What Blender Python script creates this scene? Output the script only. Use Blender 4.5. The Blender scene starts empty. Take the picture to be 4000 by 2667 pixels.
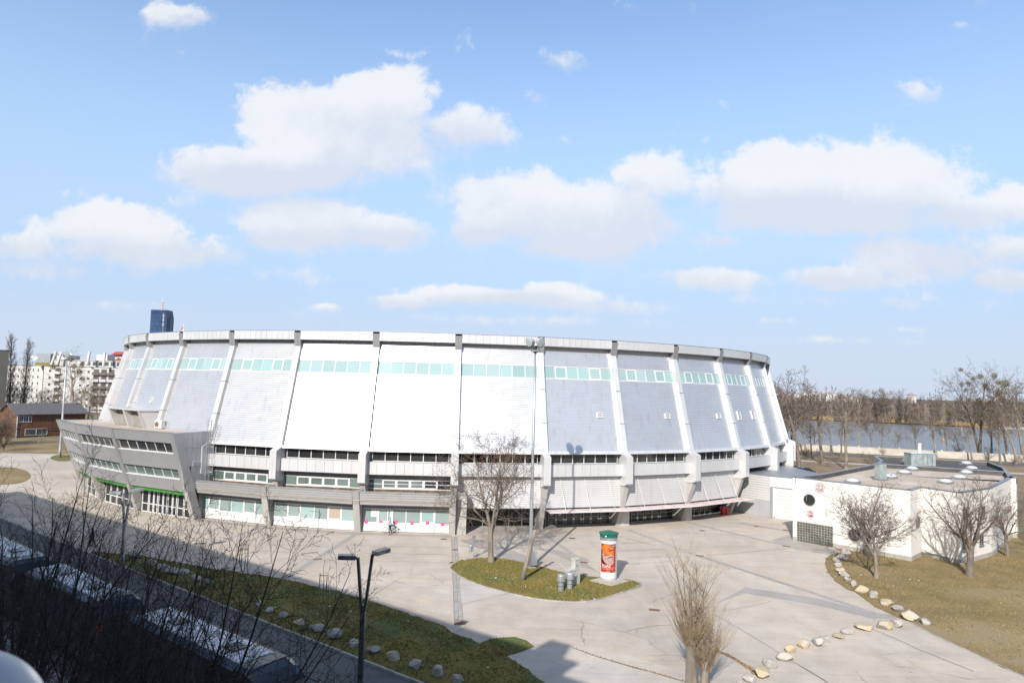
import bpy, math, random
from mathutils import Vector, Matrix, noise

# ------------------------------------------------------------------ camera
SC = bpy.context.scene
COL = SC.collection
EYE = Vector((0, 0, 15.5))
PITCH, ROLL, FPX = 0.0694, 0.0262, 2637.4
_c, _s = math.cos(ROLL), math.sin(ROLL)
_F = Vector((0, math.cos(PITCH), math.sin(PITCH)))
_R0, _U0 = Vector((1, 0, 0)), Vector((0, -math.sin(PITCH), math.cos(PITCH)))
_R, _U = _c * _R0 + _s * _U0, -_s * _R0 + _c * _U0
cam_d = bpy.data.cameras.new('camera')
cam = bpy.data.objects.new('camera', cam_d)
COL.objects.link(cam)
cam_d.sensor_fit = 'HORIZONTAL'
cam_d.sensor_width = 36
cam_d.lens = 36 * FPX / 4000
cam_d.clip_start, cam_d.clip_end = 0.05, 30000
cam_d.dof.use_dof = True
cam_d.dof.focus_distance = 75
cam_d.dof.aperture_fstop = 5.6
M = Matrix((_R, _U, -_F)).transposed().to_4x4()
M.translation = EYE
cam.matrix_world = M
SC.camera = cam

# ------------------------------------------------------------------ light
SUN_EL, SUN_AZ = math.radians(31.9), math.radians(17.6)     # light travels towards +Y, a little to +X
SDIR = Vector((math.sin(SUN_AZ) * math.cos(SUN_EL), math.cos(SUN_AZ) * math.cos(SUN_EL), -math.sin(SUN_EL)))
sl = bpy.data.lights.new('sun', 'SUN')
sl.energy, sl.angle, sl.color = 4.3, math.radians(0.53), (1.0, 0.945, 0.87)
so = bpy.data.objects.new('sun', sl)
COL.objects.link(so)
so.rotation_euler = SDIR.to_track_quat('-Z', 'Y').to_euler()
so.location = (-30, -80, 120)
SC.view_settings.view_transform = 'Standard'
SC.view_settings.look = 'None'
SC.view_settings.gamma = 1
SC.view_settings.exposure = 0.70
SC.view_settings.use_curve_mapping = False
SKY_STRENGTH = 0.15


def ray(px, py):
    return (_F * FPX + _R * (px - 2000) + _U * (1333.5 - py)).normalized()


def G(px, py, z=0.0):                       # where the sight line through a photo point meets the level z
    d = ray(px, py)
    return EYE + d * ((z - EYE.z) / d.z)


def AT(px, py, y):                          # ... meets the plane Y = y
    d = ray(px, py)
    return EYE + d * (y / d.y)


# ------------------------------------------------------------------ world: Nishita sky with cumulus
def make_world():
    w = bpy.data.worlds.new('World')
    SC.world = w
    w.use_nodes = True
    nt = w.node_tree
    for n in list(nt.nodes):
        nt.nodes.remove(n)
    N, L = nt.nodes.new, nt.links.new

    def math_(op, a, b=None, c=None, clamp=False):
        n = N('ShaderNodeMath')
        n.operation = op
        n.use_clamp = clamp
        for i, v in enumerate((a, b, c)):
            if v is None:
                continue
            if isinstance(v, (int, float)):
                n.inputs[i].default_value = v
            else:
                L(v, n.inputs[i])
        return n.outputs[0]

    def smooth(x, a, b, lo=0.0, hi=1.0):
        n = N('ShaderNodeMapRange')
        n.interpolation_type = 'SMOOTHSTEP'
        L(x, n.inputs['Value'])
        for k, v in (('From Min', a), ('From Max', b), ('To Min', lo), ('To Max', hi)):
            if isinstance(v, (int, float)):
                n.inputs[k].default_value = v
            else:
                L(v, n.inputs[k])
        return n.outputs[0]

    sky = N('ShaderNodeTexSky')
    sky.sky_type = 'NISHITA'
    sky.sun_disc = False
    sky.sun_elevation = SUN_EL
    sky.sun_rotation = math.pi + SUN_AZ
    sky.altitude = 200
    sky.air_density = 1.0
    sky.dust_density = 0.7
    sky.ozone_density = 2.0
    geo = N('ShaderNodeNewGeometry')
    sep = N('ShaderNodeSeparateXYZ')
    neg = N('ShaderNodeVectorMath')
    neg.operation = 'SCALE'
    neg.inputs['Scale'].default_value = -1
    L(geo.outputs['Incoming'], neg.inputs[0])
    L(neg.outputs[0], sep.inputs[0])
    X, Y, Z = sep.outputs
    # two projections of the sky: ahead (u, v) and a flat layer overhead
    ys = math_('MAXIMUM', Y, 0.02)
    u, v = math_('DIVIDE', X, ys), math_('DIVIDE', Z, ys)
    comb = N('ShaderNodeCombineXYZ')
    L(u, comb.inputs[0])
    L(v, comb.inputs[1])

    def fbm(vec, scale, detail, rough, dx=0.0):
        mp = N('ShaderNodeMapping')
        mp.inputs['Location'].default_value = (dx, dx * 1.7, dx * 0.6)
        L(vec, mp.inputs['Vector'])
        n = N('ShaderNodeTexNoise')
        n.inputs['Scale'].default_value = scale
        n.inputs['Detail'].default_value = detail
        n.inputs['Roughness'].default_value = rough
        L(mp.outputs[0], n.inputs['Vector'])
        return n.outputs['Fac']

    # domain warp gives the lumpy cauliflower edge
    wn = N('ShaderNodeTexNoise')
    wn.inputs['Scale'].default_value = 16
    wn.inputs['Detail'].default_value = 5
    L(comb.outputs[0], wn.inputs['Vector'])
    wv = N('ShaderNodeVectorMath')
    wv.operation = 'MULTIPLY_ADD'
    L(wn.outputs['Color'], wv.inputs[0])
    wv.inputs[1].default_value = (.035, .035, 0)
    L(comb.outputs[0], wv.inputs[2])
    n1 = fbm(wv.outputs[0], 8.0, 9, 0.60, 3.1)
    n2 = fbm(wv.outputs[0], 30.0, 8, 0.66, 7.7)
    nn = math_('ADD', math_('MULTIPLY', math_('SUBTRACT', n1, 0.5), 1.5), math_('MULTIPLY', math_('SUBTRACT', n2, 0.5), 1.05))
    blobs = [(760, 300, 250, 118, 1.0), (870, 225, 140, 75, 1.0), (560, 395, 180, 74, 1.0), (1075, 300, 120, 75, .8), (690, 390, 180, 62, 1.0),
             (700, 505, 180, 62, .95), (890, 535, 120, 52, .85), (650, 545, 110, 40, .8),
             (1190, 470, 170, 85, 1.0), (1390, 500, 180, 95, 1.0), (1500, 405, 110, 60, .85), (1330, 560, 170, 50, .7), (1100, 530, 90, 45, .7),
             (1900, 410, 270, 105, 1.1), (1780, 440, 190, 90, 1.0), (2060, 420, 190, 95, .95), (1900, 490, 300, 60, .9), (2200, 490, 150, 60, .75), (2330, 470, 90, 50, .75),
             (240, 520, 210, 62, .85), (330, 570, 260, 60, .75), (60, 560, 110, 50, .6), (420, 460, 80, 30, .45), (150, 450, 120, 40, .4), (495, 580, 70, 32, .5),
             (1930, 638, 130, 38, .85), (2090, 590, 230, 55, .75), (2320, 640, 110, 30, .7), (2330, 570, 90, 50, .6), (1640, 640, 150, 34, .75), (1660, 553, 70, 24, .45), (1590, 540, 50, 40, .35),
             (1180, 680, 280, 28, .75), (920, 692, 80, 22, .7), (1040, 672, 60, 24, .6), (1260, 665, 90, 25, .7), (1420, 705, 140, 26, .5), (760, 705, 50, 14, .4), (1770, 735, 70, 16, .45),
             (1300, 135, 110, 45, .52), (1240, 215, 60, 40, .38), (405, 35, 110, 38, .52), (905, 122, 80, 26, .36), (2110, 205, 75, 42, .45), (2185, 55, 55, 26, .36), (740, 170, 50, 30, .3), (1410, 20, 50, 40, .3),
             (1960, 780, 160, 14, .35), (2040, 755, 120, 12, .3), (620, 630, 200, 30, .3), (150, 620, 280, 45, .42), (480, 640, 120, 22, .35), (1350, 320, 160, 40, .22), (1200, 735, 440, 22, .36), (300, 700, 340, 26, .32), (1900, 690, 400, 30, .36), (2250, 570, 160, 60, .5), (2200, 330, 140, 60, .22), (1440, 390, 60, 40, .45), (1560, 360, 50, 30, .4)]
    dens = None
    low = None
    for (bx, by, rx, ry, wt) in blobs:
        rx, ry = rx * .90, ry * .88
        d0 = ray(bx * 1.70068, by * 1.70068)
        d1 = ray((bx + rx) * 1.70068, by * 1.70068)
        d2 = ray(bx * 1.70068, (by - ry) * 1.70068)
        u0, v0 = d0.x / d0.y, d0.z / d0.y
        ru, rv = d1.x / d1.y - u0, d2.z / d2.y - v0
        du = math_('MULTIPLY', math_('SUBTRACT', u, u0), 1 / ru)
        dv = math_('MULTIPLY', math_('SUBTRACT', v, v0), 1 / rv)
        r2 = math_('ADD', math_('MULTIPLY', du, du), math_('MULTIPLY', dv, dv))
        g = math_('MULTIPLY', math_('EXPONENT', math_('MULTIPLY', r2, -0.8)), wt)
        dens = g if dens is None else math_('MAXIMUM', math_('SMOOTH_MAX', dens, g, 0.12), 0.0)
        # shade term: weighted depth below the cloud's own middle
        sh = math_('MULTIPLY', g, dv)
        low = sh if low is None else math_('ADD', low, sh)
    front = smooth(Y, 0.15, 0.40)
    d_front = math_('ADD', dens, math_('MULTIPLY', nn, 0.62))
    # crisp sunlit tops, frayed soft bases
    beg = smooth(low, -0.12, 0.12, 0.19, 0.29)
    wid = smooth(low, -0.12, 0.12, 0.46, 0.24)
    a_front = smooth(d_front, beg, math_('ADD', wid, beg))
    # the rest of the sky: the same kind of broken cumulus on a level layer
    zs = math_('MAXIMUM', Z, 0.03)
    comb2 = N('ShaderNodeCombineXYZ')
    L(math_('DIVIDE', X, zs), comb2.inputs[0])
    L(math_('DIVIDE', Y, zs), comb2.inputs[1])
    n3 = fbm(comb2.outputs[0], 0.55, 8, 0.58, 1.3)
    a_rest = smooth(n3, 0.53, 0.66)
    inview = math_('MULTIPLY', smooth(math_('ABSOLUTE', u), 1.0, 0.78), smooth(v, 0.72, 0.55))
    inview = math_('MULTIPLY', inview, front)
    mixa = N('ShaderNodeMix')
    L(inview, mixa.inputs[0])
    L(math_('MULTIPLY', a_rest, smooth(Z, 0.0, 0.1)), mixa.inputs[2])
    L(a_front, mixa.inputs[3])
    alpha = math_('MULTIPLY', mixa.outputs[0], 0.87)
    # cloud brightness: white on top, light grey below, billows from the noise
    lit = math_('ADD', math_('ADD', 0.44, math_('MULTIPLY', low, 0.95)), math_('MULTIPLY', nn, 0.75))
    lit = smooth(lit, -0.02, 0.92)
    ramp = N('ShaderNodeMix')
    ramp.data_type = 'RGBA'
    L(lit, ramp.inputs[0])
    ramp.inputs[6].default_value = (3.02, 3.18, 3.56, 1)
    ramp.inputs[7].default_value = (3.82, 3.85, 3.92, 1)
    mix = N('ShaderNodeMix')
    mix.data_type = 'RGBA'
    L(alpha, mix.inputs[0])
    # milky air: pale blue low down, whiter still at the horizon, the same all round the compass
    prev = sky.outputs[0]
    for (za, zb, f, col) in ((.58, .10, .93, (2.10, 2.80, 3.78)), (.17, -.01, .95, (2.62, 2.95, 3.55))):
        hz = N('ShaderNodeMix')
        hz.data_type = 'RGBA'
        L(smooth(Z, za, zb, 0.0, f), hz.inputs[0])
        L(prev, hz.inputs[6])
        hz.inputs[7].default_value = (*col, 1)
        prev = hz.outputs[2]
    L(hz.outputs[2], mix.inputs[6])
    L(ramp.outputs[2], mix.inputs[7])
    bg = N('ShaderNodeBackground')
    bg.inputs['Strength'].default_value = SKY_STRENGTH
    L(mix.outputs[2], bg.inputs['Color'])
    out = N('ShaderNodeOutputWorld')
    L(bg.outputs[0], out.inputs['Surface'])
    w.cycles.sampling_method = 'MANUAL'
    w.cycles.sample_map_resolution = 512


make_world()


# ------------------------------------------------------------------ materials
MATS = {}


def mat(name, col, rough=0.6, metal=0.0, col2=None, scale=1.0, stretch=(1, 1, 1), detail=4, lo=0.35, hi=0.65, bump=0.0, bscale=None, vary=0.0,
        spec=0.5, col3=None, scale3=0.1, lo3=0.5, hi3=0.7, coat=0.0, emit=0.0, trans=0.0):
    """Principled surface: colour varied by world-space noise, optional second stain layer, bump and a random tone per object."""
    m = bpy.data.materials.new(name)
    m.use_nodes = True
    nt = m.node_tree
    bs = nt.nodes['Principled BSDF']
    N, L = nt.nodes.new, nt.links.new
    geo = N('ShaderNodeNewGeometry')
    mp = N('ShaderNodeMapping')
    mp.inputs['Scale'].default_value = stretch
    L(geo.outputs['Position'], mp.inputs[0])

    def noise_(sc, dt):
        n = N('ShaderNodeTexNoise')
        n.inputs['Scale'].default_value = sc
        n.inputs['Detail'].default_value = dt
        L(mp.outputs[0], n.inputs['Vector'])
        return n.outputs['Fac']

    def ramp(fac, a, b):
        r = N('ShaderNodeMapRange')
        r.interpolation_type = 'SMOOTHSTEP'
        L(fac, r.inputs[0])
        r.inputs['From Min'].default_value = a
        r.inputs['From Max'].default_value = b
        return r.outputs[0]

    def mixc(fac, a, b):
        x = N('ShaderNodeMix')
        x.data_type = 'RGBA'
        if isinstance(fac, float):
            x.inputs[0].default_value = fac
        else:
            L(fac, x.inputs[0])
        for i, v in ((6, a), (7, b)):
            if isinstance(v, tuple):
                x.inputs[i].default_value = (*v, 1)
            else:
                L(v, x.inputs[i])
        return x.outputs[2]

    if col2 is None:
        col2 = tuple(c * 0.86 for c in col)
    out = mixc(ramp(noise_(scale, detail), lo, hi), col, col2)
    if col3 is not None:
        out = mixc(ramp(noise_(scale3, 6), lo3, hi3), out, col3)
    if vary:
        oi = N('ShaderNodeObjectInfo')
        h = N('ShaderNodeHueSaturation')
        mr = N('ShaderNodeMapRange')
        L(oi.outputs['Random'], mr.inputs[0])
        mr.inputs['To Min'].default_value = 1 - vary
        mr.inputs['To Max'].default_value = 1 + vary
        L(mr.outputs[0], h.inputs['Value'])
        L(out, h.inputs['Color'])
        out = h.outputs[0]
    L(out, bs.inputs['Base Color'])
    bs.inputs['Roughness'].default_value = rough
    bs.inputs['Metallic'].default_value = metal
    bs.inputs['Specular IOR Level'].default_value = spec
    bs.inputs['Coat Weight'].default_value = coat
    if trans:
        bs.inputs['Transmission Weight'].default_value = trans
    if bump:
        b = N('ShaderNodeBump')
        b.inputs['Strength'].default_value = 1
        b.inputs['Distance'].default_value = bump
        L(noise_(bscale or scale * 4, 5), b.inputs['Height'])
        L(b.outputs[0], bs.inputs['Normal'])
    MATS[name] = m
    return m


# arena
mat('cladding', (0.625, 0.620, 0.630), .34, .70, (0.575, 0.570, 0.575), .8, (1, 1, .25), vary=.02, col3=(.50, .49, .48), scale3=.35, lo3=.60, hi3=.85)
mat('alu_panel', (0.500, 0.500, 0.500), .42, .35, (0.460, 0.460, 0.460), .5, vary=.05)
mat('rib_panel', (0.540, 0.540, 0.540), .40, .35, (0.500, 0.500, 0.500), .5, (1, 1, .3), vary=.02)
mat('bracket_panel', (0.260, 0.262, 0.266), .45, .3, (0.237, 0.238, 0.242), .6)
mat('annex_metal', (0.460, 0.463, 0.467), .42, .55, (0.410, 0.413, 0.417), .6, (1, 1, .4), vary=.03)
mat('annex_panel', (0.420, 0.425, 0.435), .45, .35, (0.382, 0.387, 0.396), .5, vary=.05)
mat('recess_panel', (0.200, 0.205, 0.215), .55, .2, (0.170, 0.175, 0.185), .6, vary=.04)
mat('lower_clad', (0.480, 0.475, 0.470), .5, .25, (0.440, 0.435, 0.430), .7, (1, 1, .3), vary=.02)
mat('white_frame', (0.540, 0.540, 0.535), .45, 0, (0.500, 0.500, 0.495), 1.5)
mat('grey_frame', (0.240, 0.255, 0.270), .45, .2, (0.210, 0.225, 0.240), 1.5)
mat('teal_glass', (0.262, 0.345, 0.345), .07, 0, (0.228, 0.337, 0.332), .25, vary=.10, spec=.6)
mat('frosted_teal', (0.215, 0.275, 0.270), .16, 0, (0.196, 0.250, 0.246), .3, vary=.08, spec=.5)
mat('grey_glass', (0.120, 0.155, 0.145), .12, 0, (0.085, 0.115, 0.105), .35, vary=.12, spec=.5)
mat('dark_glass', (.018, .020, .022), .04, 0, (.035, .035, .033), .6, vary=.3, spec=.5)
mat('beige_blind', (0.360, 0.300, 0.250), .3, 0, (0.330, 0.270, 0.220), .5, spec=.4)
mat('column_paint', (0.360, 0.345, 0.320), .7, 0, (0.300, 0.287, 0.270), .7, (1, 1, .4), bump=.004, bscale=14)
mat('parapet_brown', (0.070, 0.045, 0.030), .8, 0, (0.130, 0.090, 0.065), 1.6, (1, 1, .2), bump=.004)
mat('green_paint', (0.035, 0.200, 0.030), .4, 0, (0.030, 0.260, 0.025), 2)
mat('canopy_pink', (0.620, 0.550, 0.545), .35, 0, (0.564, 0.501, 0.496), 1.0)
mat('red_paint', (.55, .05, .04), .45, 0, (.46, .04, .035), 2)
mat('red_faded', (0.450, 0.085, 0.070), .55, 0, (0.480, 0.130, 0.110), 3)
mat('magenta', (.62, .02, .20), .5, 0, (.55, .02, .18), 4)
mat('gravel', (0.430, 0.360, 0.290), .95, 0, (0.330, 0.275, 0.220), 5.0, detail=8, lo=.38, hi=.62, bump=.03, bscale=9, col3=(.47, .42, .37), scale3=.25)
mat('roof_felt', (.050, .048, .047), .8, 0, (.075, .07, .068), .8, bump=.01)
mat('zinc', (0.300, 0.315, 0.330), .45, .6, (0.250, 0.265, 0.280), 1.0)
mat('louvre', (0.330, 0.310, 0.280), .55, .2, (0.280, 0.265, 0.240), 1.0)
mat('steel', (0.420, 0.430, 0.440), .4, .7, (0.360, 0.370, 0.380), 2)
mat('black_plastic', (.02, .02, .022), .45, 0, (.03, .03, .03), 4)
mat('paper', (0.550, 0.550, 0.530), .7, 0, (0.500, 0.500, 0.480), 3)
# ground
mat('plaza_concrete', (0.365, 0.320, 0.272), .85, 0, (0.310, 0.275, 0.238), .12, (1, 2.2, 1), 9, .35, .65, bump=.006, bscale=9, col3=(.40, .37, .335), scale3=.06, lo3=.45, hi3=.60)
mat('pale_concrete', (.42, .40, .375), .85, 0, (.37, .35, .325), .3, detail=8, bump=.005, bscale=10, col3=(.33, .31, .29), scale3=.16, lo3=.52, hi3=.75)
mat('asphalt_patch', (.255, .245, .24), .85, 0, (.30, .285, .275), .35, detail=8, bump=.006, bscale=14)
mat('paver', (.335, .31, .28), .85, 0, (.25, .245, .24), 2.5, detail=6, bump=.006, bscale=16, vary=.08)
mat('tar', (.17, .15, .13), .9, 0, (.24, .21, .18), 1.6, detail=6)
mat('road_asphalt', (.085, .085, .088), .85, 0, (.115, .112, .11), .25, detail=9, bump=.008, bscale=18, col3=(.15, .145, .14), scale3=.08, lo3=.5, hi3=.7)
mat('sidewalk', (.20, .20, .20), .85, 0, (.16, .16, .16), .5, detail=8, bump=.005, bscale=14)
mat('kerb_stone', (.34, .33, .315), .8, 0, (.25, .245, .235), 2.2, detail=6, bump=.01, vary=.1)
mat('rust_iron', (.20, .11, .07), .8, .2, (.14, .085, .06), 5)
mat('line_paint', (0.520, 0.515, 0.490), .7, 0, (0.430, 0.415, 0.390), 4, detail=7)
mat('green_grass', (0.118, 0.100, 0.016), .95, 0, (0.155, 0.112, 0.026), .5, detail=9, lo=.32, hi=.68, bump=.05, bscale=7, col3=(.075, .095, .018), scale3=.22, lo3=.46, hi3=.62)
mat('dry_lawn', (0.200, 0.140, 0.060), .95, 0, (0.150, 0.112, 0.042), .45, detail=9, lo=.32, hi=.68, bump=.05, bscale=7, col3=(.235, .18, .095), scale3=.10, lo3=.50, hi3=.66)
mat('earth', (.16, .125, .075), .95, 0, (.115, .10, .05), .12, detail=9, bump=.05, bscale=2, col3=(.20, .17, .12), scale3=.03)
mat('brown_verge', (.21, .145, .085), .95, 0, (.155, .11, .06), .3, detail=9, bump=.05, bscale=4)
mat('blade_green', (0.160, 0.140, 0.030), .9, 0, (0.200, 0.155, 0.050), .6, vary=0)
mat('blade_dry', (0.250, 0.185, 0.085), .9, 0, (0.190, 0.145, 0.060), .4, vary=0)
mat('flood_wall', (0.420, 0.390, 0.335), .85, 0, (0.330, 0.300, 0.255), .25, (1, 1, 2), 8, bump=.02)
mat('rock_white', (0.360, 0.345, 0.320), .85, 0, (0.270, 0.250, 0.225), 1.6, detail=8, bump=.05, bscale=5, vary=.08)
mat('rock_yellow', (0.380, 0.300, 0.185), .85, 0, (0.330, 0.310, 0.275), 1.1, detail=8, bump=.05, bscale=5, vary=.08)
# buildings
mat('club_plaster', (0.620, 0.600, 0.560), .8, 0, (0.570, 0.550, 0.505), .35, (1, 1, .5), 8, col3=(.40, .375, .335), scale3=.20, lo3=.58, hi3=.85, bump=.004, bscale=8)
mat('club_plinth', (0.340, 0.320, 0.285), .85, 0, (0.280, 0.260, 0.230), .8, detail=7)
mat('glass_block', (0.090, 0.097, 0.085), .12, 0, (0.050, 0.055, 0.050), 4.0, vary=.15, spec=.6)
mat('dome_plastic', (0.480, 0.500, 0.540), .2, 0, (0.440, 0.460, 0.500), 2, spec=.6)
mat('duct_green', (0.350, 0.400, 0.390), .45, .3, (0.240, 0.295, 0.280), 1.5)
mat('roller_white', (0.500, 0.495, 0.480), .5, 0, (0.460, 0.455, 0.445), .8)
mat('flat_white', (0.460, 0.450, 0.430), .85, 0, (0.410, 0.400, 0.380), .15, detail=7, vary=.02)
mat('flat_beige', (.42, .34, .24), .85, 0, (.37, .30, .21), .2)
mat('flat_glass', (.045, .055, .065), .1, 0, (.08, .09, .10), .4, vary=.3)
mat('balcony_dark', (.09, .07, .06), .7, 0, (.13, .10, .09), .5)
mat('timber_brown', (.13, .052, .026), .8, 0, (.10, .042, .022), 1.2, (1, 1, .15), vary=.06)
mat('shingle_grey', (.105, .10, .105), .85, 0, (.085, .08, .085), 1.5, detail=7)
mat('red_tile', (.33, .065, .05), .8, 0, (.27, .05, .04), 1.0)
mat('tower_glass', (.024, .042, .088), .12, .15, (.04, .075, .16), .03, vary=.12, spec=.5)
mat('far_white', (0.500, 0.490, 0.475), .85, 0, (0.440, 0.425, 0.420), .05, vary=.12)
# street things
mat('lamp_grey', (.13, .137, .148), .4, .5, (.06, .065, .07), 3)
mat('galvanised', (0.450, 0.465, 0.475), .45, .6, (0.300, 0.320, 0.335), 1.5, (1, 1, .3))
mat('pillar_white', (0.550, 0.550, 0.540), .55, 0, (0.520, 0.520, 0.510), 1)
mat('pillar_green', (.012, .115, .075), .45, 0, (.010, .095, .062), 2)
mat('cabinet_grey', (0.400, 0.405, 0.365), .6, 0, (0.350, 0.355, 0.320), 1.5)
mat('bus_silver', (0.090, 0.100, 0.110), .3, .5, (0.082, 0.091, 0.100), 1)
mat('bus_white', (0.600, 0.620, 0.650), .4, 0, (0.546, 0.564, 0.592), 1.0, detail=6)
mat('bus_blue', (0.028, 0.036, 0.055), .2, .3, (0.025, 0.033, 0.050), 1)
mat('tyre', (.015, .015, .016), .8, 0, (.02, .02, .02), 5)
mat('orange', (.75, .13, .02), .5, 0, (.65, .10, .02), 3)
mat('headlamp', (0.400, 0.450, 0.450), .08, 0, (0.330, 0.380, 0.380), 3)
mat('car_dark', (.022, .027, .038), .15, .3, (.018, .022, .03), 1, coat=.8)
mat('sill_white', (0.420, 0.435, 0.460), .35, 0, (0.390, 0.405, 0.430), 2)
mat('render_grey', (.35, .33, .30), .85, 0, (.30, .28, .26), .3)
# plants
mat('bark_grey', (0.165, 0.138, 0.110), .9, 0, (0.100, 0.083, 0.066), 3, (1, 1, .4), 7, bump=.02, bscale=10, vary=.08)
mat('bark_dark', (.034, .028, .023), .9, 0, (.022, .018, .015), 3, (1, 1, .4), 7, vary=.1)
mat('bark_pale', (0.220, 0.190, 0.155), .9, 0, (0.130, 0.110, 0.088), 1.5, (1, 1, .5), 7, bump=.02, bscale=8, vary=.08)
mat('twig_brown', (.115, .080, .058), .9, 0, (.085, .060, .045), 1, vary=.12)
mat('twig_red', (.105, .066, .055), .9, 0, (.08, .052, .043), 1, vary=.1)
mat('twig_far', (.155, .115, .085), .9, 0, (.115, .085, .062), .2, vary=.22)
mat('twig_wood', (.105, .082, .068), .9, 0, (.06, .052, .052), .03, detail=5, lo=.40, hi=.60)
mat('twig_straw', (0.300, 0.225, 0.140), .9, 0, (0.170, 0.125, 0.080), 1.2)
mat('mistletoe_leaf', (.15, .125, .020), .8, 0, (.10, .09, .016), 1)
mat('reed', (.36, .25, .12), .9, 0, (.28, .19, .09), .4)
# people
mat('skin', (.50, .30, .22), .6)
mat('cloth_white', (0.500, 0.490, 0.500), .8, 0, (0.420, 0.410, 0.430), 6)
mat('cloth_navy', (.025, .03, .13), .8, 0, (.02, .025, .09), 6)
mat('cloth_black', (.012, .012, .014), .8, 0, (.02, .02, .02), 6)
mat('cloth_green', (.016, .022, .020), .85, 0, (.011, .015, .014), 6)
mat('helmet_blue', (.10, .26, .42), .35)
mat('bike_mint', (.40, .62, .58), .35, 0, (.35, .55, .52), 3)


def paving(name, base, crack=.8, warp=.6, streak=.5, rot=-.64, bump=.006):
    """weathered concrete: broad tone changes, grain, stains, tyre streaks and wandering cracks"""
    m = bpy.data.materials.new(name)
    m.use_nodes = True
    nt = m.node_tree
    bs = nt.nodes['Principled BSDF']
    bs.inputs['Roughness'].default_value = .86
    N, L = nt.nodes.new, nt.links.new
    geo = N('ShaderNodeNewGeometry')

    def mapped(scale=(1, 1, 1), rz=0.0, src=None):
        mp = N('ShaderNodeMapping')
        mp.inputs['Scale'].default_value = scale
        mp.inputs['Rotation'].default_value = (0, 0, rz)
        L(src or geo.outputs['Position'], mp.inputs[0])
        return mp.outputs[0]

    def nz(sc, dt, vec, rough=.55):
        n = N('ShaderNodeTexNoise')
        n.inputs['Scale'].default_value = sc
        n.inputs['Detail'].default_value = dt
        n.inputs['Roughness'].default_value = rough
        L(vec, n.inputs['Vector'])
        return n

    def rng(v, a, b, lo, hi):
        r = N('ShaderNodeMapRange')
        r.interpolation_type = 'SMOOTHSTEP'
        L(v, r.inputs[0])
        for k, x in zip(('From Min', 'From Max', 'To Min', 'To Max'), (a, b, lo, hi)):
            r.inputs[k].default_value = x
        return r.outputs[0]

    def mul(a, b):
        x = N('ShaderNodeMath')
        x.operation = 'MULTIPLY'
        L(a, x.inputs[0])
        L(b, x.inputs[1])
        return x.outputs[0]
    P = mapped()
    wn = nz(.7, 4, P)
    wv = N('ShaderNodeVectorMath')
    wv.operation = 'MULTIPLY_ADD'
    L(wn.outputs['Color'], wv.inputs[0])
    wv.inputs[1].default_value = (warp * 2, warp * 2, 0)
    L(P, wv.inputs[2])
    f = rng(nz(.07, 8, P, .6).outputs['Fac'], .33, .67, .86, 1.08)
    f = mul(f, rng(nz(.55, 10, P, .65).outputs['Fac'], .30, .70, .90, 1.07))
    f = mul(f, rng(nz(9, 6, P, .7).outputs['Fac'], .30, .70, .92, 1.06))
    f = mul(f, rng(nz(1, 7, mapped((.05, 1.1, 1), rot), .6).outputs['Fac'], .50, .72, 1.0, 1 - .22 * streak))
    f = mul(f, rng(nz(1, 7, mapped((.9, .06, 1), rot + .5), .6).outputs['Fac'], .55, .75, 1.0, 1 - .16 * streak))
    f = mul(f, rng(nz(.23, 6, mapped((1, 1, 1), 1.0), .7).outputs['Fac'], .60, .78, 1.0, .84))
    vo = N('ShaderNodeTexVoronoi')
    vo.feature = 'DISTANCE_TO_EDGE'
    vo.inputs['Scale'].default_value = .17
    L(wv.outputs[0], vo.inputs['Vector'])
    gate = rng(nz(.11, 2, mapped((1, 1, 1), 2.0)).outputs['Fac'], .53, .60, 0, 1)
    ck = rng(vo.outputs['Distance'], .0015, .008, 1, 0)
    cm = mul(ck, gate)
    f = mul(f, rng(cm, 0, 1, 1.0, 1 - .45 * crack))
    v2 = N('ShaderNodeTexVoronoi')
    v2.inputs['Scale'].default_value = .9
    L(wv.outputs[0], v2.inputs['Vector'])
    f = mul(f, rng(v2.outputs['Distance'], .035, .09, .72, 1.0))
    hue = N('ShaderNodeMix')
    hue.data_type = 'RGBA'
    L(rng(nz(.16, 5, mapped((1, 1, 1), .7)).outputs['Fac'], .35, .65, 0, 1), hue.inputs[0])
    hue.inputs[6].default_value = (*base, 1)
    hue.inputs[7].default_value = (base[0] * .97, base[1] * 1.0, base[2] * 1.06, 1)
    out = N('ShaderNodeMix')
    out.data_type = 'RGBA'
    out.blend_type = 'MULTIPLY'
    out.inputs[0].default_value = 1
    L(hue.outputs[2], out.inputs[6])
    cc = N('ShaderNodeCombineColor')
    for k in range(3):
        L(f, cc.inputs[k])
    L(cc.outputs[0], out.inputs[7])
    L(out.outputs[2], bs.inputs['Base Color'])
    bp = N('ShaderNodeBump')
    bp.inputs['Distance'].default_value = bump
    L(nz(14, 5, P).outputs['Fac'], bp.inputs['Height'])
    L(bp.outputs[0], bs.inputs['Normal'])
    MATS[name] = m


paving('plaza_concrete', (.425, .367, .300))
paving('pale_concrete', (.435, .388, .330), crack=.8, rot=-.35)
paving('asphalt_patch', (.31, .28, .25), crack=.3, streak=.3)
paving('road_asphalt', (.095, .094, .094), crack=.5, streak=.8)


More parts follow.
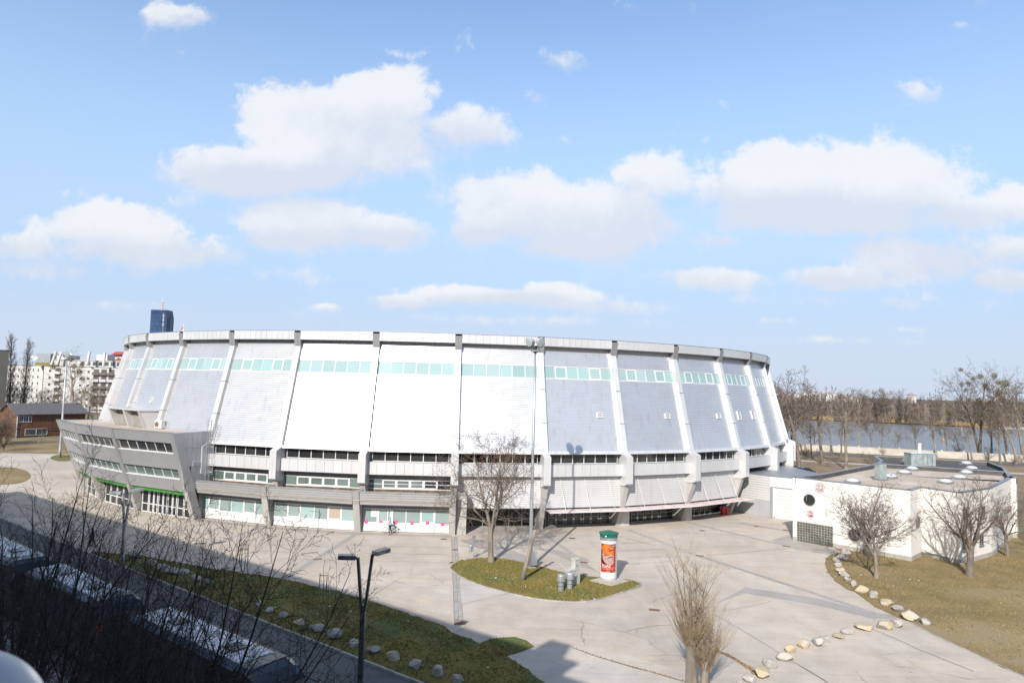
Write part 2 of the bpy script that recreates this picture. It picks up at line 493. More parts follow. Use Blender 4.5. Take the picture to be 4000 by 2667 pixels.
def weathered(name, base, rough, metal, streak=.14):
    """metal sheeting with rain streaks running down and a slow change of tone"""
    m = bpy.data.materials.new(name)
    m.use_nodes = True
    nt = m.node_tree
    bs = nt.nodes['Principled BSDF']
    bs.inputs['Roughness'].default_value = rough
    bs.inputs['Metallic'].default_value = metal
    N, L = nt.nodes.new, nt.links.new
    geo = N('ShaderNodeNewGeometry')
    prev = None
    for sc, st, a, b, lo in ((1.0, (2.2, 2.2, .07), .52, .75, 1 - streak), (1.0, (7, 7, .12), .56, .78, 1 - streak * .8), (.35, (1, 1, 1), .35, .7, .94), (3.5, (.25, .25, 1), .45, .75, .96)):
        mp = N('ShaderNodeMapping')
        mp.inputs['Scale'].default_value = st
        L(geo.outputs['Position'], mp.inputs[0])
        n = N('ShaderNodeTexNoise')
        n.inputs['Scale'].default_value = sc
        n.inputs['Detail'].default_value = 6
        L(mp.outputs[0], n.inputs['Vector'])
        r = N('ShaderNodeMapRange')
        r.interpolation_type = 'SMOOTHSTEP'
        L(n.outputs['Fac'], r.inputs[0])
        for k, x in zip(('From Min', 'From Max', 'To Min', 'To Max'), (a, b, 1.0, lo)):
            r.inputs[k].default_value = x
        if prev is None:
            prev = r.outputs[0]
        else:
            x = N('ShaderNodeMath')
            x.operation = 'MULTIPLY'
            L(prev, x.inputs[0])
            L(r.outputs[0], x.inputs[1])
            prev = x.outputs[0]
    oi = N('ShaderNodeObjectInfo')
    r = N('ShaderNodeMapRange')
    L(oi.outputs['Random'], r.inputs[0])
    r.inputs['To Min'].default_value, r.inputs['To Max'].default_value = .97, 1.03
    x = N('ShaderNodeMath')
    x.operation = 'MULTIPLY'
    L(prev, x.inputs[0])
    L(r.outputs[0], x.inputs[1])
    mx = N('ShaderNodeMix')
    mx.data_type = 'RGBA'
    mx.inputs[6].default_value = (base[0] * .55, base[1] * .52, base[2] * .47, 1)
    mx.inputs[7].default_value = (*base, 1)
    r2 = N('ShaderNodeMapRange')
    L(x.outputs[0], r2.inputs[0])
    r2.inputs['From Min'].default_value, r2.inputs['From Max'].default_value = .5, 1.0
    r2.clamp = False
    L(r2.outputs[0], mx.inputs[0])
    mx.clamp_factor = False
    L(mx.outputs[2], bs.inputs['Base Color'])
    MATS[name] = m


weathered('cladding', (.575, .572, .580), .34, .66)
weathered('lower_clad', (.48, .475, .47), .5, .25, .10)
weathered('alu_panel', (.53, .53, .53), .42, .3, .07)
weathered('rib_panel', (.54, .54, .54), .40, .3, .08)
weathered('annex_metal', (.41, .41, .412), .42, .5, .10)


def water_mat():
    m = bpy.data.materials.new('river_water')
    m.use_nodes = True
    nt = m.node_tree
    b = nt.nodes['Principled BSDF']
    b.inputs['Base Color'].default_value = (.13, .14, .145, 1)
    b.inputs['Roughness'].default_value = .22
    b.inputs['IOR'].default_value = 1.333
    g = nt.nodes.new('ShaderNodeNewGeometry')
    bp = nt.nodes.new('ShaderNodeBump')
    bp.inputs['Distance'].default_value = .35
    prev = None
    for sc, dt in ((.35, 3), (1.6, 2)):
        n = nt.nodes.new('ShaderNodeTexNoise')
        n.inputs['Scale'].default_value = sc
        n.inputs['Detail'].default_value = dt
        nt.links.new(g.outputs['Position'], n.inputs['Vector'])
        if prev is None:
            prev = n.outputs['Fac']
        else:
            a = nt.nodes.new('ShaderNodeMath')
            nt.links.new(prev, a.inputs[0])
            nt.links.new(n.outputs['Fac'], a.inputs[1])
            prev = a.outputs[0]
    nt.links.new(prev, bp.inputs['Height'])
    nt.links.new(bp.outputs[0], b.inputs['Normal'])
    MATS['river_water'] = m


water_mat()

# ------------------------------------------------------------------ building helpers
LOC = {}                                     # object -> world origin its mesh is measured from


def tag(o, label, cat=None, group=None, kind=None):
    if label:
        o['label'] = label
    if cat:
        o['category'] = cat
    if group:
        o['group'] = group
    if kind:
        o['kind'] = kind
    return o


def thing(name, label, cat, loc=(0, 0, 0), group=None, rz=0.0):
    o = bpy.data.objects.new(name, None)
    o.empty_display_size = .3
    COL.objects.link(o)
    o.location = loc
    o.rotation_euler = (0, 0, rz)
    LOC[o.name] = Vector(loc)
    return tag(o, label, cat, group)


class MB:
    """Collects faces in world coordinates; build() links them as one mesh object (relative to its parent thing)."""

    def __init__(self):
        self.v, self.f = [], []

    def quad(self, *p):
        k = len(self.v)
        self.v += [Vector(q) for q in p]
        self.f.append(tuple(range(k, k + len(p))))
        return self

    def hexa(self, b, t):                    # bottom ring, top ring (both counter-clockwise from above)
        k, n = len(self.v), len(b)
        self.v += [Vector(q) for q in b] + [Vector(q) for q in t]
        self.f.append(tuple(k + i for i in reversed(range(n))))
        self.f.append(tuple(k + n + i for i in range(n)))
        for i in range(n):
            j = (i + 1) % n
            self.f.append((k + i, k + j, k + n + j, k + n + i))
        return self

    def box(self, c, s, rz=0.0, rot=None):
        m = rot or Matrix.Rotation(rz, 3, 'Z')
        c = Vector(c)
        x, y, z = m @ Vector((s[0] / 2, 0, 0)), m @ Vector((0, s[1] / 2, 0)), m @ Vector((0, 0, s[2] / 2))
        b = [c - x - y - z, c + x - y - z, c + x + y - z, c - x + y - z]
        return self.hexa(b, [p + 2 * z for p in b])

    def prism(self, poly, z0, z1):           # polygon counter-clockwise
        return self.hexa([Vector((p[0], p[1], z0)) for p in poly], [Vector((p[0], p[1], z1)) for p in poly])

    def extrude(self, pts, d):               # planar outline pushed along d
        d = Vector(d)
        return self.hexa(pts, [Vector(p) + d for p in pts])

    def tube(self, path, radii, n=6, cap=True):
        path = [Vector(p) for p in path]
        if isinstance(radii, (int, float)):
            radii = [radii] * len(path)
        k0 = len(self.v)
        d = (path[1] - path[0]).normalized()
        a = d.orthogonal().normalized()
        for i, p in enumerate(path):
            if i < len(path) - 1:
                d2 = path[i + 1] - p
                if d2.length > 1e-9:
                    d2.normalize()
                    if i:
                        d = (d + d2).normalized() if (d + d2).length > 1e-6 else d2
                    else:
                        d = d2
            else:
                d = (p - path[i - 1]).normalized()
            a = a - d * a.dot(d)
            a = a.normalized() if a.length > 1e-6 else d.orthogonal().normalized()
            b = d.cross(a)
            r = radii[i]
            for j in range(n):
                t = 2 * math.pi * j / n
                self.v.append(p + a * (math.cos(t) * r) + b * (math.sin(t) * r))
            d = (path[i + 1] - p).normalized() if i < len(path) - 1 else d
        for i in range(len(path) - 1):
            for j in range(n):
                q = (j + 1) % n
                self.f.append((k0 + i * n + j, k0 + i * n + q, k0 + (i + 1) * n + q, k0 + (i + 1) * n + j))
        if cap:
            self.f.append(tuple(k0 + j for j in reversed(range(n))))
            e = k0 + (len(path) - 1) * n
            self.f.append(tuple(e + j for j in range(n)))
        return self

    def lathe(self, prof, c=(0, 0, 0), n=20, rot=None):
        c = Vector(c)
        k0 = len(self.v)
        for (r, z) in prof:
            for j in range(n):
                t = 2 * math.pi * j / n
                p = Vector((math.cos(t) * r, math.sin(t) * r, z))
                self.v.append(c + (rot @ p if rot else p))
        for i in range(len(prof) - 1):
            for j in range(n):
                q = (j + 1) % n
                self.f.append((k0 + i * n + j, k0 + i * n + q, k0 + (i + 1) * n + q, k0 + (i + 1) * n + j))
        self.f.append(tuple(k0 + j for j in reversed(range(n))))
        e = k0 + (len(prof) - 1) * n
        self.f.append(tuple(e + j for j in range(n)))
        return self

    def build(self, name, m, parent=None, loc=None, smooth=False):
        org = LOC[parent.name] if parent is not None else Vector(loc or (0, 0, 0))
        me = bpy.data.meshes.new(name)
        me.from_pydata([tuple(p - org) for p in self.v], [], self.f)
        if m:
            me.materials.append(MATS[m])
        if smooth:
            me.polygons.foreach_set('use_smooth', [True] * len(me.polygons))
        me.update()
        o = bpy.data.objects.new(name, me)
        COL.objects.link(o)
        if parent is not None:
            o.parent = parent
        else:
            o.location = org
        LOC[o.name] = org
        return o


def copy_tree(o, parent=None):
    c = o.copy()
    COL.objects.link(c)
    LOC[c.name] = LOC.get(o.name, Vector())
    if parent is not None:
        c.parent = parent
    for ch in list(o.children):
        copy_tree(ch, c)
    return c


def inst(o, name, parent, loc, rz=0.0):      # another object sharing o's mesh
    c = bpy.data.objects.new(name, o.data)
    COL.objects.link(c)
    if parent is not None:
        c.parent = parent
        c.location = Vector(loc) - LOC[parent.name]
    else:
        c.location = loc
    c.rotation_euler = (0, 0, rz)
    return c


def sheet(name, pts, z, m, kind='structure', label=None):
    mb = MB()
    mb.quad(*[Vector((p[0], p[1], z)) for p in pts])
    o = mb.build(name, m)
    return tag(o, label, None, None, kind)


def gp(s, ox, oy, pts):                      # list of crop points -> ground points
    return [G(ox + s * a, oy + s * b) for a, b in pts]


def smooth_line(pts, n=6, closed=False):     # Catmull-Rom through points
    out = []
    m = len(pts)
    rng = range(m if closed else m - 1)
    for i in rng:
        if closed:
            p0, p1, p2, p3 = pts[i - 1], pts[i], pts[(i + 1) % m], pts[(i + 2) % m]
        else:
            p0, p1, p2, p3 = pts[max(i - 1, 0)], pts[i], pts[i + 1], pts[min(i + 2, m - 1)]
        for k in range(n):
            t = k / n
            out.append(.5 * ((2 * p1) + (p2 - p0) * t + (2 * p0 - 5 * p1 + 4 * p2 - p3) * t * t + (3 * p1 - p0 - 3 * p2 + p3) * t ** 3))
    if not closed:
        out.append(pts[-1])
    return out


def strip(name, line, w, z, m, label=None, kind='structure'):
    mb = MB()
    for i in range(len(line) - 1):
        a, b = line[i], line[i + 1]
        d = Vector((b.x - a.x, b.y - a.y, 0))
        if d.length < 1e-6:
            continue
        nrm = Vector((-d.y, d.x, 0)).normalized() * w / 2
        a, b = Vector((a.x, a.y, z)), Vector((b.x, b.y, z))
        mb.quad(a - nrm, b - nrm, b + nrm, a + nrm)
    o = mb.build(name, m)
    return tag(o, label, None, None, kind)


def kerb_run(name, line, m='kerb_stone', w=.16, h=.12, step=1.0, zb=-.02):
    """Kerb stones, one object each, along a line."""
    root = thing(name, None, None, line[0])
    tag(root, None, None, None, 'structure')
    acc = [line[0]]
    pts = []
    dist = 0
    # resample
    for i in range(len(line) - 1):
        a, b = line[i], line[i + 1]
        seg = (b - a).length
        pos = 0
        while dist + (seg - pos) >= step:
            pos += step - dist
            dist = 0
            acc.append(a.lerp(b, pos / seg))
        dist += seg - pos
    for a, b in zip(acc[:-1], acc[1:]):
        d = (b - a)
        mb = MB()
        rz = math.atan2(d.y, d.x)
        mb.box((a + b) / 2 + Vector((0, 0, zb + h / 2 + random.uniform(-.006, .006))), (d.length - .015, w, h), rz)
        mb.build('kerb_stone', m, root)
    return root


def clear_glass():
    m = bpy.data.materials.new('clear_glass')
    m.use_nodes = True
    nt = m.node_tree
    for n in list(nt.nodes):
        nt.nodes.remove(n)
    o = nt.nodes.new('ShaderNodeOutputMaterial')
    mx = nt.nodes.new('ShaderNodeMixShader')
    t = nt.nodes.new('ShaderNodeBsdfTransparent')
    t.inputs[0].default_value = (.45, .47, .46, 1)
    g = nt.nodes.new('ShaderNodeBsdfGlossy')
    g.inputs['Roughness'].default_value = .03
    f = nt.nodes.new('ShaderNodeFresnel')
    f.inputs[0].default_value = 1.5
    nt.links.new(f.outputs[0], mx.inputs[0])
    nt.links.new(t.outputs[0], mx.inputs[1])
    nt.links.new(g.outputs[0], mx.inputs[2])
    nt.links.new(mx.outputs[0], o.inputs[0])
    MATS['clear_glass'] = m


clear_glass()
random.seed(11)

# ------------------------------------------------------------------ ground
# river: the near bank follows the flood wall, the far bank lies about half a kilometre off
WALL_L, WALL_R = G(3127, 1758, -.1), G(4000, 1805, -.1)
wd = (WALL_R - WALL_L).normalized()
wn = Vector((-wd.y, wd.x, 0))
if wn.y < 0:
    wn = -wn
BANK = [WALL_L + wn * 7 + wd * t for t in (900, 300, 49, 0, -40)] + [Vector((5, 420, 0)), Vector((-40, 3500, 0))]
mb = MB()
zg = lambda x, y: Vector((x, y, -.12))
mb.quad(zg(-7000, -3000), zg(BANK[-1].x, -3000), zg(BANK[-1].x, BANK[-1].y), zg(-7000, BANK[-1].y))
for q, p in zip(BANK[:0:-1], BANK[-2::-1]):
    mb.quad(zg(q.x, -3000), zg(p.x, -3000), zg(p.x, p.y), zg(q.x, q.y))
mb.quad(zg(BANK[0].x, -3000), zg(7000, -3000), zg(7000, BANK[0].y), zg(BANK[0].x, BANK[0].y))
tag(mb.build('ground', 'earth'), None, None, None, 'structure')
FAR_L, FAR_R = G(3175, 1640, -2), G(4000, 1677, -2)
fd = (FAR_R - FAR_L).normalized()
FARB = [FAR_L + fd * t for t in (2500, 400, 125, 60, 0, -70, -140)]
mb = MB()
zf = lambda x, y: Vector((x, y, -1.4))
for q, p in zip(FARB[:0:-1], FARB[-2::-1]):
    mb.quad(zf(q.x, q.y), zf(p.x, p.y), zf(p.x, 9500), zf(q.x, 9500))
mb.quad(zf(-300, FARB[-1].y), zf(FARB[-1].x, FARB[-1].y), zf(FARB[-1].x, 9500), zf(-300, 9500))
mb.quad(zf(FARB[0].x, FARB[0].y), zf(9500, FARB[0].y - 3500), zf(9500, 9500), zf(FARB[0].x, 9500))
tag(mb.build('far_bank', 'brown_verge'), None, None, None, 'structure')
sheet('river', [(-400, 90), (8000, -2600), (9000, 6000), (-400, 6000)], -2.0, 'river_water')
mb = MB()
mb.quad(*[Vector((p.x, p.y, -2.05)) for p in BANK[:5]], *[Vector((p.x, p.y, -.12)) for p in reversed(BANK[:5])])
tag(mb.build('river_bank', 'kerb_stone'), None, None, None, 'structure')
# gentle far hills under the horizon town
mb = MB()
for k in range(40):
    a0, a1 = math.radians(-55 + k * 3.2), math.radians(-55 + (k + 1) * 3.2)
    h0, h1 = 9 + 8 * noise.noise((k * .31, 2, 0)), 9 + 8 * noise.noise(((k + 1) * .31, 2, 0))
    p = [Vector((math.sin(a) * r, math.cos(a) * r, z)) for a, r, z in ((a0, 3300, -1.5), (a1, 3300, -1.5), (a1, 4600, h1 + 6), (a0, 4600, h0 + 6))]
    mb.quad(*p)
    mb.quad(p[3], p[2], p[2] * 1.6 - Vector((0, 0, 12)), p[3] * 1.6 - Vector((0, 0, 12)))
tag(mb.build('hills', 'twig_far'), None, None, None, 'structure')

KERB_A, KERB_B = Vector((-36.66, 60.76, 0)), Vector((-4.29, 36.52, 0))
E_ = (KERB_B - KERB_A).normalized()
N_ = Vector((-E_.y, E_.x, 0))                # towards the arena
K = lambda t, off=0.0: KERB_A + E_ * t + N_ * off
plaza = [K(-110), K(125), Vector((72, 60, 0)), Vector((33.5, 92, 0)), Vector((36, 112, 0)), Vector((52, 122, 0)), Vector((30, 200, 0)), Vector((-40, 220, 0)), Vector((-95, 152, 0)), Vector((-150, 160, 0))]
sheet('plaza', plaza, 0.0, 'plaza_concrete')
sheet('road', [K(-140, 0), K(-140, -11.5), K(130, -11.5), K(130, 0)], -.105, 'road_asphalt')
sheet('sidewalk', [K(-140, -11.5), K(-140, -27), K(130, -27), K(130, -11.5)], -.005, 'sidewalk')

# lawns and grass strips
C1 = lambda pts: gp(.3935, 1000, 2050, pts)
C2 = lambda pts: gp(.4252, 1700, 2100, pts)
C3 = lambda pts: gp(.4573, 2500, 1950, pts)
C4 = lambda pts: gp(.4573, 3100, 1950, pts)
C6 = lambda pts: gp(.553, 0, 1800, pts)
verge = C6([(640, 640), (1000, 672), (1300, 725), (1600, 775)]) + C1([(0, 490), (300, 540), (600, 610), (900, 685), (1200, 770), (1500, 870), (1750, 960), (2033, 1095)]) + \
    C2([(200, 880), (400, 965), (480, 940), (600, 915), (740, 908), (850, 945), (908, 1000), (800, 1045), (650, 1088), (800, 1180), (930, 1270), (1040, 1350)])
kl = [K(t, .12) for t in (44, 30, 15, 0.5)]
def ragged(pts, step=.6, amp=.13):
    out = []
    for a, b in zip(pts[:-1], pts[1:]):
        n = max(1, int((b - a).length / step))
        for k in range(n):
            p = a.lerp(b, k / n)
            out.append(p + Vector((noise.noise((p.x * .9, p.y * .9, 1)), noise.noise((p.x * .9, p.y * .9, 5)), 0)) * amp * 2 + Vector((random.uniform(-amp, amp), random.uniform(-amp, amp), 0)) * .5)
    return out + [pts[-1]]


verge = ragged([Vector((p.x, p.y, 0)) for p in verge])
VERGE = [Vector((p.x, p.y, 0)) for p in verge] + kl
sheet('grass_verge', VERGE, .03, 'green_grass')
ISL = smooth_line(C2([(140, 268), (190, 225), (270, 205), (380, 192), (530, 188), (700, 205), (800, 226), (960, 265), (1070, 295), (1210, 325), (1430, 357), (1700, 378), (1830, 398), (1893, 430),
                      (1850, 462), (1740, 497), (1600, 542), (1440, 580), (1340, 589), (1200, 588), (1000, 571), (800, 537), (600, 490), (400, 432), (300, 390), (200, 335), (150, 297)]), 5, True)
sheet('grass_island', ISL, .06, 'green_grass')
lawn_edge = C4([(418, 452), (320, 475), (280, 505), (262, 550), (300, 640), (400, 730), (550, 810), (700, 915), (820, 980), (1000, 1050), (1250, 1180), (1570, 1325), (1700, 1390), (1968, 1510)])
lawn_edge = ragged([Vector((p.x, p.y, 0)) for p in lawn_edge])
LAWN = lawn_edge + [Vector((44, 33, 0)), Vector((95, 40, 0)), Vector((98, 78, 0)), Vector((70, 84, 0)), Vector((52, 76, 0)), Vector((44, 72, 0)), Vector((34, 74, 0))]
sheet('lawn', LAWN, .03, 'dry_lawn')
FIELD = [G(-700, 1716), G(0, 1712), G(300, 1722), G(520, 1735), G(500, 1764), G(250, 1773), G(0, 1768), G(-700, 1762)]
sheet('far_lawn', FIELD, .02, 'dry_lawn')
sheet('light_path', [G(-700, 1768), G(0, 1774), G(250, 1779), G(520, 1770), G(520, 1778), G(250, 1790), G(0, 1785), G(-700, 1778)], .012, 'pale_concrete')
POLE_ISL = [G(245 + 48 * math.cos(a), 1788 + 13 * math.sin(a)) for a in [k * math.pi / 12 for k in range(24)]]
sheet('pole_island', POLE_ISL, .03, 'green_grass')
LEFT_ISL = [G(20 + 100 * math.cos(a), 1858 + 34 * math.sin(a)) for a in [k * math.pi / 12 for k in range(24)]]
sheet('left_island', LEFT_ISL, .03, 'dry_lawn')
# river road and embankment behind the arena
for nm, off, wdt, mt, z in (('river_road', -9, 6.5, 'road_asphalt', -.10), ('verge_path', -34, 3.0, 'pale_concrete', -.10)):
    strip(nm, [WALL_L + wn * off + wd * t for t in (-60, 0, 100, 300, 500)], wdt, z, mt)
sheet('brown_verge', [WALL_L + wn * -14 + wd * t for t in (-70, 300)] + [WALL_L + wn * -75 + wd * t for t in (300, -45)], -.11, 'brown_verge')

# concrete fields, patches, strips of pavers, seams
sheet('path_slab', C2([(650, 1088), (905, 1005), (1100, 997), (1240, 1004), (1560, 1120), (2240, 1310), (2500, 1420), (2500, 1600), (1500, 1700), (1040, 1350), (930, 1270), (800, 1180)]), .008, 'pale_concrete')
sheet('path_slab', C2([(1262, 1004), (1380, 1008), (1560, 1018), (1800, 1085), (2050, 1160), (2270, 1232), (2600, 1330), (2600, 1420), (2240, 1302), (1560, 1112)]), .008, 'pale_concrete')
sheet('path_slab', C1([(330, 512), (400, 490), (700, 575), (1040, 650), (1500, 765), (1942, 850), (1942, 888), (1860, 895), (1500, 800), (1000, 668), (600, 562)]), .008, 'pale_concrete')
sheet('concrete_field', C1([(890, 520), (1100, 500), (1300, 512), (1600, 545), (1925, 600), (1925, 755), (1700, 720), (1400, 650), (1150, 575)]), .006, 'pale_concrete')
sheet('concrete_field', C2([(225, 380), (330, 400), (470, 460), (680, 508), (420, 575), (228, 608)]), .006, 'pale_concrete')
sheet('concrete_field', C3([(600, 655), (880, 590), (1330, 800), (1200, 830), (900, 745)]), .006, 'pale_concrete')
sheet('concrete_field', C3([(0, 510), (290, 500), (560, 500), (600, 560), (300, 580), (0, 575)]), .006, 'pale_concrete')
sheet('asphalt_patch', C3([(660, 880), (900, 750), (1500, 840), (1968, 960), (2250, 1000), (2150, 1020), (1968, 1010), (1500, 900), (900, 800)]), .007, 'asphalt_patch')
sheet('asphalt_patch', C3([(1110, 352), (1300, 300), (1310, 345), (1480, 385), (1640, 420), (1740, 432), (1600, 470), (1330, 425), (1230, 395)]), .007, 'asphalt_patch')
sheet('asphalt_patch', C3([(830, 205), (880, 196), (1290, 268), (1250, 275)]), .007, 'asphalt_patch')
sheet('asphalt_patch', gp(.3827, 2050, 1900, [(80, 620), (300, 640), (640, 735), (770, 880), (560, 800), (330, 700)]), .007, 'asphalt_patch')
sheet('asphalt_patch', gp(.574, 1700, 1250, [(170, 1500), (260, 1480), (520, 1560), (700, 1640), (560, 1650), (330, 1560)]), .006, 'asphalt_patch')
# dirty kerbside band at the foot of the buildings
FOOT = [Vector((-36.6, 77.6, 0)), Vector((-25.9, 74.2, 0)), Vector((-15.8, 72.3, 0)), Vector((-5.7, 72.1, 0))]
strip('foot_band', [p - Vector((.1, .55, 0)) for p in FOOT], 1.1, .005, 'asphalt_patch')


def paver_strip(line, width, across, step, label):
    root = thing('paver_strip', None, None, line[0])
    tag(root, label, None, None, 'structure')
    d = (line[-1] - line[0])
    n = int(d.length / step)
    d.normalize()
    nrm = Vector((-d.y, d.x, 0))
    rz = math.atan2(d.y, d.x)
    w = width / across
    proto = None
    for i in range(n):
        for j in range(across):
            p = line[0] + d * (i + .5 + (.5 if j % 2 else 0)) * step + nrm * ((j + .5) * w - width / 2)
            if proto is None:
                proto = MB().box((0, 0, 0), (step - .03, w - .03, .05)).build('paver', 'paver')
                proto.parent = root
                proto.location = p - LOC[root.name] + Vector((0, 0, -.012))
                proto.rotation_euler = (0, 0, rz)
            else:
                inst(proto, 'paver', root, p + Vector((0, 0, -.012 + random.uniform(-.004, .004))), rz)
    return root


def V0(px, py):
    p = G(px, py)
    return Vector((p.x, p.y, 0))


strip('strip_bed', [V0(1774, 2095), V0(1792, 2430)], .62, .004, 'tar')
paver_strip([V0(1774, 2095), V0(1792, 2420)], .56, 2, .50, 'grey paver strip running straight towards the arena annex')
for a, b, w in (((1394, 2083), (1128, 2250), .55), ((1022, 2058), (800, 2134), .5), ((2119, 2080), (2260, 2180), .5), ((2290, 2192), (2560, 2382), .45),
                ((2452, 2068), (2729, 2170), .6), ((2729, 2170), (3094, 2288), .6), ((3094, 2288), (3420, 2395), .55), ((2678, 2037), (3076, 2133), .55), ((3076, 2133), (3280, 2168), .5)):
    strip('drain_strip', [V0(*a), V0(*b)], w, .009, 'paver' if a != (2290, 2192) else 'pale_concrete')
seams = [[(1000, 2120), (1283, 2137)], [(1098, 2180), (1760, 2198)], [(1000, 2150), (1200, 2160)], [(1400, 2130), (1755, 2137)], [(1420, 2160), (1755, 2165)],
         [(1790, 2130), (2080, 2140)], [(2420, 2123), (2640, 2110)], [(2420, 2150), (2600, 2145)], [(2450, 2180), (2650, 2172)], [(2420, 2205), (2640, 2190)], [(2590, 2062), (2900, 2055)], [(2640, 2080), (3000, 2092)], [(2760, 2170), (3080, 2140)],
         [(2790, 2385), (2860, 2380), (2960, 2360), (3015, 2345)], [(2785, 2395), (2950, 2490), (3110, 2590), (3290, 2700)], [(3130, 2600), (3270, 2690)],
         [(3330, 2430), (3420, 2460), (3590, 2535), (3800, 2620)], [(2235, 2528), (2340, 2566), (2500, 2610), (2700, 2668)], [(1800, 2358), (1880, 2340), (1985, 2316)],
         [(2440, 2465), (2540, 2445), (2620, 2440)], [(3040, 2560), (3100, 2590)], [(1560, 2260), (1390, 2365)], [(1800, 2104), (1870, 2140)], [(2400, 2090), (2560, 2130)]]
for s_ in seams:
    pts = [V0(*p) for p in s_]
    ln = []
    for i in range(len(pts) - 1):
        m_ = max(2, int((pts[i + 1] - pts[i]).length / .7))
        for k in range(m_):
            ln.append(pts[i].lerp(pts[i + 1], k / m_) + Vector((random.uniform(-.06, .06), random.uniform(-.06, .06), 0)))
    ln.append(pts[-1])
    strip('tar_seam', ln, random.choice((.035, .05, .07)), .013, 'tar')
def weeds(line, w, n):
    """a ragged line of dirt and dead weeds along a joint"""
    ln = ragged(line, .25, .03)
    mb = MB()
    for i in range(len(ln) - 1):
        a, b_ = ln[i], ln[i + 1]
        d = (b_ - a)
        if d.length < 1e-4:
            continue
        nr = Vector((-d.y, d.x, 0)).normalized()
        w0, w1 = w * max(.12, .5 + noise.noise((i * .31, 7, 0)) * 1.1), w * max(.12, .5 + noise.noise(((i + 1) * .31, 7, 0)) * 1.1)
        u = Vector((0, 0, .014))
        mb.quad(a - nr * w0 + u, b_ - nr * w1 + u, b_ + nr * w1 * .8 + u, a + nr * w0 * .8 + u)
    tag(mb.build('weed_dirt', 'brown_verge'), None, None, None, 'structure')
    mb = MB()
    for k in range(n):
        p = random.choice(ln) + Vector((random.gauss(0, w * .35), random.gauss(0, w * .35), .01))
        a = random.uniform(0, 6.28)
        d = Vector((math.cos(a), math.sin(a), 0)) * .03
        mb.quad(p - d, p + d, p + Vector((random.gauss(0, .04), random.gauss(0, .04), random.uniform(.03, .12))))
    tag(mb.build('dead_weeds', 'blade_dry'), None, None, None, 'stuff')


weeds(smooth_line([V0(2780, 2535), V0(2850, 2560), V0(2920, 2605), V0(2960, 2640)], 5), .32, 260)
weeds(smooth_line([V0(2238, 2529), V0(2360, 2572), V0(2520, 2618), V0(2690, 2664)], 5), .07, 160)
for a, b in (((1893, 2073), (2039, 2073)), ((2039, 2073), (2064, 2096)), ((1953, 2079), (1972, 2101)), ((2180, 2199), (2228, 2199)), ((2180, 2199), (2214, 2222)), ((2405, 2196), (2437, 2215))):
    strip('parking_line', [V0(*a), V0(*b)], .11, .017, 'line_paint')
for i, p in enumerate(((1733, 2105), (1776, 2147), (2236, 2102), (2742, 2072), (2955, 2055), (3068, 2070))):
    c = V0(*p)
    o = thing('manhole_cover', ('rusty manhole cover beside the pink dots windows', 'round manhole cover set in the paver strip', 'manhole cover between the kerbed island and the canopy doors',
                                'manhole cover before the third canopy bay', 'manhole cover in the dark strip before the roller door', 'rusty cover nearest the white clubhouse corner')[i], 'manhole', c)
    MB().lathe([(.42, .0), (.42, .016), (.34, .016)], c, 20).build('frame', 'kerb_stone', o)
    MB().lathe([(.33, .0), (.33, .019), (.30, .022)], c, 20).build('lid', 'rust_iron', o)
for i, (p, rz) in enumerate((((1240, 2183), .3), ((2281, 2196), -.3), ((2556, 2381), -.25), ((1796, 2434), 0), ((2733, 2170), -.3), ((3072, 2133), -.3), ((1772, 2197), 0))):
    c = V0(*p)
    o = thing('drain_grate', ('iron drain grate halfway along the left paver strip', 'rusty grate behind the utility cabinets', 'rusty grate at the end of the pale strip by the pollard', 'rusty grate at the near end of the paver strip',
                              'rusty grate on the long dark strip behind the pollard', 'rusty grate before the glass block window', 'iron grate at the island tip')[i], 'drain', c)
    MB().box(c + Vector((0, 0, .008)), (.75, .45, .02), rz).build('frame', 'rust_iron', o)
    for k in range(5):
        MB().box(c + Matrix.Rotation(rz, 3, 'Z') @ Vector((-.28 + k * .14, 0, .024)), (.07, .38, .012), rz).build('bar', 'rust_iron', o)

random.seed(5)
kerb_run('road_kerb', [K(t, .05) for t in (-30, 60)], step=1.2, zb=-.105, h=.14)
kerb_run('near_kerb', [K(t, -11.45) for t in (-30, 60)], step=1.2, zb=-.105, h=.12)
kerb_run('island_kerb', ISL + [ISL[0]], step=.8, zb=-.03, h=.10, w=.13)
kerb_run('lawn_kerb', C4([(1000, 1052), (1250, 1182), (1570, 1327), (1700, 1392), (1968, 1512), (2300, 1680)]), step=1.0, zb=-.04, h=.09, w=.10)


def inside(p, poly):
    c = False
    j = len(poly) - 1
    for i in range(len(poly)):
        a, b = poly[i], poly[j]
        if (a.y > p[1]) != (b.y > p[1]) and p[0] < (b.x - a.x) * (p[1] - a.y) / (b.y - a.y) + a.x:
            c = not c
        j = i
    return c


def tufts(name, poly, n, m, h=(.05, .12), z=.03, label=None):
    xs, ys = [p.x for p in poly], [p.y for p in poly]
    mb = MB()
    k = 0
    while k < n:
        x, y = random.uniform(min(xs), max(xs)), random.uniform(min(ys), max(ys))
        if not inside((x, y), poly):
            continue
        if noise.noise((x * .5, y * .5, 3)) + random.uniform(-.4, .5) < 0:
            continue
        k += 1
        for _ in range(3):
            a = random.uniform(0, 6.28)
            hh = random.uniform(*h)
            q = Vector((x + random.uniform(-.06, .06), y + random.uniform(-.06, .06), z - .01))
            d = Vector((math.cos(a), math.sin(a), 0)) * .035
            mb.quad(q - d, q + d, q + Vector((math.sin(a) * .05, math.cos(a) * .05, hh)))
    return tag(mb.build(name, m), label, None, None, 'stuff')


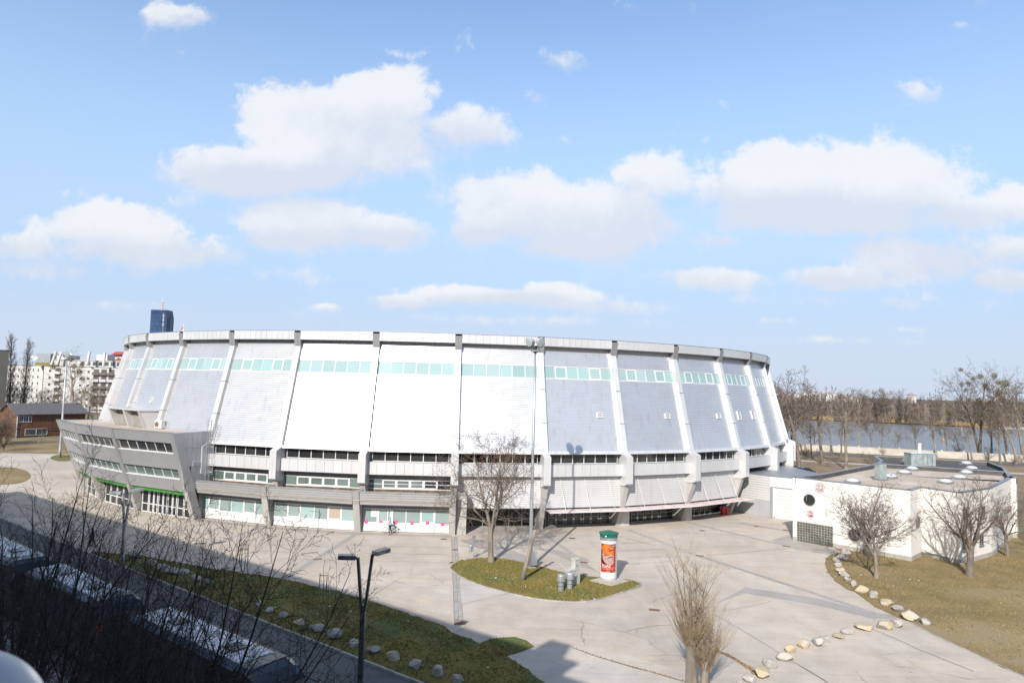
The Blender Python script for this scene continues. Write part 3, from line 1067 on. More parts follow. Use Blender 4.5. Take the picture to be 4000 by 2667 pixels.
lt = MB()
for k in range(34):
    poly = (VERGE, ISL, [p for p in LAWN if p.x < 70])[k % 3]
    for _ in range(40):
        x, y = random.uniform(min(p.x for p in poly), max(p.x for p in poly)), random.uniform(min(p.y for p in poly), max(p.y for p in poly))
        if inside((x, y), poly):
            lt.box((x, y, .09), (random.uniform(.06, .16), random.uniform(.05, .12), random.uniform(.02, .05)), random.uniform(0, 3))
            break
tag(lt.build('litter', 'paper'), None, None, None, 'stuff')
tufts('grass_tufts', VERGE, 9000, 'blade_green')
tufts('grass_tufts', ISL, 6000, 'blade_green', z=.06)
tufts('grass_tufts', [p for p in LAWN if p.x < 70], 9000, 'blade_dry')


# ------------------------------------------------------------------ the arena
_RL = [(-67.694, 119.245, -0.9873, -0.1592), (-65.398, 109.953, -0.9468, -0.3217),
       (-61.674, 101.469, -0.8772, -0.4802), (-56.342, 93.544, -0.7750, -0.6319), (-50.242, 87.231, -0.6584, -0.7526), (-42.870, 81.827, -0.5204, -0.8539), (-34.440, 77.633, -0.3682, -0.9297),
       (-25.349, 74.873, -0.2124, -0.9772), (-15.570, 73.557, -0.0556, -0.9985), (-5.829, 73.713, 0.0830, -0.9965), (4.005, 75.166, 0.2158, -0.9764), (13.330, 77.984, 0.3631, -0.9317),
       (22.110, 82.266, 0.5121, -0.8589), (29.818, 87.794, 0.6503, -0.7597), (36.304, 94.389, 0.7711, -0.6367), (41.596, 102.110, 0.8721, -0.4892), (45.487, 110.836, 0.9467, -0.3221),
       (47.691, 119.821, 0.9881, -0.1537), (48.347, 129.333, 0.9999, 0.0141)]
RIB = {k - 3: (Vector((a, b, 0)), Vector((c, d, 0))) for k, (a, b, c, d) in enumerate(_RL)}
_BACK = [(47.40, 139.56, 0.985, 0.170), (43.07, 153.56, 0.907, 0.421), (35.40, 165.52, 0.761, 0.649), (24.81, 174.97, 0.560, 0.829), (11.88, 181.41, 0.327, 0.945), (-2.77, 184.48, 0.084, 0.996),
         (-19.08, 183.93, -0.141, 0.990), (-34.04, 179.98, -0.372, 0.928), (-46.89, 172.85, -0.594, 0.805), (-57.19, 162.92, -0.784, 0.620), (-64.39, 150.73, -0.922, 0.387), (-68.09, 136.88, -0.992, 0.127)]


class Bay:
    def __init__(s, a, b, na, nb):
        s.a, s.b, s.na, s.nb = a, b, na, nb
        s.L = (b - a).length

    def p(s, u, o, z):
        q = (s.a + s.na * o).lerp(s.b + s.nb * o, u)
        return Vector((q.x, q.y, z))

    def box(s, mb, u0, u1, o0, o1, z0, z1, ot0=None, ot1=None):
        """block between u0..u1 and o0..o1 (ot0, ot1 at the top when the face leans)"""
        ot0 = o0 if ot0 is None else ot0
        ot1 = o1 if ot1 is None else ot1
        b = [s.p(u0, o1, z0), s.p(u1, o1, z0), s.p(u1, o0, z0), s.p(u0, o0, z0)]
        t = [s.p(u0, ot1, z1), s.p(u1, ot1, z1), s.p(u1, ot0, z1), s.p(u0, ot0, z1)]
        return mb.hexa(b, t)

    def hit(s, px, py, o, slope=0.0, z0=0.0):
        """photo point -> (u, z) on the face whose offset is o + slope * (z - z0)"""
        d = ray(px, py)
        best = None
        for it in range(60):
            z = 12.0 if best is None else best[1]
            off = o + slope * (z - z0)
            A, B = s.p(0, off, 0), s.p(1, off, 0)
            e = B - A
            # solve EYE + t d = A + u e (xy)
            det = d.x * (-e.y) + e.x * d.y
            t = ((A.x - EYE.x) * (-e.y) + e.x * (A.y - EYE.y)) / det
            q = EYE + d * t
            u = (Vector((q.x, q.y, 0)) - A).dot(e) / e.dot(e)
            best = (u, q.z)
        return best


BAY = {k: Bay(RIB[k][0], RIB[k + 1][0], RIB[k][1], RIB[k + 1][1]) for k in range(-3, 15)}
SL = -3.02 / 11.36                            # lean of the great wall
OW = lambda z: -.42 + SL * (z - 8.35)         # wall face
ARENA = thing('sports_arena', 'huge round silver sports arena with leaning ribs, teal window band and corrugated walls', 'arena', (-10.09, 129.08, 0))


def corrugate(bay, mb, u0, u1, of, z0, z1, pitch=.25, depth=.020):
    """overlapping horizontal slats: each leans out over the one below, with a shadow gap"""
    n = max(1, int(round((z1 - z0) / pitch)))
    h = (z1 - z0) / n
    for i in range(n):
        a, b = z0 + i * h, z0 + (i + 1) * h
        mb.quad(bay.p(u0, of(a) + depth, a), bay.p(u1, of(a) + depth, a), bay.p(u1, of(b - .035), b - .035), bay.p(u0, of(b - .035), b - .035))
        mb.quad(bay.p(u0, of(b - .035), b - .035), bay.p(u1, of(b - .035), b - .035), bay.p(u1, of(b) + depth, b), bay.p(u0, of(b) + depth, b))
    return mb


def panels(bay, parent, name, m, n, u0, u1, o0, o1, z0, z1, ot0=None, ot1=None, gap=.022):
    du = (u1 - u0) / n
    g = gap / bay.L / 2
    for i in range(n):
        mb = MB()
        e = random.uniform(-.006, .006)
        bay.box(mb, u0 + i * du + g, u0 + (i + 1) * du - g, o0, o1 + e, z0, z1, ot0, None if ot1 is None else ot1 + e)
        mb.build(name, m, parent)


def window_row(bay, parent, name, frame, glass, n, u0, u1, of, z0, z1, fw=.07, th=.08, heavy=(), rail=None, skip=(), glassfn=None):
    """frame with n panes set back in it; heavy = indices with an opening sash"""
    fr = MB()
    L = bay.L
    w = fw / L
    bay.box(fr, u0, u1, of(z0) - th, of(z0) + .02, z0, z0 + fw, of(z0 + fw) - th, of(z0 + fw) + .02)
    bay.box(fr, u0, u1, of(z1) - th, of(z1) + .015, z1 - fw, z1, of(z1) - th, of(z1) + .015)
    du = (u1 - u0) / n
    for i in range(n + 1):
        u = u0 + i * du
        a, b = max(u0, u - w / 2), min(u1, u + w / 2)
        bay.box(fr, a, b, of(z0) - th, of(z0) + .012, z0 + fw, z1 - fw, of(z1) - th, of(z1) + .012)
    for i in heavy:
        for a, b in ((u0 + i * du + w / 2, u0 + i * du + w * 1.6), (u0 + (i + 1) * du - w * 1.6, u0 + (i + 1) * du - w / 2)):
            bay.box(fr, a, b, of(z0) - th, of(z0) + .006, z0 + fw, z1 - fw, of(z1) - th, of(z1) + .006)
        a, b = u0 + i * du + w * 1.6, u0 + (i + 1) * du - w * 1.6
        for za, zb in ((z0 + fw, z0 + fw * 2.4), (z1 - fw * 2.2, z1 - fw)):
            bay.box(fr, a, b, of(za) - th, of(za) + .006, za, zb, of(zb) - th, of(zb) + .006)
    if rail:
        bay.box(fr, u0, u1, of(rail) - th, of(rail) + .01, rail - .03, rail + .03)
    fo = fr.build(name, frame, parent)
    for i in range(n):
        if i in skip:
            continue
        mb = MB()
        mt = glassfn(i) if glassfn else glass
        bay.box(mb, u0 + i * du + w * .3, u0 + (i + 1) * du - w * .3, of(z0) - th, of(z0) - .03, z0 + fw * .5, z1 - fw * .5, of(z1) - th, of(z1) - .03)
        mb.build('pane', mt, fo)
    return fo


random.seed(3)
# ribs: one of each kind, the others share its mesh
local = Vector((0, 0, 0))


def rib_piece(outline, w, halves=True):
    mb = MB()
    if halves:
        for a, b in ((-w / 2, -.012), (.012, w / 2)):
            mb.extrude([Vector((a, o, z)) for o, z in outline], (b - a, 0, 0))
        inner = [(o - .05 if o > -2 else o, z) for o, z in outline]
        mb.extrude([Vector((-.012, o - .025, z)) for o, z in outline], (.024, 0, 0))
    else:
        mb.extrude([Vector((-w / 2, o, z)) for o, z in outline], (w, 0, 0))
    return mb


SHAPES = {
    'rib': ([(.05, 8.35), (-3.02, 19.72), (-3.95, 19.72), (-.95, 8.35)], .66, 'rib_panel'),
    'rib_bracket': ([(-3.0, 19.725), (-2.72, 21.30), (-4.4, 21.30), (-4.4, 19.725)], .78, 'bracket_panel'),
    'knee_block': ([(.35, 4.80), (1.02, 5.10), (1.02, 8.10), (.10, 8.46), (-.70, 8.46), (-.70, 4.80)], .80, 'rib_panel'),
    'rib_leg': ([(-1.42, 0), (.42, 4.79), (.42, 4.795), (-.60, 5.84), (-2.72, 5.84), (-2.72, 0)], .58, 'column_paint'),
}
PROTO = {}
for nm, (ol, w, mt) in SHAPES.items():
    o = rib_piece(ol, w, nm != 'rib_leg').build(nm, mt)
    PROTO[nm] = o
for i_, f in enumerate((.30, .63)):
    jb = MB()
    zc = 8.35 + f * 11.37
    oc = .05 + SL * (zc - 8.35)
    jb.hexa([Vector((x, oc + y, zc - .03)) for x, y in ((-.355, .035), (.355, .035), (.355, -.9), (-.355, -.9))][::-1], [Vector((x, oc + y - .016, zc + .03)) for x, y in ((-.355, .035), (.355, .035), (.355, -.9), (-.355, -.9))][::-1])
    PROTO['joint_band' + ' ' * i_] = jb.build('joint_band', 'zinc')
first = True
for k in range(-3, 16):
    p, n = RIB[k]
    rz = math.atan2(n.y, n.x) - math.pi / 2
    rp = None
    for nm in PROTO:
        if first:
            o = PROTO[nm]
        else:
            o = bpy.data.objects.new(nm.strip(), PROTO[nm].data)
            COL.objects.link(o)
        if nm == 'rib':
            o.parent = ARENA
            o.location = p - LOC[ARENA.name]
            o.rotation_euler = (0, 0, rz)
            rp = o
        else:
            o.parent = rp
            o.location = (0, 0, 0)
            o.rotation_euler = (0, 0, 0)
    first = False

UA, UB = .036, .964
TEALS = ['teal_glass', 'teal_glass', 'teal_glass', 'frosted_teal']
for k in range(-3, 15):
    b = BAY[k]
    vis = -1 <= k <= 12
    mb = corrugate(b, MB(), UA, UB, OW, 8.66, 16.72)
    corrugate(b, mb, UA, UB, OW, 18.20, 20.70)
    mb.build('wall_cladding', 'cladding', ARENA)['kind'] = 'stuff'
    window_row(b, ARENA, 'window_band', 'white_frame', 'teal_glass', 6, UA, UB, OW, 16.72, 18.20, heavy=(1, 4) if (k <= 3 or k >= 7) else (), fw=.075, th=.10)
    nf = 11
    panels(b, ARENA, 'fascia_panel', 'alu_panel', nf if vis else 1, .041, .959, -3.6, -2.80, 20.50, 21.50, -3.5, -2.80)
    mb = MB()
    b.box(mb, 0, 1, -5.2, -2.86, 20.46, 20.52)
    b.box(mb, 0, 1, -5.2, -2.78, 21.503, 21.56)
    mb.build('roof_edge', 'zinc', ARENA)
    panels(b, ARENA, 'sill_panel', 'alu_panel', 11 if vis else 1, UA, UB, -.75, .0, 8.34, 8.66, -.75, -.10, .015)
    # set-back strip of dark windows, then the projecting beam
    gl = 'clear_glass' if k == 6 else 'dark_glass'
    window_row(b, ARENA, 'window_strip', 'white_frame', gl, 6, .07, .93, lambda z: -.62, 7.22, 8.33, fw=.08, th=.1)
    mb = MB()
    b.box(mb, .03, .97, -3.0, -.80, 7.2, 8.36)
    if k == 6:
        mb = MB()
        b.box(mb, .03, .97, -3.0, -2.6, 7.2, 8.36)
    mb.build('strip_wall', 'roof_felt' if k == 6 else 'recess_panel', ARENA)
    panels(b, ARENA, 'beam_panel', 'alu_panel', 9 if vis else 1, .04, .96, -.2, .14, 5.90, 7.22)
    mb = MB()
    b.box(mb, .03, .97, -2.9, .06, 5.86, 5.90)
    b.box(mb, .03, .97, -.8, .12, 7.222, 7.25)
    b.box(mb, .03, .97, -2.9, -.3, 5.92, 7.2)
    mb.build('beam', 'annex_panel', ARENA)
    if k in (3, 4, 5):                        # above the low annex
        panels(b, ARENA, 'header_panel', 'recess_panel', 6, .035, .965, -1.1, -.90, 5.32, 5.86)
        window_row(b, ARENA, 'window_row', 'white_frame', 'grey_glass', 6, .035, .965, lambda z: -.88, 4.22, 5.32, fw=.09, th=.12, heavy=(1, 2, 3, 4), rail=4.78 if k == 5 else None,
                   glassfn=(lambda i: 'dark_glass' if i >= 4 else 'grey_glass') if k == 5 else None)
        panels(b, ARENA, 'parapet_panel', 'parapet_brown', 7, .035, .965, -1.1, -.84, 3.30, 4.22, gap=.03)
    elif k in (6, 7, 8, 9):
        mb = corrugate(b, MB(), .03, .97, lambda z: -.52, 2.42, 5.86, .23, .03)
        mb.build('lower_cladding', 'lower_clad', ARENA)['kind'] = 'stuff'
        mb = MB()
        b.box(mb, .03, .97, -2.8, -.53, 2.36, 2.42)
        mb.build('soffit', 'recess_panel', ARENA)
    elif k >= 10 or k <= -1:
        mb = MB()
        b.box(mb, .0, 1, -3.2, -2.9, 0, 5.87)
        mb.build('lower_wall', 'lower_clad', ARENA)

# ground floor glass under the lower cladding
b = BAY[6]
fo = window_row(b, ARENA, 'glass_front', 'grey_frame', 'clear_glass', 6, .035, .965, lambda z: -2.62, .04, 2.36, fw=.06, th=.08, rail=.95)
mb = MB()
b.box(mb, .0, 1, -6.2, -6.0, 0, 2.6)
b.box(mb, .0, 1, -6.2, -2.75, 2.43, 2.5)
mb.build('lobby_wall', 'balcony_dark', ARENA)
mb = MB()
b.box(mb, .25, .96, -3.36, -3.30, 1.10, 1.16)
for u in (.3, .48, .66, .84, .95):
    b.box(mb, u, u + .006, -3.36, -3.31, 0, 1.10)
b.box(mb, .25, .96, -3.36, -3.32, .55, .59)
mb.build('lobby_rail', 'red_paint', ARENA)
for u0, u1, z0, z1, o in ((.5, .97, 2.35, .02, -3.1), (.33, .08, 2.3, .3, -3.15), (.02, .17, 7.25, 8.35, -1.2), (.78, .97, 8.35, 7.25, -1.2)):
    MB().tube([b.p(u0, o, z0), b.p(u1, o, z1)], .11, 8).build('brace', 'galvanised', ARENA)

PAPER = {7: ((1, 1.55), (2, 1.5), (3, 1.7)), 8: ((2, 1.6),), 9: ()}
for k in (7, 8, 9):
    b = BAY[k]
    units = [(.045, .105), (.135, .235), (.24, .34), (.365, .465), (.47, .57), (.595, .695), (.70, .80), (.83, .955)]
    if k != 7:
        units = [(.16, .24), (.275, .375), (.38, .48), (.505, .605), (.61, .71), (.74, .955)]
        mb = MB()
        b.box(mb, .03, .15, -2.7, -1.2, 0, 2.36)
        mb.build('side_wall', 'lower_clad', ARENA)
    mb = MB()
    b.box(mb, .03, .97, -2.75, -2.66, 2.26, 2.36)
    mb.build('door_head', 'grey_frame', ARENA)
    for i, (u0, u1) in enumerate(units):
        w = .085 / b.L
        fr = MB()
        b.box(fr, u0, u0 + w, -2.74, -2.60, .02, 2.26)
        b.box(fr, u1 - w, u1, -2.74, -2.60, .02, 2.26)
        for z in (.02, .90, 2.17):
            b.box(fr, u0 + w, u1 - w, -2.74, -2.605, z, z + .09)
        d = fr.build('door', 'grey_frame', ARENA)
        for z0, z1 in ((.09, .93), (.96, 2.2)):
            mb = MB()
            b.box(mb, u0 + w * .6, u1 - w * .6, -2.72, -2.66, z0, z1)
            mb.build('pane', 'dark_glass', d)
        for j, z in PAPER[k]:
            if j == i:
                mb = MB()
                b.box(mb, u0 + .03, u1 - .035, -2.66, -2.652, z, z + .32)
                b.box(mb, u0 + .03, u1 - .035, -2.66, -2.652, z - .38, z - .08)
                mb.build('notice', 'paper', d)
    # infill between the leaves
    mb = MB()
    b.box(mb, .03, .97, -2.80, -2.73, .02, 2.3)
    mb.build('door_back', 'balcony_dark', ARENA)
    # pink canopy with red struts, hung on rods
    o1 = 1.15
    mb = MB()
    u0, u1 = (.03, .995) if k == 7 else (.0, 1.0)
    if k == 9:
        u1 = 1.12
    b.box(mb, u0, u1, -.48, o1, 2.20, 2.245, -.48, o1)
    b.box(mb, u0, u1, o1, o1 + .05, 2.13, 2.26)
    cn = mb.build('canopy', 'canopy_pink', ARENA)
    nn_ = 12
    for i in range(nn_):
        ua = u0 + (u1 - u0) * (i + .2) / nn_
        MB().tube([b.p(ua, -.2, 2.26), b.p(ua + (.05 if i % 2 else -.02), o1 - .1, 2.26)], .013, 4).build('strut', 'red_faded', cn)
    for u in (.2, .5, .8):
        MB().tube([b.p(u, -.46, 5.7), b.p(u + .03, o1 - .25, 2.25)], .022, 5).build('tie_rod', 'white_frame', cn)

# louvres in the great wall
for k, px, py, w, h in ((1, 531, 1557, .55, .75), (1, 593, 1561, .55, .75), (7, 2343, 1620, .75, .62), (8, 2606, 1624, .75, .62), (9, 2806, 1623.6, .75, .62), (10, 2886, 1622, .95, 1.15), (10, 2940, 1620, .95, 1.15)):
    b = BAY[k]
    u, z = b.hit(px, py, OW(8.35), SL, 8.35)
    du = w / 2 / b.L
    fr = MB()
    t = .05
    for a, c, z0, z1 in ((u - du, u + du, z - h / 2, z - h / 2 + t), (u - du, u + du, z + h / 2 - t, z + h / 2), (u - du, u - du + t / b.L, z - h / 2 + t, z + h / 2 - t), (u + du - t / b.L, u + du, z - h / 2 + t, z + h / 2 - t)):
        b.box(fr, a, c, OW(z0) - .05, OW(z0) + .13, z0, z1, OW(z1) - .05, OW(z1) + .13)
    f = fr.build('wall_vent', 'white_frame', ARENA)
    ns = 6
    for i in range(ns):
        z0 = z - h / 2 + t + (h - 2 * t) * i / ns
        z1 = z0 + (h - 2 * t) / ns * .85
        mb = MB()
        b.box(mb, u - du + t / b.L, u + du - t / b.L, OW(z0) + .03, OW(z0) + .10, z0, z1, OW(z1) + .01, OW(z1) + .06)
        mb.build('slat', 'lower_clad', f)
# closing back wall and roof
ring = [RIB[15]] + [(Vector((a, b_, 0)), Vector((c, d, 0))) for a, b_, c, d in _BACK] + [RIB[-3]]
mb = MB()
for (p, n), (q, m_) in zip(ring[:-1], ring[1:]):
    lv = [(-1, 0), (0, 8.35), (-3.2, 20.4), (-2.8, 20.4), (-2.8, 21.5)]
    for (o0, z0), (o1, z1) in zip(lv[:-1], lv[1:]):
        mb.quad(p + n * o0 + Vector((0, 0, z0)), q + m_ * o0 + Vector((0, 0, z0)), q + m_ * o1 + Vector((0, 0, z1)), p + n * o1 + Vector((0, 0, z1)))
mb.build('rear_wall', 'cladding', ARENA)
full = [RIB[k] for k in range(-3, 16)] + ring[1:-1]
mb = MB()
ctr = Vector((-10.09, 129.08, 22.3))
for (p, n), (q, m_) in zip(full, full[1:] + full[:1]):
    mb.quad(p + n * -3.2 + Vector((0, 0, 21.45)), q + m_ * -3.2 + Vector((0, 0, 21.45)), ctr)
mb.build('roof', 'zinc', ARENA)

# ------------------------------------------------------------------ low annex in front of the arena
FEET = {3: Vector((-35.86, 77.74, 0)), 4: Vector((-25.9, 74.31, 0)), 5: Vector((-15.77, 72.42, 0)), 6: Vector((-5.71, 72.27, 0))}
LB = {k: Bay(FEET[k], FEET[k + 1], RIB[k][1], RIB[k + 1][1]) for k in (3, 4, 5)}
LOW = thing('low_annex', 'low grey annex with a ribbed metal fascia and white framed windows, before the arena', 'annex', (-20, 76, 0))
lean = lambda z: .315 * z
for k in (3, 4, 5, 6):
    p, n = FEET[k], RIB[k][1]
    t = Vector((-n.y, n.x, 0))
    cw = .34
    shift = -.1 if k == 6 else 0
    q = lambda o, z, s: p + n * o + t * (s + shift) + Vector((0, 0, z))
    for nm, z0, z1, m_ in (('column_foot', 0, 3.02, 'column_paint'), ('column_head', 3.03, 4.36, 'annex_metal')):
        mb = MB()
        mb.hexa([q(lean(z0), z0, cw), q(lean(z0), z0, -cw), q(-.5, z0, -cw), q(-.5, z0, cw)][::-1], [q(lean(z1), z1, cw), q(lean(z1), z1, -cw), q(-.5, z1, -cw), q(-.5, z1, cw)][::-1])
        mb.build(nm, m_, LOW)
WARM = {(4, 4): 'beige_blind'}
for k in (3, 4, 5):
    b = LB[k]
    ua, ub = .04, .96
    mb = corrugate(b, MB(), ua, ub, lambda z: lean(z) - .06, 3.05, 4.30, .25, .06)
    b.box(mb, ua, ub, .5, 1.25, 4.30, 4.36)
    mb.build('ribbed_fascia', 'annex_metal', LOW)['kind'] = 'stuff'
    mb = MB()
    b.box(mb, ua, ub, -.45, lean(3.0) - .05, 2.99, 3.04)
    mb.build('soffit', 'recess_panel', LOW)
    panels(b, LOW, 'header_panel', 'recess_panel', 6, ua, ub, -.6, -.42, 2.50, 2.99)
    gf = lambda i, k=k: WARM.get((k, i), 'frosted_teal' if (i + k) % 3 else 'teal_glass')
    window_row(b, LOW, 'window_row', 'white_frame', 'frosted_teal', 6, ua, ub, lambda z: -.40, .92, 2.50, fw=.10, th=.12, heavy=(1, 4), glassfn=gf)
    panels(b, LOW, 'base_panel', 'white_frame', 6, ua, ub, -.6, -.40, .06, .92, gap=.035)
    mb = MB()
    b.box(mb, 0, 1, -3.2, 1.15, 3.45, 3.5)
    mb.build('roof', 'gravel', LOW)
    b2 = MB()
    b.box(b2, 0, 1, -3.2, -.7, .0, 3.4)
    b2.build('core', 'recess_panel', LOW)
# magenta dots and the glazed door of the last bay
b = LB[5]
DOTS = [(629, 1173), (830, 1181), (1033, 1183), (1253, 1190), (1464, 1189), (1669, 1207)]
for (dx, dy) in DOTS:
    u, z = b.hit(1250 + .28694 * dx, 1700 + .28694 * dy, -.40)
    c = b.p(u, -.385, z)
    e = (b.p(1, 0, 0) - b.p(0, 0, 0)).normalized()
    nrm = Vector((e.y, -e.x, 0))
    rot = Matrix((e, Vector((0, 0, 1)), nrm)).transposed()
    MB().lathe([(.19, 0), (.19, .012)], c, 18, rot).build('window_dot', 'magenta', LOW)
    mb = MB()
    for i in range(3):
        mb.box(c + nrm * .0135 + Vector((0, 0, .05 - .05 * i)), (.17 - .04 * i, .002, .012), math.atan2(e.y, e.x))
    mb.build('dot_print', 'canopy_pink', LOW)
mb = MB()
b.box(mb, .125, .185, -.40, -.385, 1.55, 2.42)
mb.build('poster', 'paper', LOW)
fr = MB()
for u0, u1, z0, z1 in ((.205, .216, .06, 2.44), (.300, .311, .06, 2.44), (.352, .363, .06, 2.44), (.216, .300, 2.33, 2.44), (.311, .352, 2.33, 2.44), (.216, .300, .06, .95), (.311, .352, .06, .95)):
    b.box(fr, u0, u1, -.40, -.36, z0, z1)
fr.build('door', 'white_frame', LOW)
# closing pier at the right-hand end
p0 = Vector((-5.30, 72.45, 0))
mb = MB().box(p0 + Vector((.45, .55, 1.42)), (.95, .75, 2.84), .06)
mb.build('end_pier', 'column_paint', LOW)
MB().box(p0 + Vector((.45, .50, 3.52)), (1.0, .95, 1.35), .06).build('pier_box', 'lower_clad', LOW)
mb = MB()
mb.box(Vector((-5.35, 74.6, 2.1)), (.3, 3.6, 4.2))
mb.build('end_wall', 'lower_clad', LOW)

# ------------------------------------------------------------------ tall curved annex on the left
TALL = thing('curved_annex', 'tall dark grey curved annex with outward leaning facade and two window bands', 'annex', (-45, 84, 0))
LT = lambda z: 1.40 + .372 * z
for k in (0, 1, 2, 3):
    p, n = RIB[k]
    t = Vector((-n.y, n.x, 0))
    q = lambda o, z, s: p + n * o + t * s + Vector((0, 0, z))
    for nm, z0, z1, m_ in (('column_foot', 0, 3.16, 'column_paint'), ('column', 3.17, 9.78, 'annex_metal')):
        cw = .33
        mb = MB()
        mb.hexa([q(LT(z0) + .05, z0, cw), q(LT(z0) + .05, z0, -cw), q(LT(z0) - 1.0, z0, -cw), q(LT(z0) - 1.0, z0, cw)][::-1], [q(LT(z1) + .05, z1, cw), q(LT(z1) + .05, z1, -cw), q(LT(z1) - 1.0, z1, -cw), q(LT(z1) - 1.0, z1, cw)][::-1])
        mb.build(nm, m_, TALL)
for k in (0, 1, 2):
    b = BAY[k]
    ua, ub = .035, .965
    for z0, z1 in ((8.66, 9.76), (5.74, 7.46), (3.22, 4.58)):
        mb = corrugate(b, MB(), ua, ub, lambda z: LT(z) - .02, z0, z1, .17, .02)
        b.box(mb, ua, ub, LT(z0) - .5, LT(z0) - .02, z0 - .03, z0)
        mb.build('cladding_band', 'annex_metal', TALL)['kind'] = 'stuff'
    for z0, z1, gl in ((7.46, 8.63, 'dark_glass'), (4.58, 5.71, 'grey_glass')):
        window_row(b, TALL, 'window_band', 'white_frame', gl, 6, ua, ub, lambda z: LT(z) - .30, z0, z1, fw=.10, th=.14)
        mb = MB()
        b.box(mb, ua, ub, LT(z0) - .30, LT(z0) + .03, z0 - .02, z0 + .06)
        mb.build('window_sill', 'white_frame', TALL)
    mb = MB()
    b.box(mb, 0, 1, -.6, .7, 0.02, 9.5)
    b.box(mb, 0, 1, .7, LT(3.2) - .6, 3.2, 9.5, .7, LT(9.5) - .6)
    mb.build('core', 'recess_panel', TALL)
    mb = MB()
    b.box(mb, 0, 1, -.5, LT(9.5) - .12, 9.5, 9.56)
    mb.build('roof', 'gravel', TALL)
    mb = MB()
    b.box(mb, 0, 1, LT(9.7) - .35, LT(9.78) + .07, 9.785, 9.83)
    mb.build('parapet_cap', 'zinc', TALL)
    mb = MB()
    b.box(mb, ua, ub, 1.05, LT(3.0) - .35, 2.72, 3.18, 1.05, LT(3.0) - .15)
    mb.build('green_fascia', 'green_paint', TALL)
    # ground floor glazing
    units = {2: [(.05, .17), (.18, .26), (.265, .335), (.35, .43), (.435, .505), (.52, .60), (.605, .675), (.69, .80), (.81, .95)],
             1: [(.05, .2), (.21, .38), (.39, .56), (.57, .74), (.75, .92)], 0: [(.05, .3), (.31, .56), (.57, .66), (.67, .76), (.77, .92)]}[k]
    for u0, u1 in units:
        w = .10 / b.L
        fr = MB()
        b.box(fr, u0, u0 + w, 1.0, 1.14, .02, 2.70)
        b.box(fr, u1 - w, u1, 1.0, 1.14, .02, 2.70)
        for z in (.02, .95, 2.6):
            b.box(fr, u0 + w, u1 - w, 1.0, 1.135, z, z + .10)
        d = fr.build('door', 'white_frame', TALL)
        for z0, z1 in ((.1, .97), (1.03, 2.62)):
            mb = MB()
            b.box(mb, u0 + w * .5, u1 - w * .5, 1.02, 1.07, z0, z1)
            mb.build('pane', 'dark_glass' if z0 > 1 or k else 'grey_glass', d)
# end wall of panels at the rib, facing the low annex
p, n = RIB[3]
t = Vector((-n.y, n.x, 0))
if t.x < 0:
    t = -t
edges = [-.45, .25, .95, 1.65, 2.35, 3.05]
W = lambda o, z, s=.30: p + n * o + t * s + Vector((0, 0, z))
for a, c in zip(edges[:-1], edges[1:]):
    for z0, z1 in ((3.5, 6.0), (6.0, 8.0), (8.0, 9.78)):
        if LT(z0) < c:
            continue
        mb = MB()
        mb.hexa([W(a + .012, z0 + .01), W(c - .012, z0 + .01), W(c - .012, z0 + .01, .1), W(a + .012, z0 + .01, .1)], [W(a + .012, z1 - .01), W(c - .012, z1 - .01), W(c - .012, z1 - .01, .1), W(a + .012, z1 - .01, .1)])
        mb.build('wall_panel', 'annex_panel', TALL)
for z0, z1 in ((3.5, 6.0), (6.0, 8.0), (8.0, 9.78)):
    mb = MB()
    a0 = 3.06
    f0, f1 = max(LT(z0), a0), LT(z1)
    mb.hexa([W(a0, z0 + .01), W(f0, z0 + .01), W(f0, z0 + .01, .1), W(a0, z0 + .01, .1)], [W(a0, z1 - .01), W(f1, z1 - .01), W(f1, z1 - .01, .1), W(a0, z1 - .01, .1)])
    mb.build('wall_panel', 'annex_panel', TALL)
p0_, n0_ = RIB[0]
mb = MB()
t0_ = Vector((-n0_.y, n0_.x, 0))
if t0_.x > 0:
    t0_ = -t0_
mb.quad(p0_ + n0_ * -1, p0_ + n0_ * 1.4, p0_ + n0_ * LT(9.78) + Vector((0, 0, 9.78)), p0_ + n0_ * -1 + Vector((0, 0, 9.78)))
mb.build('side_wall', 'annex_panel', TALL)
# louvre in the end wall and caged ladder
lv = thing('vent_grille', 'small louvred grille in the panelled end wall of the curved annex', 'vent', W(1.75, 6.0, .33))
for i in range(5):
    mb = MB()
    mb.hexa([W(1.35, 6.02 + i * .11, .31), W(2.25, 6.02 + i * .11, .31), W(2.25, 6.02 + i * .11, .36), W(1.35, 6.02 + i * .11, .36)], [W(1.35, 6.09 + i * .11, .31), W(2.25, 6.09 + i * .11, .31), W(2.25, 6.09 + i * .11, .33), W(1.35, 6.09 + i * .11, .33)])
    mb.build('slat', 'lower_clad', lv)
ld = thing('roof_ladder', 'galvanised caged ladder climbing from the low roof to the curved annex roof', 'ladder', W(0, 3.5, .5))
for o in (.05, .55):
    MB().tube([W(o, 3.5, .55), W(o, 11.2, .55)], .035, 6).build('rail', 'galvanised', ld)
mb = MB()
for i in range(24):
    mb.tube([W(.05, 3.8 + i * .29, .55), W(.55, 3.8 + i * .29, .55)], .018, 4)
mb.build('rung', 'galvanised', ld)['kind'] = 'stuff'
for i in range(7):
    z = 5.2 + i * .95
    MB().tube([W(.05, z, .55), W(-.05, z, .95), W(.3, z, 1.25), W(.65, z, .95), W(.55, z, .55)], .02, 5).build('cage_hoop', 'galvanised', ld)
for o, s in ((-.04, .95), (.3, 1.25), (.64, .95)):
    MB().tube([W(o, 5.2, s), W(o, 10.9, s)], .014, 4).build('cage_bar', 'galvanised', ld)
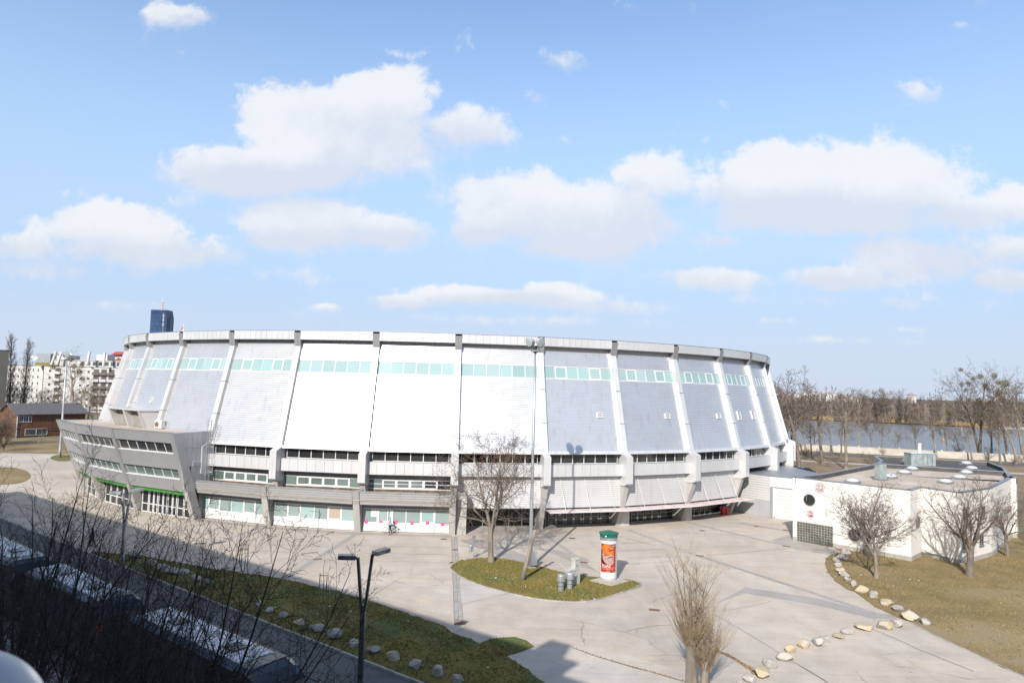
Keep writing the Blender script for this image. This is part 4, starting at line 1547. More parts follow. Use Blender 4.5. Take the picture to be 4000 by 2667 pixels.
# roof plant room and air conditioner
CR = lambda a, b_, z: G(200 + .3827 * a, 1500 + .3827 * b_, z)
P0, P1, P2 = CR(640, 410, 9.56), CR(940, 446, 9.56), CR(1035, 442, 9.56)
AH = thing('roof_plant_room', 'light grey plant room with two beige louvre bays and flared walls on the annex roof', 'plant room', (P0 + P1) / 2)
e = (P1 - P0).normalized()
bk = Vector((-e.y, e.x, 0))
if bk.y < 0:
    bk = -bk
wd_ = (P1 - P0).length
HT = 2.05
mb = MB()
P = lambda x, y, z: P0 + e * x + bk * y + Vector((0, 0, z))
mb.hexa([P(0, .35, 0), P(wd_, .35, 0), P(wd_ + .9, 2.6, 0), P(0, 2.6, 0)], [P(-.2, .35, HT), P(wd_ + .1, .35, HT), P(wd_ + 1.1, 2.6, HT), P(-.2, 2.6, HT)])
mb.build('body', 'annex_panel', AH)
for x in (0, wd_ / 2, wd_):
    mb = MB()
    mb.hexa([P(x - .14, .0, 0), P(x + .14, .0, 0), P(x + .14, .4, 0), P(x - .14, .4, 0)], [P(x - .2, -.75, HT), P(x + .2, -.75, HT), P(x + .2, .4, HT), P(x - .2, .4, HT)])
    mb.build('fin', 'alu_panel', AH)
mb = MB()
mb.hexa([P(wd_ + .01, .0, 0), P(wd_ + .9, 2.6, 0), P(wd_ + .8, 2.6, 0), P(wd_ - .1, .0, 0)], [P(wd_ + .15, -.75, HT), P(wd_ + 1.25, 2.6, HT), P(wd_ + 1.15, 2.6, HT), P(wd_, -.75, HT)])
mb.build('side_panel', 'alu_panel', AH)
MB().hexa([P(-.3, -.8, HT), P(wd_ + .3, -.8, HT), P(wd_ + 1.4, 2.6, HT), P(-.3, 2.6, HT)], [P(-.3, -.8, HT + .12), P(wd_ + .3, -.8, HT + .12), P(wd_ + 1.4, 2.6, HT + .12), P(-.3, 2.6, HT + .12)]).build('roof', 'lower_clad', AH)
for x0, x1 in ((.2, wd_ / 2 - .2), (wd_ / 2 + .2, wd_ - .2)):
    for i in range(14):
        mb = MB()
        z0 = .12 + i * .12
        mb.hexa([P(x0, .2, z0), P(x1, .2, z0), P(x1, .34, z0), P(x0, .34, z0)], [P(x0, .27, z0 + .10), P(x1, .27, z0 + .10), P(x1, .34, z0 + .10), P(x0, .34, z0 + .10)])
        mb.build('slat', 'louvre', AH)
A0 = CR(1045, 455, 9.56)
AC = thing('air_conditioner', 'white air conditioner box with a round fan on the annex roof', 'air conditioner', A0)
r_ = math.atan2(e.y, e.x) + .25
MB().box(A0 + Vector((.55, .35, .55)), (1.15, .55, .95), r_).build('casing', 'white_frame', AC)
ex = Vector((math.cos(r_), math.sin(r_), 0))
MB().lathe([(.33, 0), (.33, .02), (.28, .02)], A0 + Vector((.55, .35, .52)) + ex * -.2 - Vector((-ex.y, ex.x, 0)) * .285, 16, Matrix.Rotation(r_, 3, 'Z') @ Matrix.Rotation(math.pi / 2, 3, 'X')).build('fan_grille', 'rust_iron', AC)
for s_ in (-.45, .45):
    MB().box(A0 + Vector((.55, .35, .04)) + ex * s_, (.08, .5, .08), r_).build('foot', 'black_plastic', AC)


# ------------------------------------------------------------------ white clubhouse on the right
random.seed(21)


def wall(a, b):
    d = (b - a).normalized()
    n = Vector((d.y, -d.x, 0))
    return Bay(a, b, n, n)


CA, CB, CC, CD, CE, CF = (Vector(p) for p in ((30.76, 73.88, 0), (38.76, 65.86, 0), (41.30, 68.30, 0), (43.08, 65.07, 0), (48.66, 68.91, 0), (59.2, 79.95, 0)))
CLUB = thing('clubhouse', 'white plastered flat roofed clubhouse with round windows and a glass block window', 'clubhouse', (48, 85, 0))
ZR = 6.70
R5 = lambda a, b_, z=ZR: G(3200 + .3507 * a, 1700 + .3507 * b_, z)
M1, M0 = R5(2110, 412), R5(640, 318)
BK = [R5(2155, 480), R5(2070, 365), R5(1900, 302), R5(600, 228), R5(685, 285)]
L1 = R5(0, 437)
flat = lambda p, z: Vector((p.x, p.y, z))
outer = [CA, CB, CC, CD, CE, CF, BK[0], BK[1], BK[2], BK[3], BK[4], M0, L1]
outer = [flat(p, 0) for p in outer]
no = len(outer)
for i in range(no):
    a, b_ = outer[i], outer[(i + 1) % no]
    w_ = wall(a, b_)
    mb = MB()
    w_.box(mb, 0, 1, -.30, 0, .45, ZR)
    mb.build('wall', 'club_plaster', CLUB)
    mb = MB()
    w_.box(mb, .0, 1.0, -.3, .03, 0, .45)
    mb.build('plinth', 'club_plinth', CLUB)
    mb = MB()
    w_.box(mb, -.002, 1.002, -.36, .06, ZR + .002, ZR + .07)
    mb.build('parapet_cap', 'zinc', CLUB)
    mb = MB()
    w_.box(mb, 0, 1, -.34, -.302, ZR - .6, ZR - .01)
    mb.build('parapet_lining', 'roof_felt', CLUB)
w_ = wall(flat(M0, 0), flat(M1, 0))
mb = MB()
w_.box(mb, .0, 1, -.15, .15, ZR - .7, ZR + .03)
mb.build('fire_wall', 'roof_felt', CLUB)
mb = MB()
w_.box(mb, .0, 1, -.2, .2, ZR + .03, ZR + .09)
mb.build('parapet_cap', 'zinc', CLUB)
front = [flat(p, 0) for p in (CA, CB, CC, CD, CE, CF, BK[0], M1, M0, L1)]
ctr = Vector((47, 82, ZR - .45))
mb = MB()
for a, b_ in zip(front, front[1:] + front[:1]):
    mb.quad(flat(a, ZR - .45), flat(b_, ZR - .45), ctr)
mb.build('gravel_roof', 'gravel', CLUB)
rear = [flat(p, ZR - .44) for p in (M0, M1, BK[1], BK[2], BK[3], BK[4])]
mb = MB()
mb.quad(*rear)
mb.build('felt_roof', 'roof_felt', CLUB)
WAB = wall(CA, CB)


def disc_on(w, px, py, r, name, m, parent, out=.0, dp=.03, n=28, sq=1.0):
    u, z = w.hit(px, py, out)
    c = w.p(u, out, z)
    e = (w.b - w.a).normalized()
    rot = Matrix((e * sq, Vector((0, 0, 1)), w.na)).transposed()
    return MB().lathe([(r, 0), (r, dp)], c, n, rot).build(name, m, parent), c, rot


def round_window(w, px, py, r):
    u, z = w.hit(px, py, 0)
    c = w.p(u, 0.004, z)
    e = (w.b - w.a).normalized()
    rot = Matrix((e, Vector((0, 0, 1)), w.na)).transposed()
    o = MB().lathe([(r * 1.10, 0), (r * 1.10, .05), (r * .97, .05), (r * .97, .012)], c, 28, rot).build('round_window', 'zinc', CLUB)
    MB().lathe([(r * .96, 0), (r * .96, .02)], c, 28, rot).build('pane', 'dark_glass', o)
    mb = MB()
    mb.box(c + w.na * .035 - e * r * .5 + Vector((0, 0, r * .3)), (.05, .03, r * 1.0), math.atan2(e.y, e.x))
    mb.build('glazing_bar', 'zinc', o)
    return o


for px, py in ((3162, 1952), (3338, 2089)):
    round_window(WAB, px, py, .58)
round_window(wall(CB, CC), 3585, 2038, .55)
# round red club signs with white letters
font_cache = {}


def text_mesh(txt, size, depth=.004):
    cu = bpy.data.curves.new('lettering', 'FONT')
    cu.body = txt
    cu.size = size
    cu.align_x, cu.align_y = 'CENTER', 'CENTER'
    cu.extrude = depth
    cu.offset = size * .012
    o = bpy.data.objects.new('tmp', cu)
    COL.objects.link(o)
    dg = bpy.context.evaluated_depsgraph_get()
    me = bpy.data.meshes.new_from_object(o.evaluated_get(dg))
    bpy.data.objects.remove(o)
    bpy.data.curves.remove(cu)
    return me


def text_on(txt, size, c, rot, m, parent, name='lettering', depth=.004):
    me = text_mesh(txt, size, depth)
    me.name = name
    org = LOC[parent.name]
    me.transform(Matrix.Translation(c - org) @ rot.to_4x4())
    me.materials.clear()
    me.materials.append(MATS[m])
    o = bpy.data.objects.new(name, me)
    COL.objects.link(o)
    o.parent = parent
    LOC[o.name] = org
    return o


for i, (px, py, r) in enumerate(((3201, 1905, .52), (3165, 2007, .42))):
    u, z = WAB.hit(px, py, 0)
    c = WAB.p(u, .004, z)
    e = (WAB.b - WAB.a).normalized()
    rot = Matrix((e, Vector((0, 0, 1)), WAB.na)).transposed()
    s = thing('club_sign', ('larger round red and white club emblem with three letters, above the round window', 'smaller round red and white club emblem with three letters, above the glass block window')[i], 'sign', c, 'round club emblems')
    MB().lathe([(r, 0), (r, .03)], c, 28, rot).build('disc', 'red_paint', s)
    MB().lathe([(r * .90, .03), (r * .90, .034), (r * .78, .034), (r * .78, .03)], c, 28, rot).build('ring', 'pillar_white', s)
    text_on('WAT', r * .86, c + WAB.na * .036, rot, 'pillar_white', s)
    for sx in (-1, 1):
        MB().lathe([(r * .09, .03), (r * .09, .036)], c + e * sx * r * .28 + Vector((0, 0, r * .5)), 10, rot).build('dot', 'pillar_white', s)
# glass block window, block by block
q = [WAB.hit(3050 + .19129 * a, 1850 + .19129 * b_, 0) for a, b_ in ((338, 962), (1066, 1083), (1062, 1492), (336, 1366))]
u0, u1 = (q[0][0] + q[3][0]) / 2, (q[1][0] + q[2][0]) / 2
z0, z1 = (q[2][1] + q[3][1]) / 2, (q[0][1] + q[1][1]) / 2
gw = MB()
t = .05 / WAB.L
WAB.box(gw, u0 - t, u1 + t, .002, .03, z0 - .05, z1 + .05)
gwo = gw.build('glass_block_window', 'club_plinth', CLUB)
NB, MBK = 13, 8
for i in range(NB):
    for j in range(MBK):
        mb = MB()
        g = .024
        a, c_ = u0 + (u1 - u0) * i / NB + g / WAB.L, u0 + (u1 - u0) * (i + 1) / NB - g / WAB.L
        b0, b1 = z0 + (z1 - z0) * j / MBK + g, z0 + (z1 - z0) * (j + 1) / MBK - g
        WAB.box(mb, a, c_, .03, .055, b0, b1)
        mb.build('glass_block', 'glass_block', gwo)
WDE = wall(CD, CE)
for px, py, w, h in ((3770, 2005, .95, 1.15), (3838, 1998, .95, 1.15), (3768, 2125, .95, 1.2), (3832, 2105, .95, 1.2)):
    u, z = WDE.hit(px, py, 0)
    fr = MB()
    du = w / 2 / WDE.L
    for a, c_, b0, b1 in ((u - du, u + du, z - h / 2, z - h / 2 + .08), (u - du, u + du, z + h / 2 - .08, z + h / 2), (u - du, u - du + .08 / WDE.L, z - h / 2 + .08, z + h / 2 - .08),
                          (u + du - .08 / WDE.L, u + du, z - h / 2 + .08, z + h / 2 - .08), (u - .03 / WDE.L, u + .03 / WDE.L, z - h / 2 + .08, z + h / 2 - .08)):
        WDE.box(fr, a, c_, .002, .07, b0, b1)
    f = fr.build('window', 'grey_frame', CLUB)
    mb = MB()
    WDE.box(mb, u - du + .02 / WDE.L, u + du - .02 / WDE.L, .0, .03, z - h / 2 + .03, z + h / 2 - .03)
    mb.build('pane', 'dark_glass', f)
    mb = MB()
    WDE.box(mb, u - du * 1.1, u + du * 1.1, .0, .16, z - h / 2 - .06, z - h / 2 - .005)
    mb.build('sill', 'zinc', f)
# downpipe with its hopper
MB().box(WAB.p(.0, .12, 6.3) + Vector((-.05, 0, 0)), (.34, .3, .3), .78).build('rain_hopper', 'white_frame', CLUB)
# things standing on the roof
SKYL = ['dome skylight right of the tall duct box on the gravel roof', 'dome skylight nearest the dark parapet behind the duct box', 'dome skylight touching the tall duct box', 'dome skylight near the parapet above the right hand window trees', 'dome skylight close to the front edge above the stout tree',
        'dome skylight between front edge and parapet on the right', 'dome skylight left of the wide plant box on the dark roof', 'dome skylight by the rear parapet at the right of the dark roof', 'rightmost dome skylight on the dark roof', 'dome skylight at the left front edge of the gravel roof']
for i, (a, b_) in enumerate(((945, 428), (1035, 386), (790, 474), (1640, 428), (1405, 532), (1560, 484), (985, 292), (1640, 325), (1700, 380), (370, 528))):
    p = R5(a, b_, ZR - .42)
    o = thing('skylight_dome', SKYL[i], 'skylight', p, 'dome skylights on the clubhouse roof')
    MB().box(p + Vector((0, 0, .1)), (1.25, 1.25, .22), .5).build('upstand', 'zinc', o)
    MB().lathe([(.72, .2), (.62, .33), (.42, .44), (.18, .50), (.02, .51)], p, 14).build('dome', 'dome_plastic', o, smooth=True)
p = R5(700, 497, ZR - .42)
o = thing('roof_duct', 'tall pale green ventilation duct box on the gravel roof', 'duct', p)
MB().box(p + Vector((0, .3, .95)), (.95, .8, 1.7), .25).build('casing', 'duct_green', o)
MB().box(p + Vector((0, .3, .06)), (1.35, 1.1, .12), .25).build('base', 'zinc', o)
MB().box(p + Vector((0, .3, 1.84)), (1.05, .9, .06), .25).build('lid', 'zinc', o)
p = R5(1160, 345, ZR - .42)
o = thing('roof_plant_box', 'wide pale green plant box with a white chimney pipe on the dark rear roof', 'plant box', p)
MB().box(p + Vector((0, .8, .9)), (3.6, 1.5, 1.7), .1).build('casing', 'duct_green', o)
MB().box(p + Vector((0, .8, 1.78)), (3.8, 1.7, .08), .1).build('lid', 'dome_plastic', o)
MB().lathe([(.22, 1.8), (.22, 3.0), (.28, 3.0), (.28, 3.1)], p + Vector((0, .8, 0)), 12).build('pipe', 'pillar_white', o)
for i in range(5):
    MB().box(p + Vector((-1.3 + .65 * i, .03, .9)), (.05, .03, 1.4), .1).build('rib', 'zinc', o)
for i, (a, b_) in enumerate(((803, 545), (910, 553))):
    p = R5(a, b_, ZR - .42)
    o = thing('roof_vent_pipe', ('thin vent pipe before the duct box on the gravel roof', 'thin vent pipe standing alone on the gravel roof')[i], 'vent pipe', p)
    MB().tube([p, p + Vector((0, 0, .95))], .045, 8).build('pipe', 'galvanised', o)
    MB().lathe([(.10, .95), (.10, 1.02), (.02, 1.08)], p, 10).build('cap', 'zinc', o)

# ------------------------------------------------------------------ corrugated link with the roller door
LINK = thing('link_building', 'corrugated grey link building with a white roller door between arena and clubhouse', 'garage', (36, 92, 0))
W1, W2 = wall(Vector((29.4, 91.6, 0)), Vector((33.3, 86.9, 0))), wall(Vector((33.3, 86.9, 0)), Vector((38.2, 83.4, 0)))
for w_, top in ((W1, 1), (W2, 0)):
    zt = 5.25
    zb = 2.15 if top else 3.95
    mb = corrugate(w_, MB(), 0, 1, lambda z: -.03, zb, zt, .30, .05)
    mb.build('upper_cladding', 'lower_clad', LINK)['kind'] = 'stuff'
    mb = MB()
    w_.box(mb, 0, 1, -.2, -.06, 0, zt)
    mb.build('wall', 'annex_panel', LINK)
    mb = MB()
    w_.box(mb, -.01, 1.01, -.3, .08, zt + .003, zt + .07)
    mb.build('eaves_trim', 'zinc', LINK)
panels(W1, LINK, 'base_panel', 'annex_panel', 4, .0, 1, -.055, .0, .02, 2.14)
MB().hexa([flat(p, 5.22) for p in (W1.a, W1.b, W2.b, Vector((41.5, 89.5, 0)), Vector((41, 102, 0)))], [flat(p, 5.25) for p in (W1.a, W1.b, W2.b, Vector((41.5, 89.5, 0)), Vector((41, 102, 0)))]).build('roof', 'zinc', LINK)
d0 = MB()
W2.box(d0, .0, .05, -.06, .06, .02, 3.95)
W2.box(d0, .05, .72, -.06, .06, 3.85, 3.95)
fo = d0.build('roller_door', 'grey_frame', LINK)
for i in range(8):
    mb = MB()
    W2.box(mb, .052, .74, -.055, -.005, .03 + i * .478, .03 + (i + 1) * .478 - .02)
    mb.build('door_slat', 'roller_white', fo)
mb = MB()
W2.box(mb, .075, .10, -.005, .008, .10, .22)
mb.build('door_handle', 'black_plastic', fo)

# ------------------------------------------------------------------ flood wall on the river road
FW = thing('flood_wall', 'long pale concrete flood wall with square posts along the river road', 'wall', WALL_L)
nseg = 46
for i in range(-6, 58):
    a = WALL_L + wd * (i * 5.0)
    c = a + wd * 2.5
    rz = math.atan2(wd.y, wd.x)
    MB().box(Vector((c.x, c.y, .80)), (4.6, .35, 1.84), rz).build('wall_panel', 'flood_wall', FW)
    MB().box(Vector((a.x, a.y, .92)), (.42, .55, 2.2), rz).build('post', 'flood_wall', FW)
    MB().box(Vector((c.x, c.y, 1.745)), (4.6, .5, .05), rz).build('coping', 'flood_wall', FW)

# ------------------------------------------------------------------ houses of the town on the left


def block(name, label, cat, a, b_, depth, h, m, rows=(), cols=0, win=(1.2, 1.3), roofm='roof_felt', group=None, z0=0, skip=(), u0=.06, u1=.94, zfirst=None, dz=3.05):
    """upright block with its front from a to b; windows share one mesh"""
    o = thing(name, label, cat, (a + b_) / 2, group)
    w_ = wall(a, b_)
    mb = MB()
    w_.box(mb, 0, 1, -depth, 0, z0, h)
    mb.build('wall', m, o)
    mb = MB()
    w_.box(mb, -.005, 1.005, -depth - .15, .15, h + .01, h + .22)
    mb.build('roof', roofm, o)
    proto = None
    d = (b_ - a).normalized()
    rz = math.atan2(d.y, d.x)
    for r in rows:
        for c in range(cols):
            if (r, c) in skip:
                continue
            u = u0 + (u1 - u0) * (c + .5) / cols
            z = (zfirst or h - 2.0) - r * dz
            if z < 1:
                continue
            p = w_.p(u, .03, z)
            if proto is None:
                f = MB()
                x, y = win[0] / 2, win[1] / 2
                for bx in ((-x, -x + .09, -y, y), (x - .09, x, -y, y), (-x + .09, x - .09, -y, -y + .09), (-x + .09, x - .09, y - .09, y)):
                    f.box(((bx[0] + bx[1]) / 2, 0, (bx[2] + bx[3]) / 2), (bx[1] - bx[0], .10, bx[3] - bx[2]))
                proto = f.build('window', 'white_frame')
                pane = MB().box((0, .01, 0), (win[0] - .1, .05, win[1] - .1)).build('pane', 'flat_glass')
                pane.parent = proto
                proto.parent = o
                proto.location = p - LOC[o.name]
                proto.rotation_euler = (0, 0, rz)
                LOC[proto.name] = LOC[o.name]
            else:
                wv = inst(proto, 'window', o, p, rz)
                pv = bpy.data.objects.new('pane', pane.data)
                COL.objects.link(pv)
                pv.parent = wv
    return o, w_


def col(px, y):                              # ground point under photo column px at distance y
    p = AT(px, 1500, y)
    return Vector((p.x, p.y, 0))


FA, FB, FC, FE = col(14, 318), col(120, 318), col(196, 300), col(600, 306)
z_at = lambda px, py, y: AT(px, py, y).z
b1, w1 = block('apartment_block', 'white apartment block behind the two poplars with rows of narrow windows', 'apartment block', FA, col(165, 312), 14, z_at(100, 1428, 318), 'flat_white', range(7), 7, (.9, 1.5))
b2, w2 = block('apartment_block', 'long white apartment block with brown balconies and a set back top floor', 'apartment block', col(168, 300), FE, 14, z_at(300, 1433, 302), 'flat_white', range(7), 14, (1.15, 1.25),
               skip=[(r, c) for r in range(7) for c in (1, 6, 7, 8)], u0=.02, u1=.99)
hb = z_at(300, 1433, 302)
for cx, n_ in ((1, 1), (6, 1), (7, 1), (8, 1)):
    for r in range(6):
        u = .02 + .97 * (cx + .5) / 14
        z = hb - 2.6 - r * 3.05
        if z < 1.5:
            continue
        mb = MB()
        w2.box(mb, u - .026, u + .026, -.02, .04, z - .55, z + 1.9)
        f = mb.build('loggia', 'balcony_dark', b2)
        mb = MB()
        w2.box(mb, u - .030, u + .030, .04, 1.2, z - .75, z - .6)
        w2.box(mb, u - .030, u + .030, 1.12, 1.2, z - .6, z + .4)
        mb.build('balcony', 'flat_white' if cx == 1 or r % 2 else 'balcony_dark', f)
        mb = MB()
        w2.box(mb, u - .012, u + .012, .04, .08, z - .5, z + 1.4)
        mb.build('balcony_door', 'flat_glass', f)
# set back top floor with windows and slanting posts
mb = MB()
w2.box(mb, .06, .985, -12, -2.2, hb + .2, hb + 3.0)
mb.build('top_floor', 'flat_white', b2)
mb = MB()
w2.box(mb, .05, .995, -12.3, -1.9, hb + 3.0, hb + 3.25)
mb.build('top_roof', 'flat_white', b2)
for i in range(12):
    u = .30 + .055 * i
    mb = MB()
    w2.box(mb, u, u + .035, -2.2, -2.12, hb + .9, hb + 2.5)
    mb.build('window', 'flat_glass', b2)
for pa, pb in (((201, 1425), (219, 1374)), ((223, 1424), (241, 1374)), ((341, 1424), (350, 1374)), ((404, 1430), (410, 1376))):
    a_, c_ = AT(*pa, 300), AT(*pb, 301)
    MB().tube([a_, c_], .55, 8).build('slanted_post', 'flat_white', b2)
for x0, x1, yt, yb, m_ in ((140, 198, 1381, 1412, 'zinc'), (376, 420, 1385, 1412, 'flat_white'), (220, 280, 1388, 1408, 'far_white')):
    a_, c_ = AT(x0, yb, 309), AT(x1, yt, 309)
    MB().box(((a_.x + c_.x) / 2, 312, (a_.z + c_.z) / 2 - 1), (c_.x - a_.x, 6, c_.z - a_.z + 2)).build('roof_house', m_, b2)
mb = MB()
w2.box(mb, -.10, .05, -3, -1.2, hb + .3, hb + 1.6)
mb.build('roof_hedge', 'blade_green', b2)
for px, py in ((122, 1396), (139, 1400)):
    p = AT(px, py, 303)
    o = MB().lathe([(.05, -.25), (.9, 0), (1.0, .22), (.92, .22), (.1, -.12)], p, 14, Matrix.Rotation(math.radians(68), 3, 'X')).build('satellite_dish', 'far_white', b2)
b3, w3 = block('apartment_block', 'beige apartment block cut by the left picture edge', 'apartment block', col(-420, 200), col(-60, 200), 8.7, z_at(12, 1369, 205), 'flat_beige', range(6), 7, (1.3, 1.5))
b4, w4 = block('red_roof_house', 'pale house with red hipped roofs rising behind the arena edge', 'house', col(434, 420), col(540, 420), 12, z_at(450, 1388, 420), 'flat_white', range(2), 3, (1.5, 1.6), 'flat_white')
for (xa, xb, ya, yb, dd) in ((430, 560, 1385, 1373, 0), (436, 560, 1410, 1399, -8)):
    p0, p1 = AT(xa, ya, 418 + dd), AT(xb, ya, 418 + dd)
    top = AT(xa + 20, yb, 424 + dd)
    mb = MB()
    mb.hexa([p0, p1, p1 + Vector((0, 14, 0)), p0 + Vector((0, 14, 0))], [Vector((top.x, top.y + 1, top.z)), Vector((p1.x, top.y + 1, top.z)), Vector((p1.x, top.y + 4, top.z)), Vector((top.x, top.y + 4, top.z))])
    mb.build('hipped_roof', 'red_tile', b4)

# brown timber house with a grey gable roof
HA = G(60.6, 1707.5)
HA = flat(HA, 0)
HB_ = HA + Vector((.50, .866, 0)) * 16.5
TH = thing('timber_house', 'two storey brown timber house with a grey gabled roof beyond the lawn', 'house', (HA + HB_) / 2)
wh = wall(HA, HB_)
dn = -wh.na
hh = 5.7
DP = 9.0
for i in range(18):                           # vertical boarding
    mb = MB()
    wh.box(mb, i / 18 + .001, (i + 1) / 18 - .001, -.2, random.uniform(-.02, .0), 0, hh)
    mb.build('board', 'timber_brown', TH)
wg = wall(HA + dn * DP, HA)
for i in range(8):
    ua, ub = i / 8 + .002, (i + 1) / 8 - .002
    pk = lambda u: hh + 2.4 * (1 - abs(u - .5) * 2)
    mb = MB()
    mb.hexa([wg.p(ua, 0, 0), wg.p(ub, 0, 0), wg.p(ub, -.2, 0), wg.p(ua, -.2, 0)], [wg.p(ua, 0, pk(ua)), wg.p(ub, 0, pk(ub)), wg.p(ub, -.2, pk(ub)), wg.p(ua, -.2, pk(ua))])
    mb.build('board', 'timber_brown', TH)
MB().box((HA + HB_) / 2 + dn * 4.6 + Vector((0, 0, hh / 2 - .1)), (wh.L - .5, DP - .8, hh - .2), math.atan2((HB_ - HA).y, (HB_ - HA).x)).build('core', 'balcony_dark', TH)
up = Vector((0, 0, 1))
e_ = (HB_ - HA).normalized()
for sgn in (0, 1):
    eave = (HA if sgn == 0 else HA + dn * DP) + up * (hh - .15) + (-dn if sgn == 0 else dn) * .6 - e_ * .7
    ridge = HA + dn * DP / 2 + up * (hh + 2.5) - e_ * .7
    Lx = wh.L + 1.4
    mb = MB()
    mb.hexa([eave, eave + e_ * Lx, ridge + e_ * Lx, ridge], [eave + up * .2, eave + e_ * Lx + up * .2, ridge + e_ * Lx + up * .2, ridge + up * .2])
    mb.build('roof', 'shingle_grey', TH)
for px, py, w, h in ((92, 1637, 2.2, 1.5), (112, 1637, 1.4, 1.5), (141, 1686, 5.2, 1.7), (175, 1675, 1.6, .8), (196, 1675, 1.6, .8), (215, 1675, 1.6, .8), (176, 1628, 1.4, .6), (197, 1628, 1.4, .6)):
    u, z = wh.hit(px, py, 0)
    fr = MB()
    du = w / 2 / wh.L
    for a, c_, b0, b1_ in ((u - du, u + du, z - h / 2, z - h / 2 + .1), (u - du, u + du, z + h / 2 - .1, z + h / 2), (u - du, u - du + .1 / wh.L, z - h / 2 + .1, z + h / 2 - .1), (u + du - .1 / wh.L, u + du, z - h / 2 + .1, z + h / 2 - .1),
                           (u - .05 / wh.L, u + .05 / wh.L, z - h / 2 + .1, z + h / 2 - .1)):
        wh.box(fr, a, c_, .0, .08, b0, b1_)
    f = fr.build('window', 'timber_brown' if h < 1 else 'white_frame', TH)
    mb = MB()
    wh.box(mb, u - du, u + du, -.02, .03, z - h / 2 + .02, z + h / 2 - .02)
    mb.build('pane', 'flat_glass', f)
wh.a
mb = MB()
mb.tube([wh.p(.004, .1, 0), wh.p(.004, .1, hh)], .09, 6)
mb.build('downpipe', 'white_frame', TH)
p = G(166, 1600, 8)
MB().box(HA + e_ * 17 + dn * 2 + up * (hh + 1.0), (2.6, .5, .5), math.atan2(e_.y, e_.x)).build('roof_sign', 'white_frame', TH)

# dark blue office tower far off, with a mast
TY = 1250.0
ta, tb = AT(573, 1440, TY), AT(643, 1440, TY)
ztop = AT(620, 1209, TY).z
TW = thing('office_tower', 'dark blue glass office tower with a red and white mast behind the arena roof', 'tower', ((ta.x + tb.x) / 2, TY, 0))
w_ = Bay(Vector((ta.x, TY, 0)), Vector((tb.x, TY, 0)), Vector((0, -1, 0)), Vector((0, -1, 0)))
d_ = 20
mb = MB()
w_.box(mb, .03, .97, -d_, -.5, 0, ztop - .5)
mb.build('core', 'tower_glass', TW)
for i in range(14):                           # facade bands of three storeys
    z0 = 40 + i * (ztop - 40) / 14
    z1 = z0 + (ztop - 40) / 14 - .5
    for j in range(6):
        mb = MB()
        tz = min(1, max(0, (z0 - (ztop - 22)) / 22))
        w_.box(mb, .03 + .94 * j / 6 + .004, .03 + .94 * (j + 1) / 6 - .004, -.5, 0, z0, z1)
        mb.build('glass_panel', 'tower_glass', TW)
mb = MB()
mb.hexa([w_.p(.97, 0, 0), w_.p(1.05, -6, 0), w_.p(1.05, -d_, 0), w_.p(.97, -d_, 0)], [w_.p(.97, 0, ztop - 16), w_.p(1.05, -6, ztop - 16), w_.p(1.05, -d_, ztop - 16), w_.p(.97, -d_, ztop - 3)])
mb.build('side_wing', 'tower_glass', TW)
mp = AT(623, 1209, TY)
for i in range(7):
    z0 = ztop + i * 2.45
    MB().lathe([(1.0, z0), (1.0, z0 + 2.45)], (mp.x, TY + 10, 0), 8).build('mast_section', 'red_paint' if i % 2 else 'pillar_white', TW)
MB().lathe([(.3, ztop + 17), (.3, ztop + 24)], (mp.x, TY + 10, 0), 6).build('mast_tip', 'pillar_white', TW)
# aerial mast and flag standing on the arena roof
pa = AT(637, 1298, 100)
o = thing('aerial_mast', 'thin grey aerial mast before the blue tower on the arena roof', 'aerial', (pa.x, 100, 21.4))
MB().tube([Vector((pa.x, 100, 21.4)), AT(639, 1223, 100)], .05, 6).build('pole', 'galvanised', o)
for z in (23.6, 24.3, 24.9):
    MB().box((pa.x, 99.9, z), (.22, .14, .5)).build('aerial_panel', 'grey_frame', o)
pf = AT(718, 1293, 118)
o = thing('flagpole', 'flagpole with a red and white flag on the arena roof', 'flagpole', (pf.x, 118, 21.5))
MB().tube([Vector((pf.x, 118, 21.4)), AT(719, 1262, 118)], .06, 6).build('pole', 'pillar_white', o)
ft = AT(719, 1268, 118)
for i, m_ in enumerate(('red_paint', 'pillar_white', 'red_paint')):
    mb = MB()
    for j in range(4):
        x0, x1 = -.05 - j * .10, -.05 - (j + 1) * .10
        z0 = ft.z - .25 - i * .38 - j * .12
        mb.quad(Vector((ft.x + x0, 118 + .06 * (j % 2), z0)), Vector((ft.x + x1, 118 + .06 * ((j + 1) % 2), z0 - .12)), Vector((ft.x + x1, 118 + .06 * ((j + 1) % 2), z0 - .50)), Vector((ft.x + x0, 118 + .06 * (j % 2), z0 - .38)))
    mb.build('flag_stripe', m_, o)

# pale houses on the far horizon
random.seed(8)
spots = [(3075, 1540), (3098, 1536), (3120, 1538), (3140, 1533), (3160, 1537), (3180, 1531), (3205, 1540), (3225, 1537), (3238, 1536), (3255, 1539), (3270, 1541), (3288, 1545), (3300, 1548), (3318, 1550), (3330, 1553), (3342, 1550), (3560, 1543), (3890, 1553), (3905, 1556)]
for px, py in spots:
    y = random.uniform(2300, 2900)
    p = AT(px, py, y)
    w = random.uniform(14, 34)
    o = thing('far_house', 'small pale building on the distant horizon across the river', 'house', (p.x, y, 0), 'pale houses on the far horizon')
    MB().box((p.x, y, p.z / 2), (w, 14, p.z), random.uniform(-.3, .3)).build('wall', 'far_white', o)
    MB().box((p.x, y, p.z + .6), (w + 1, 15, 1.2), 0).build('roof', random.choice(('far_white', 'zinc', 'red_tile')), o)

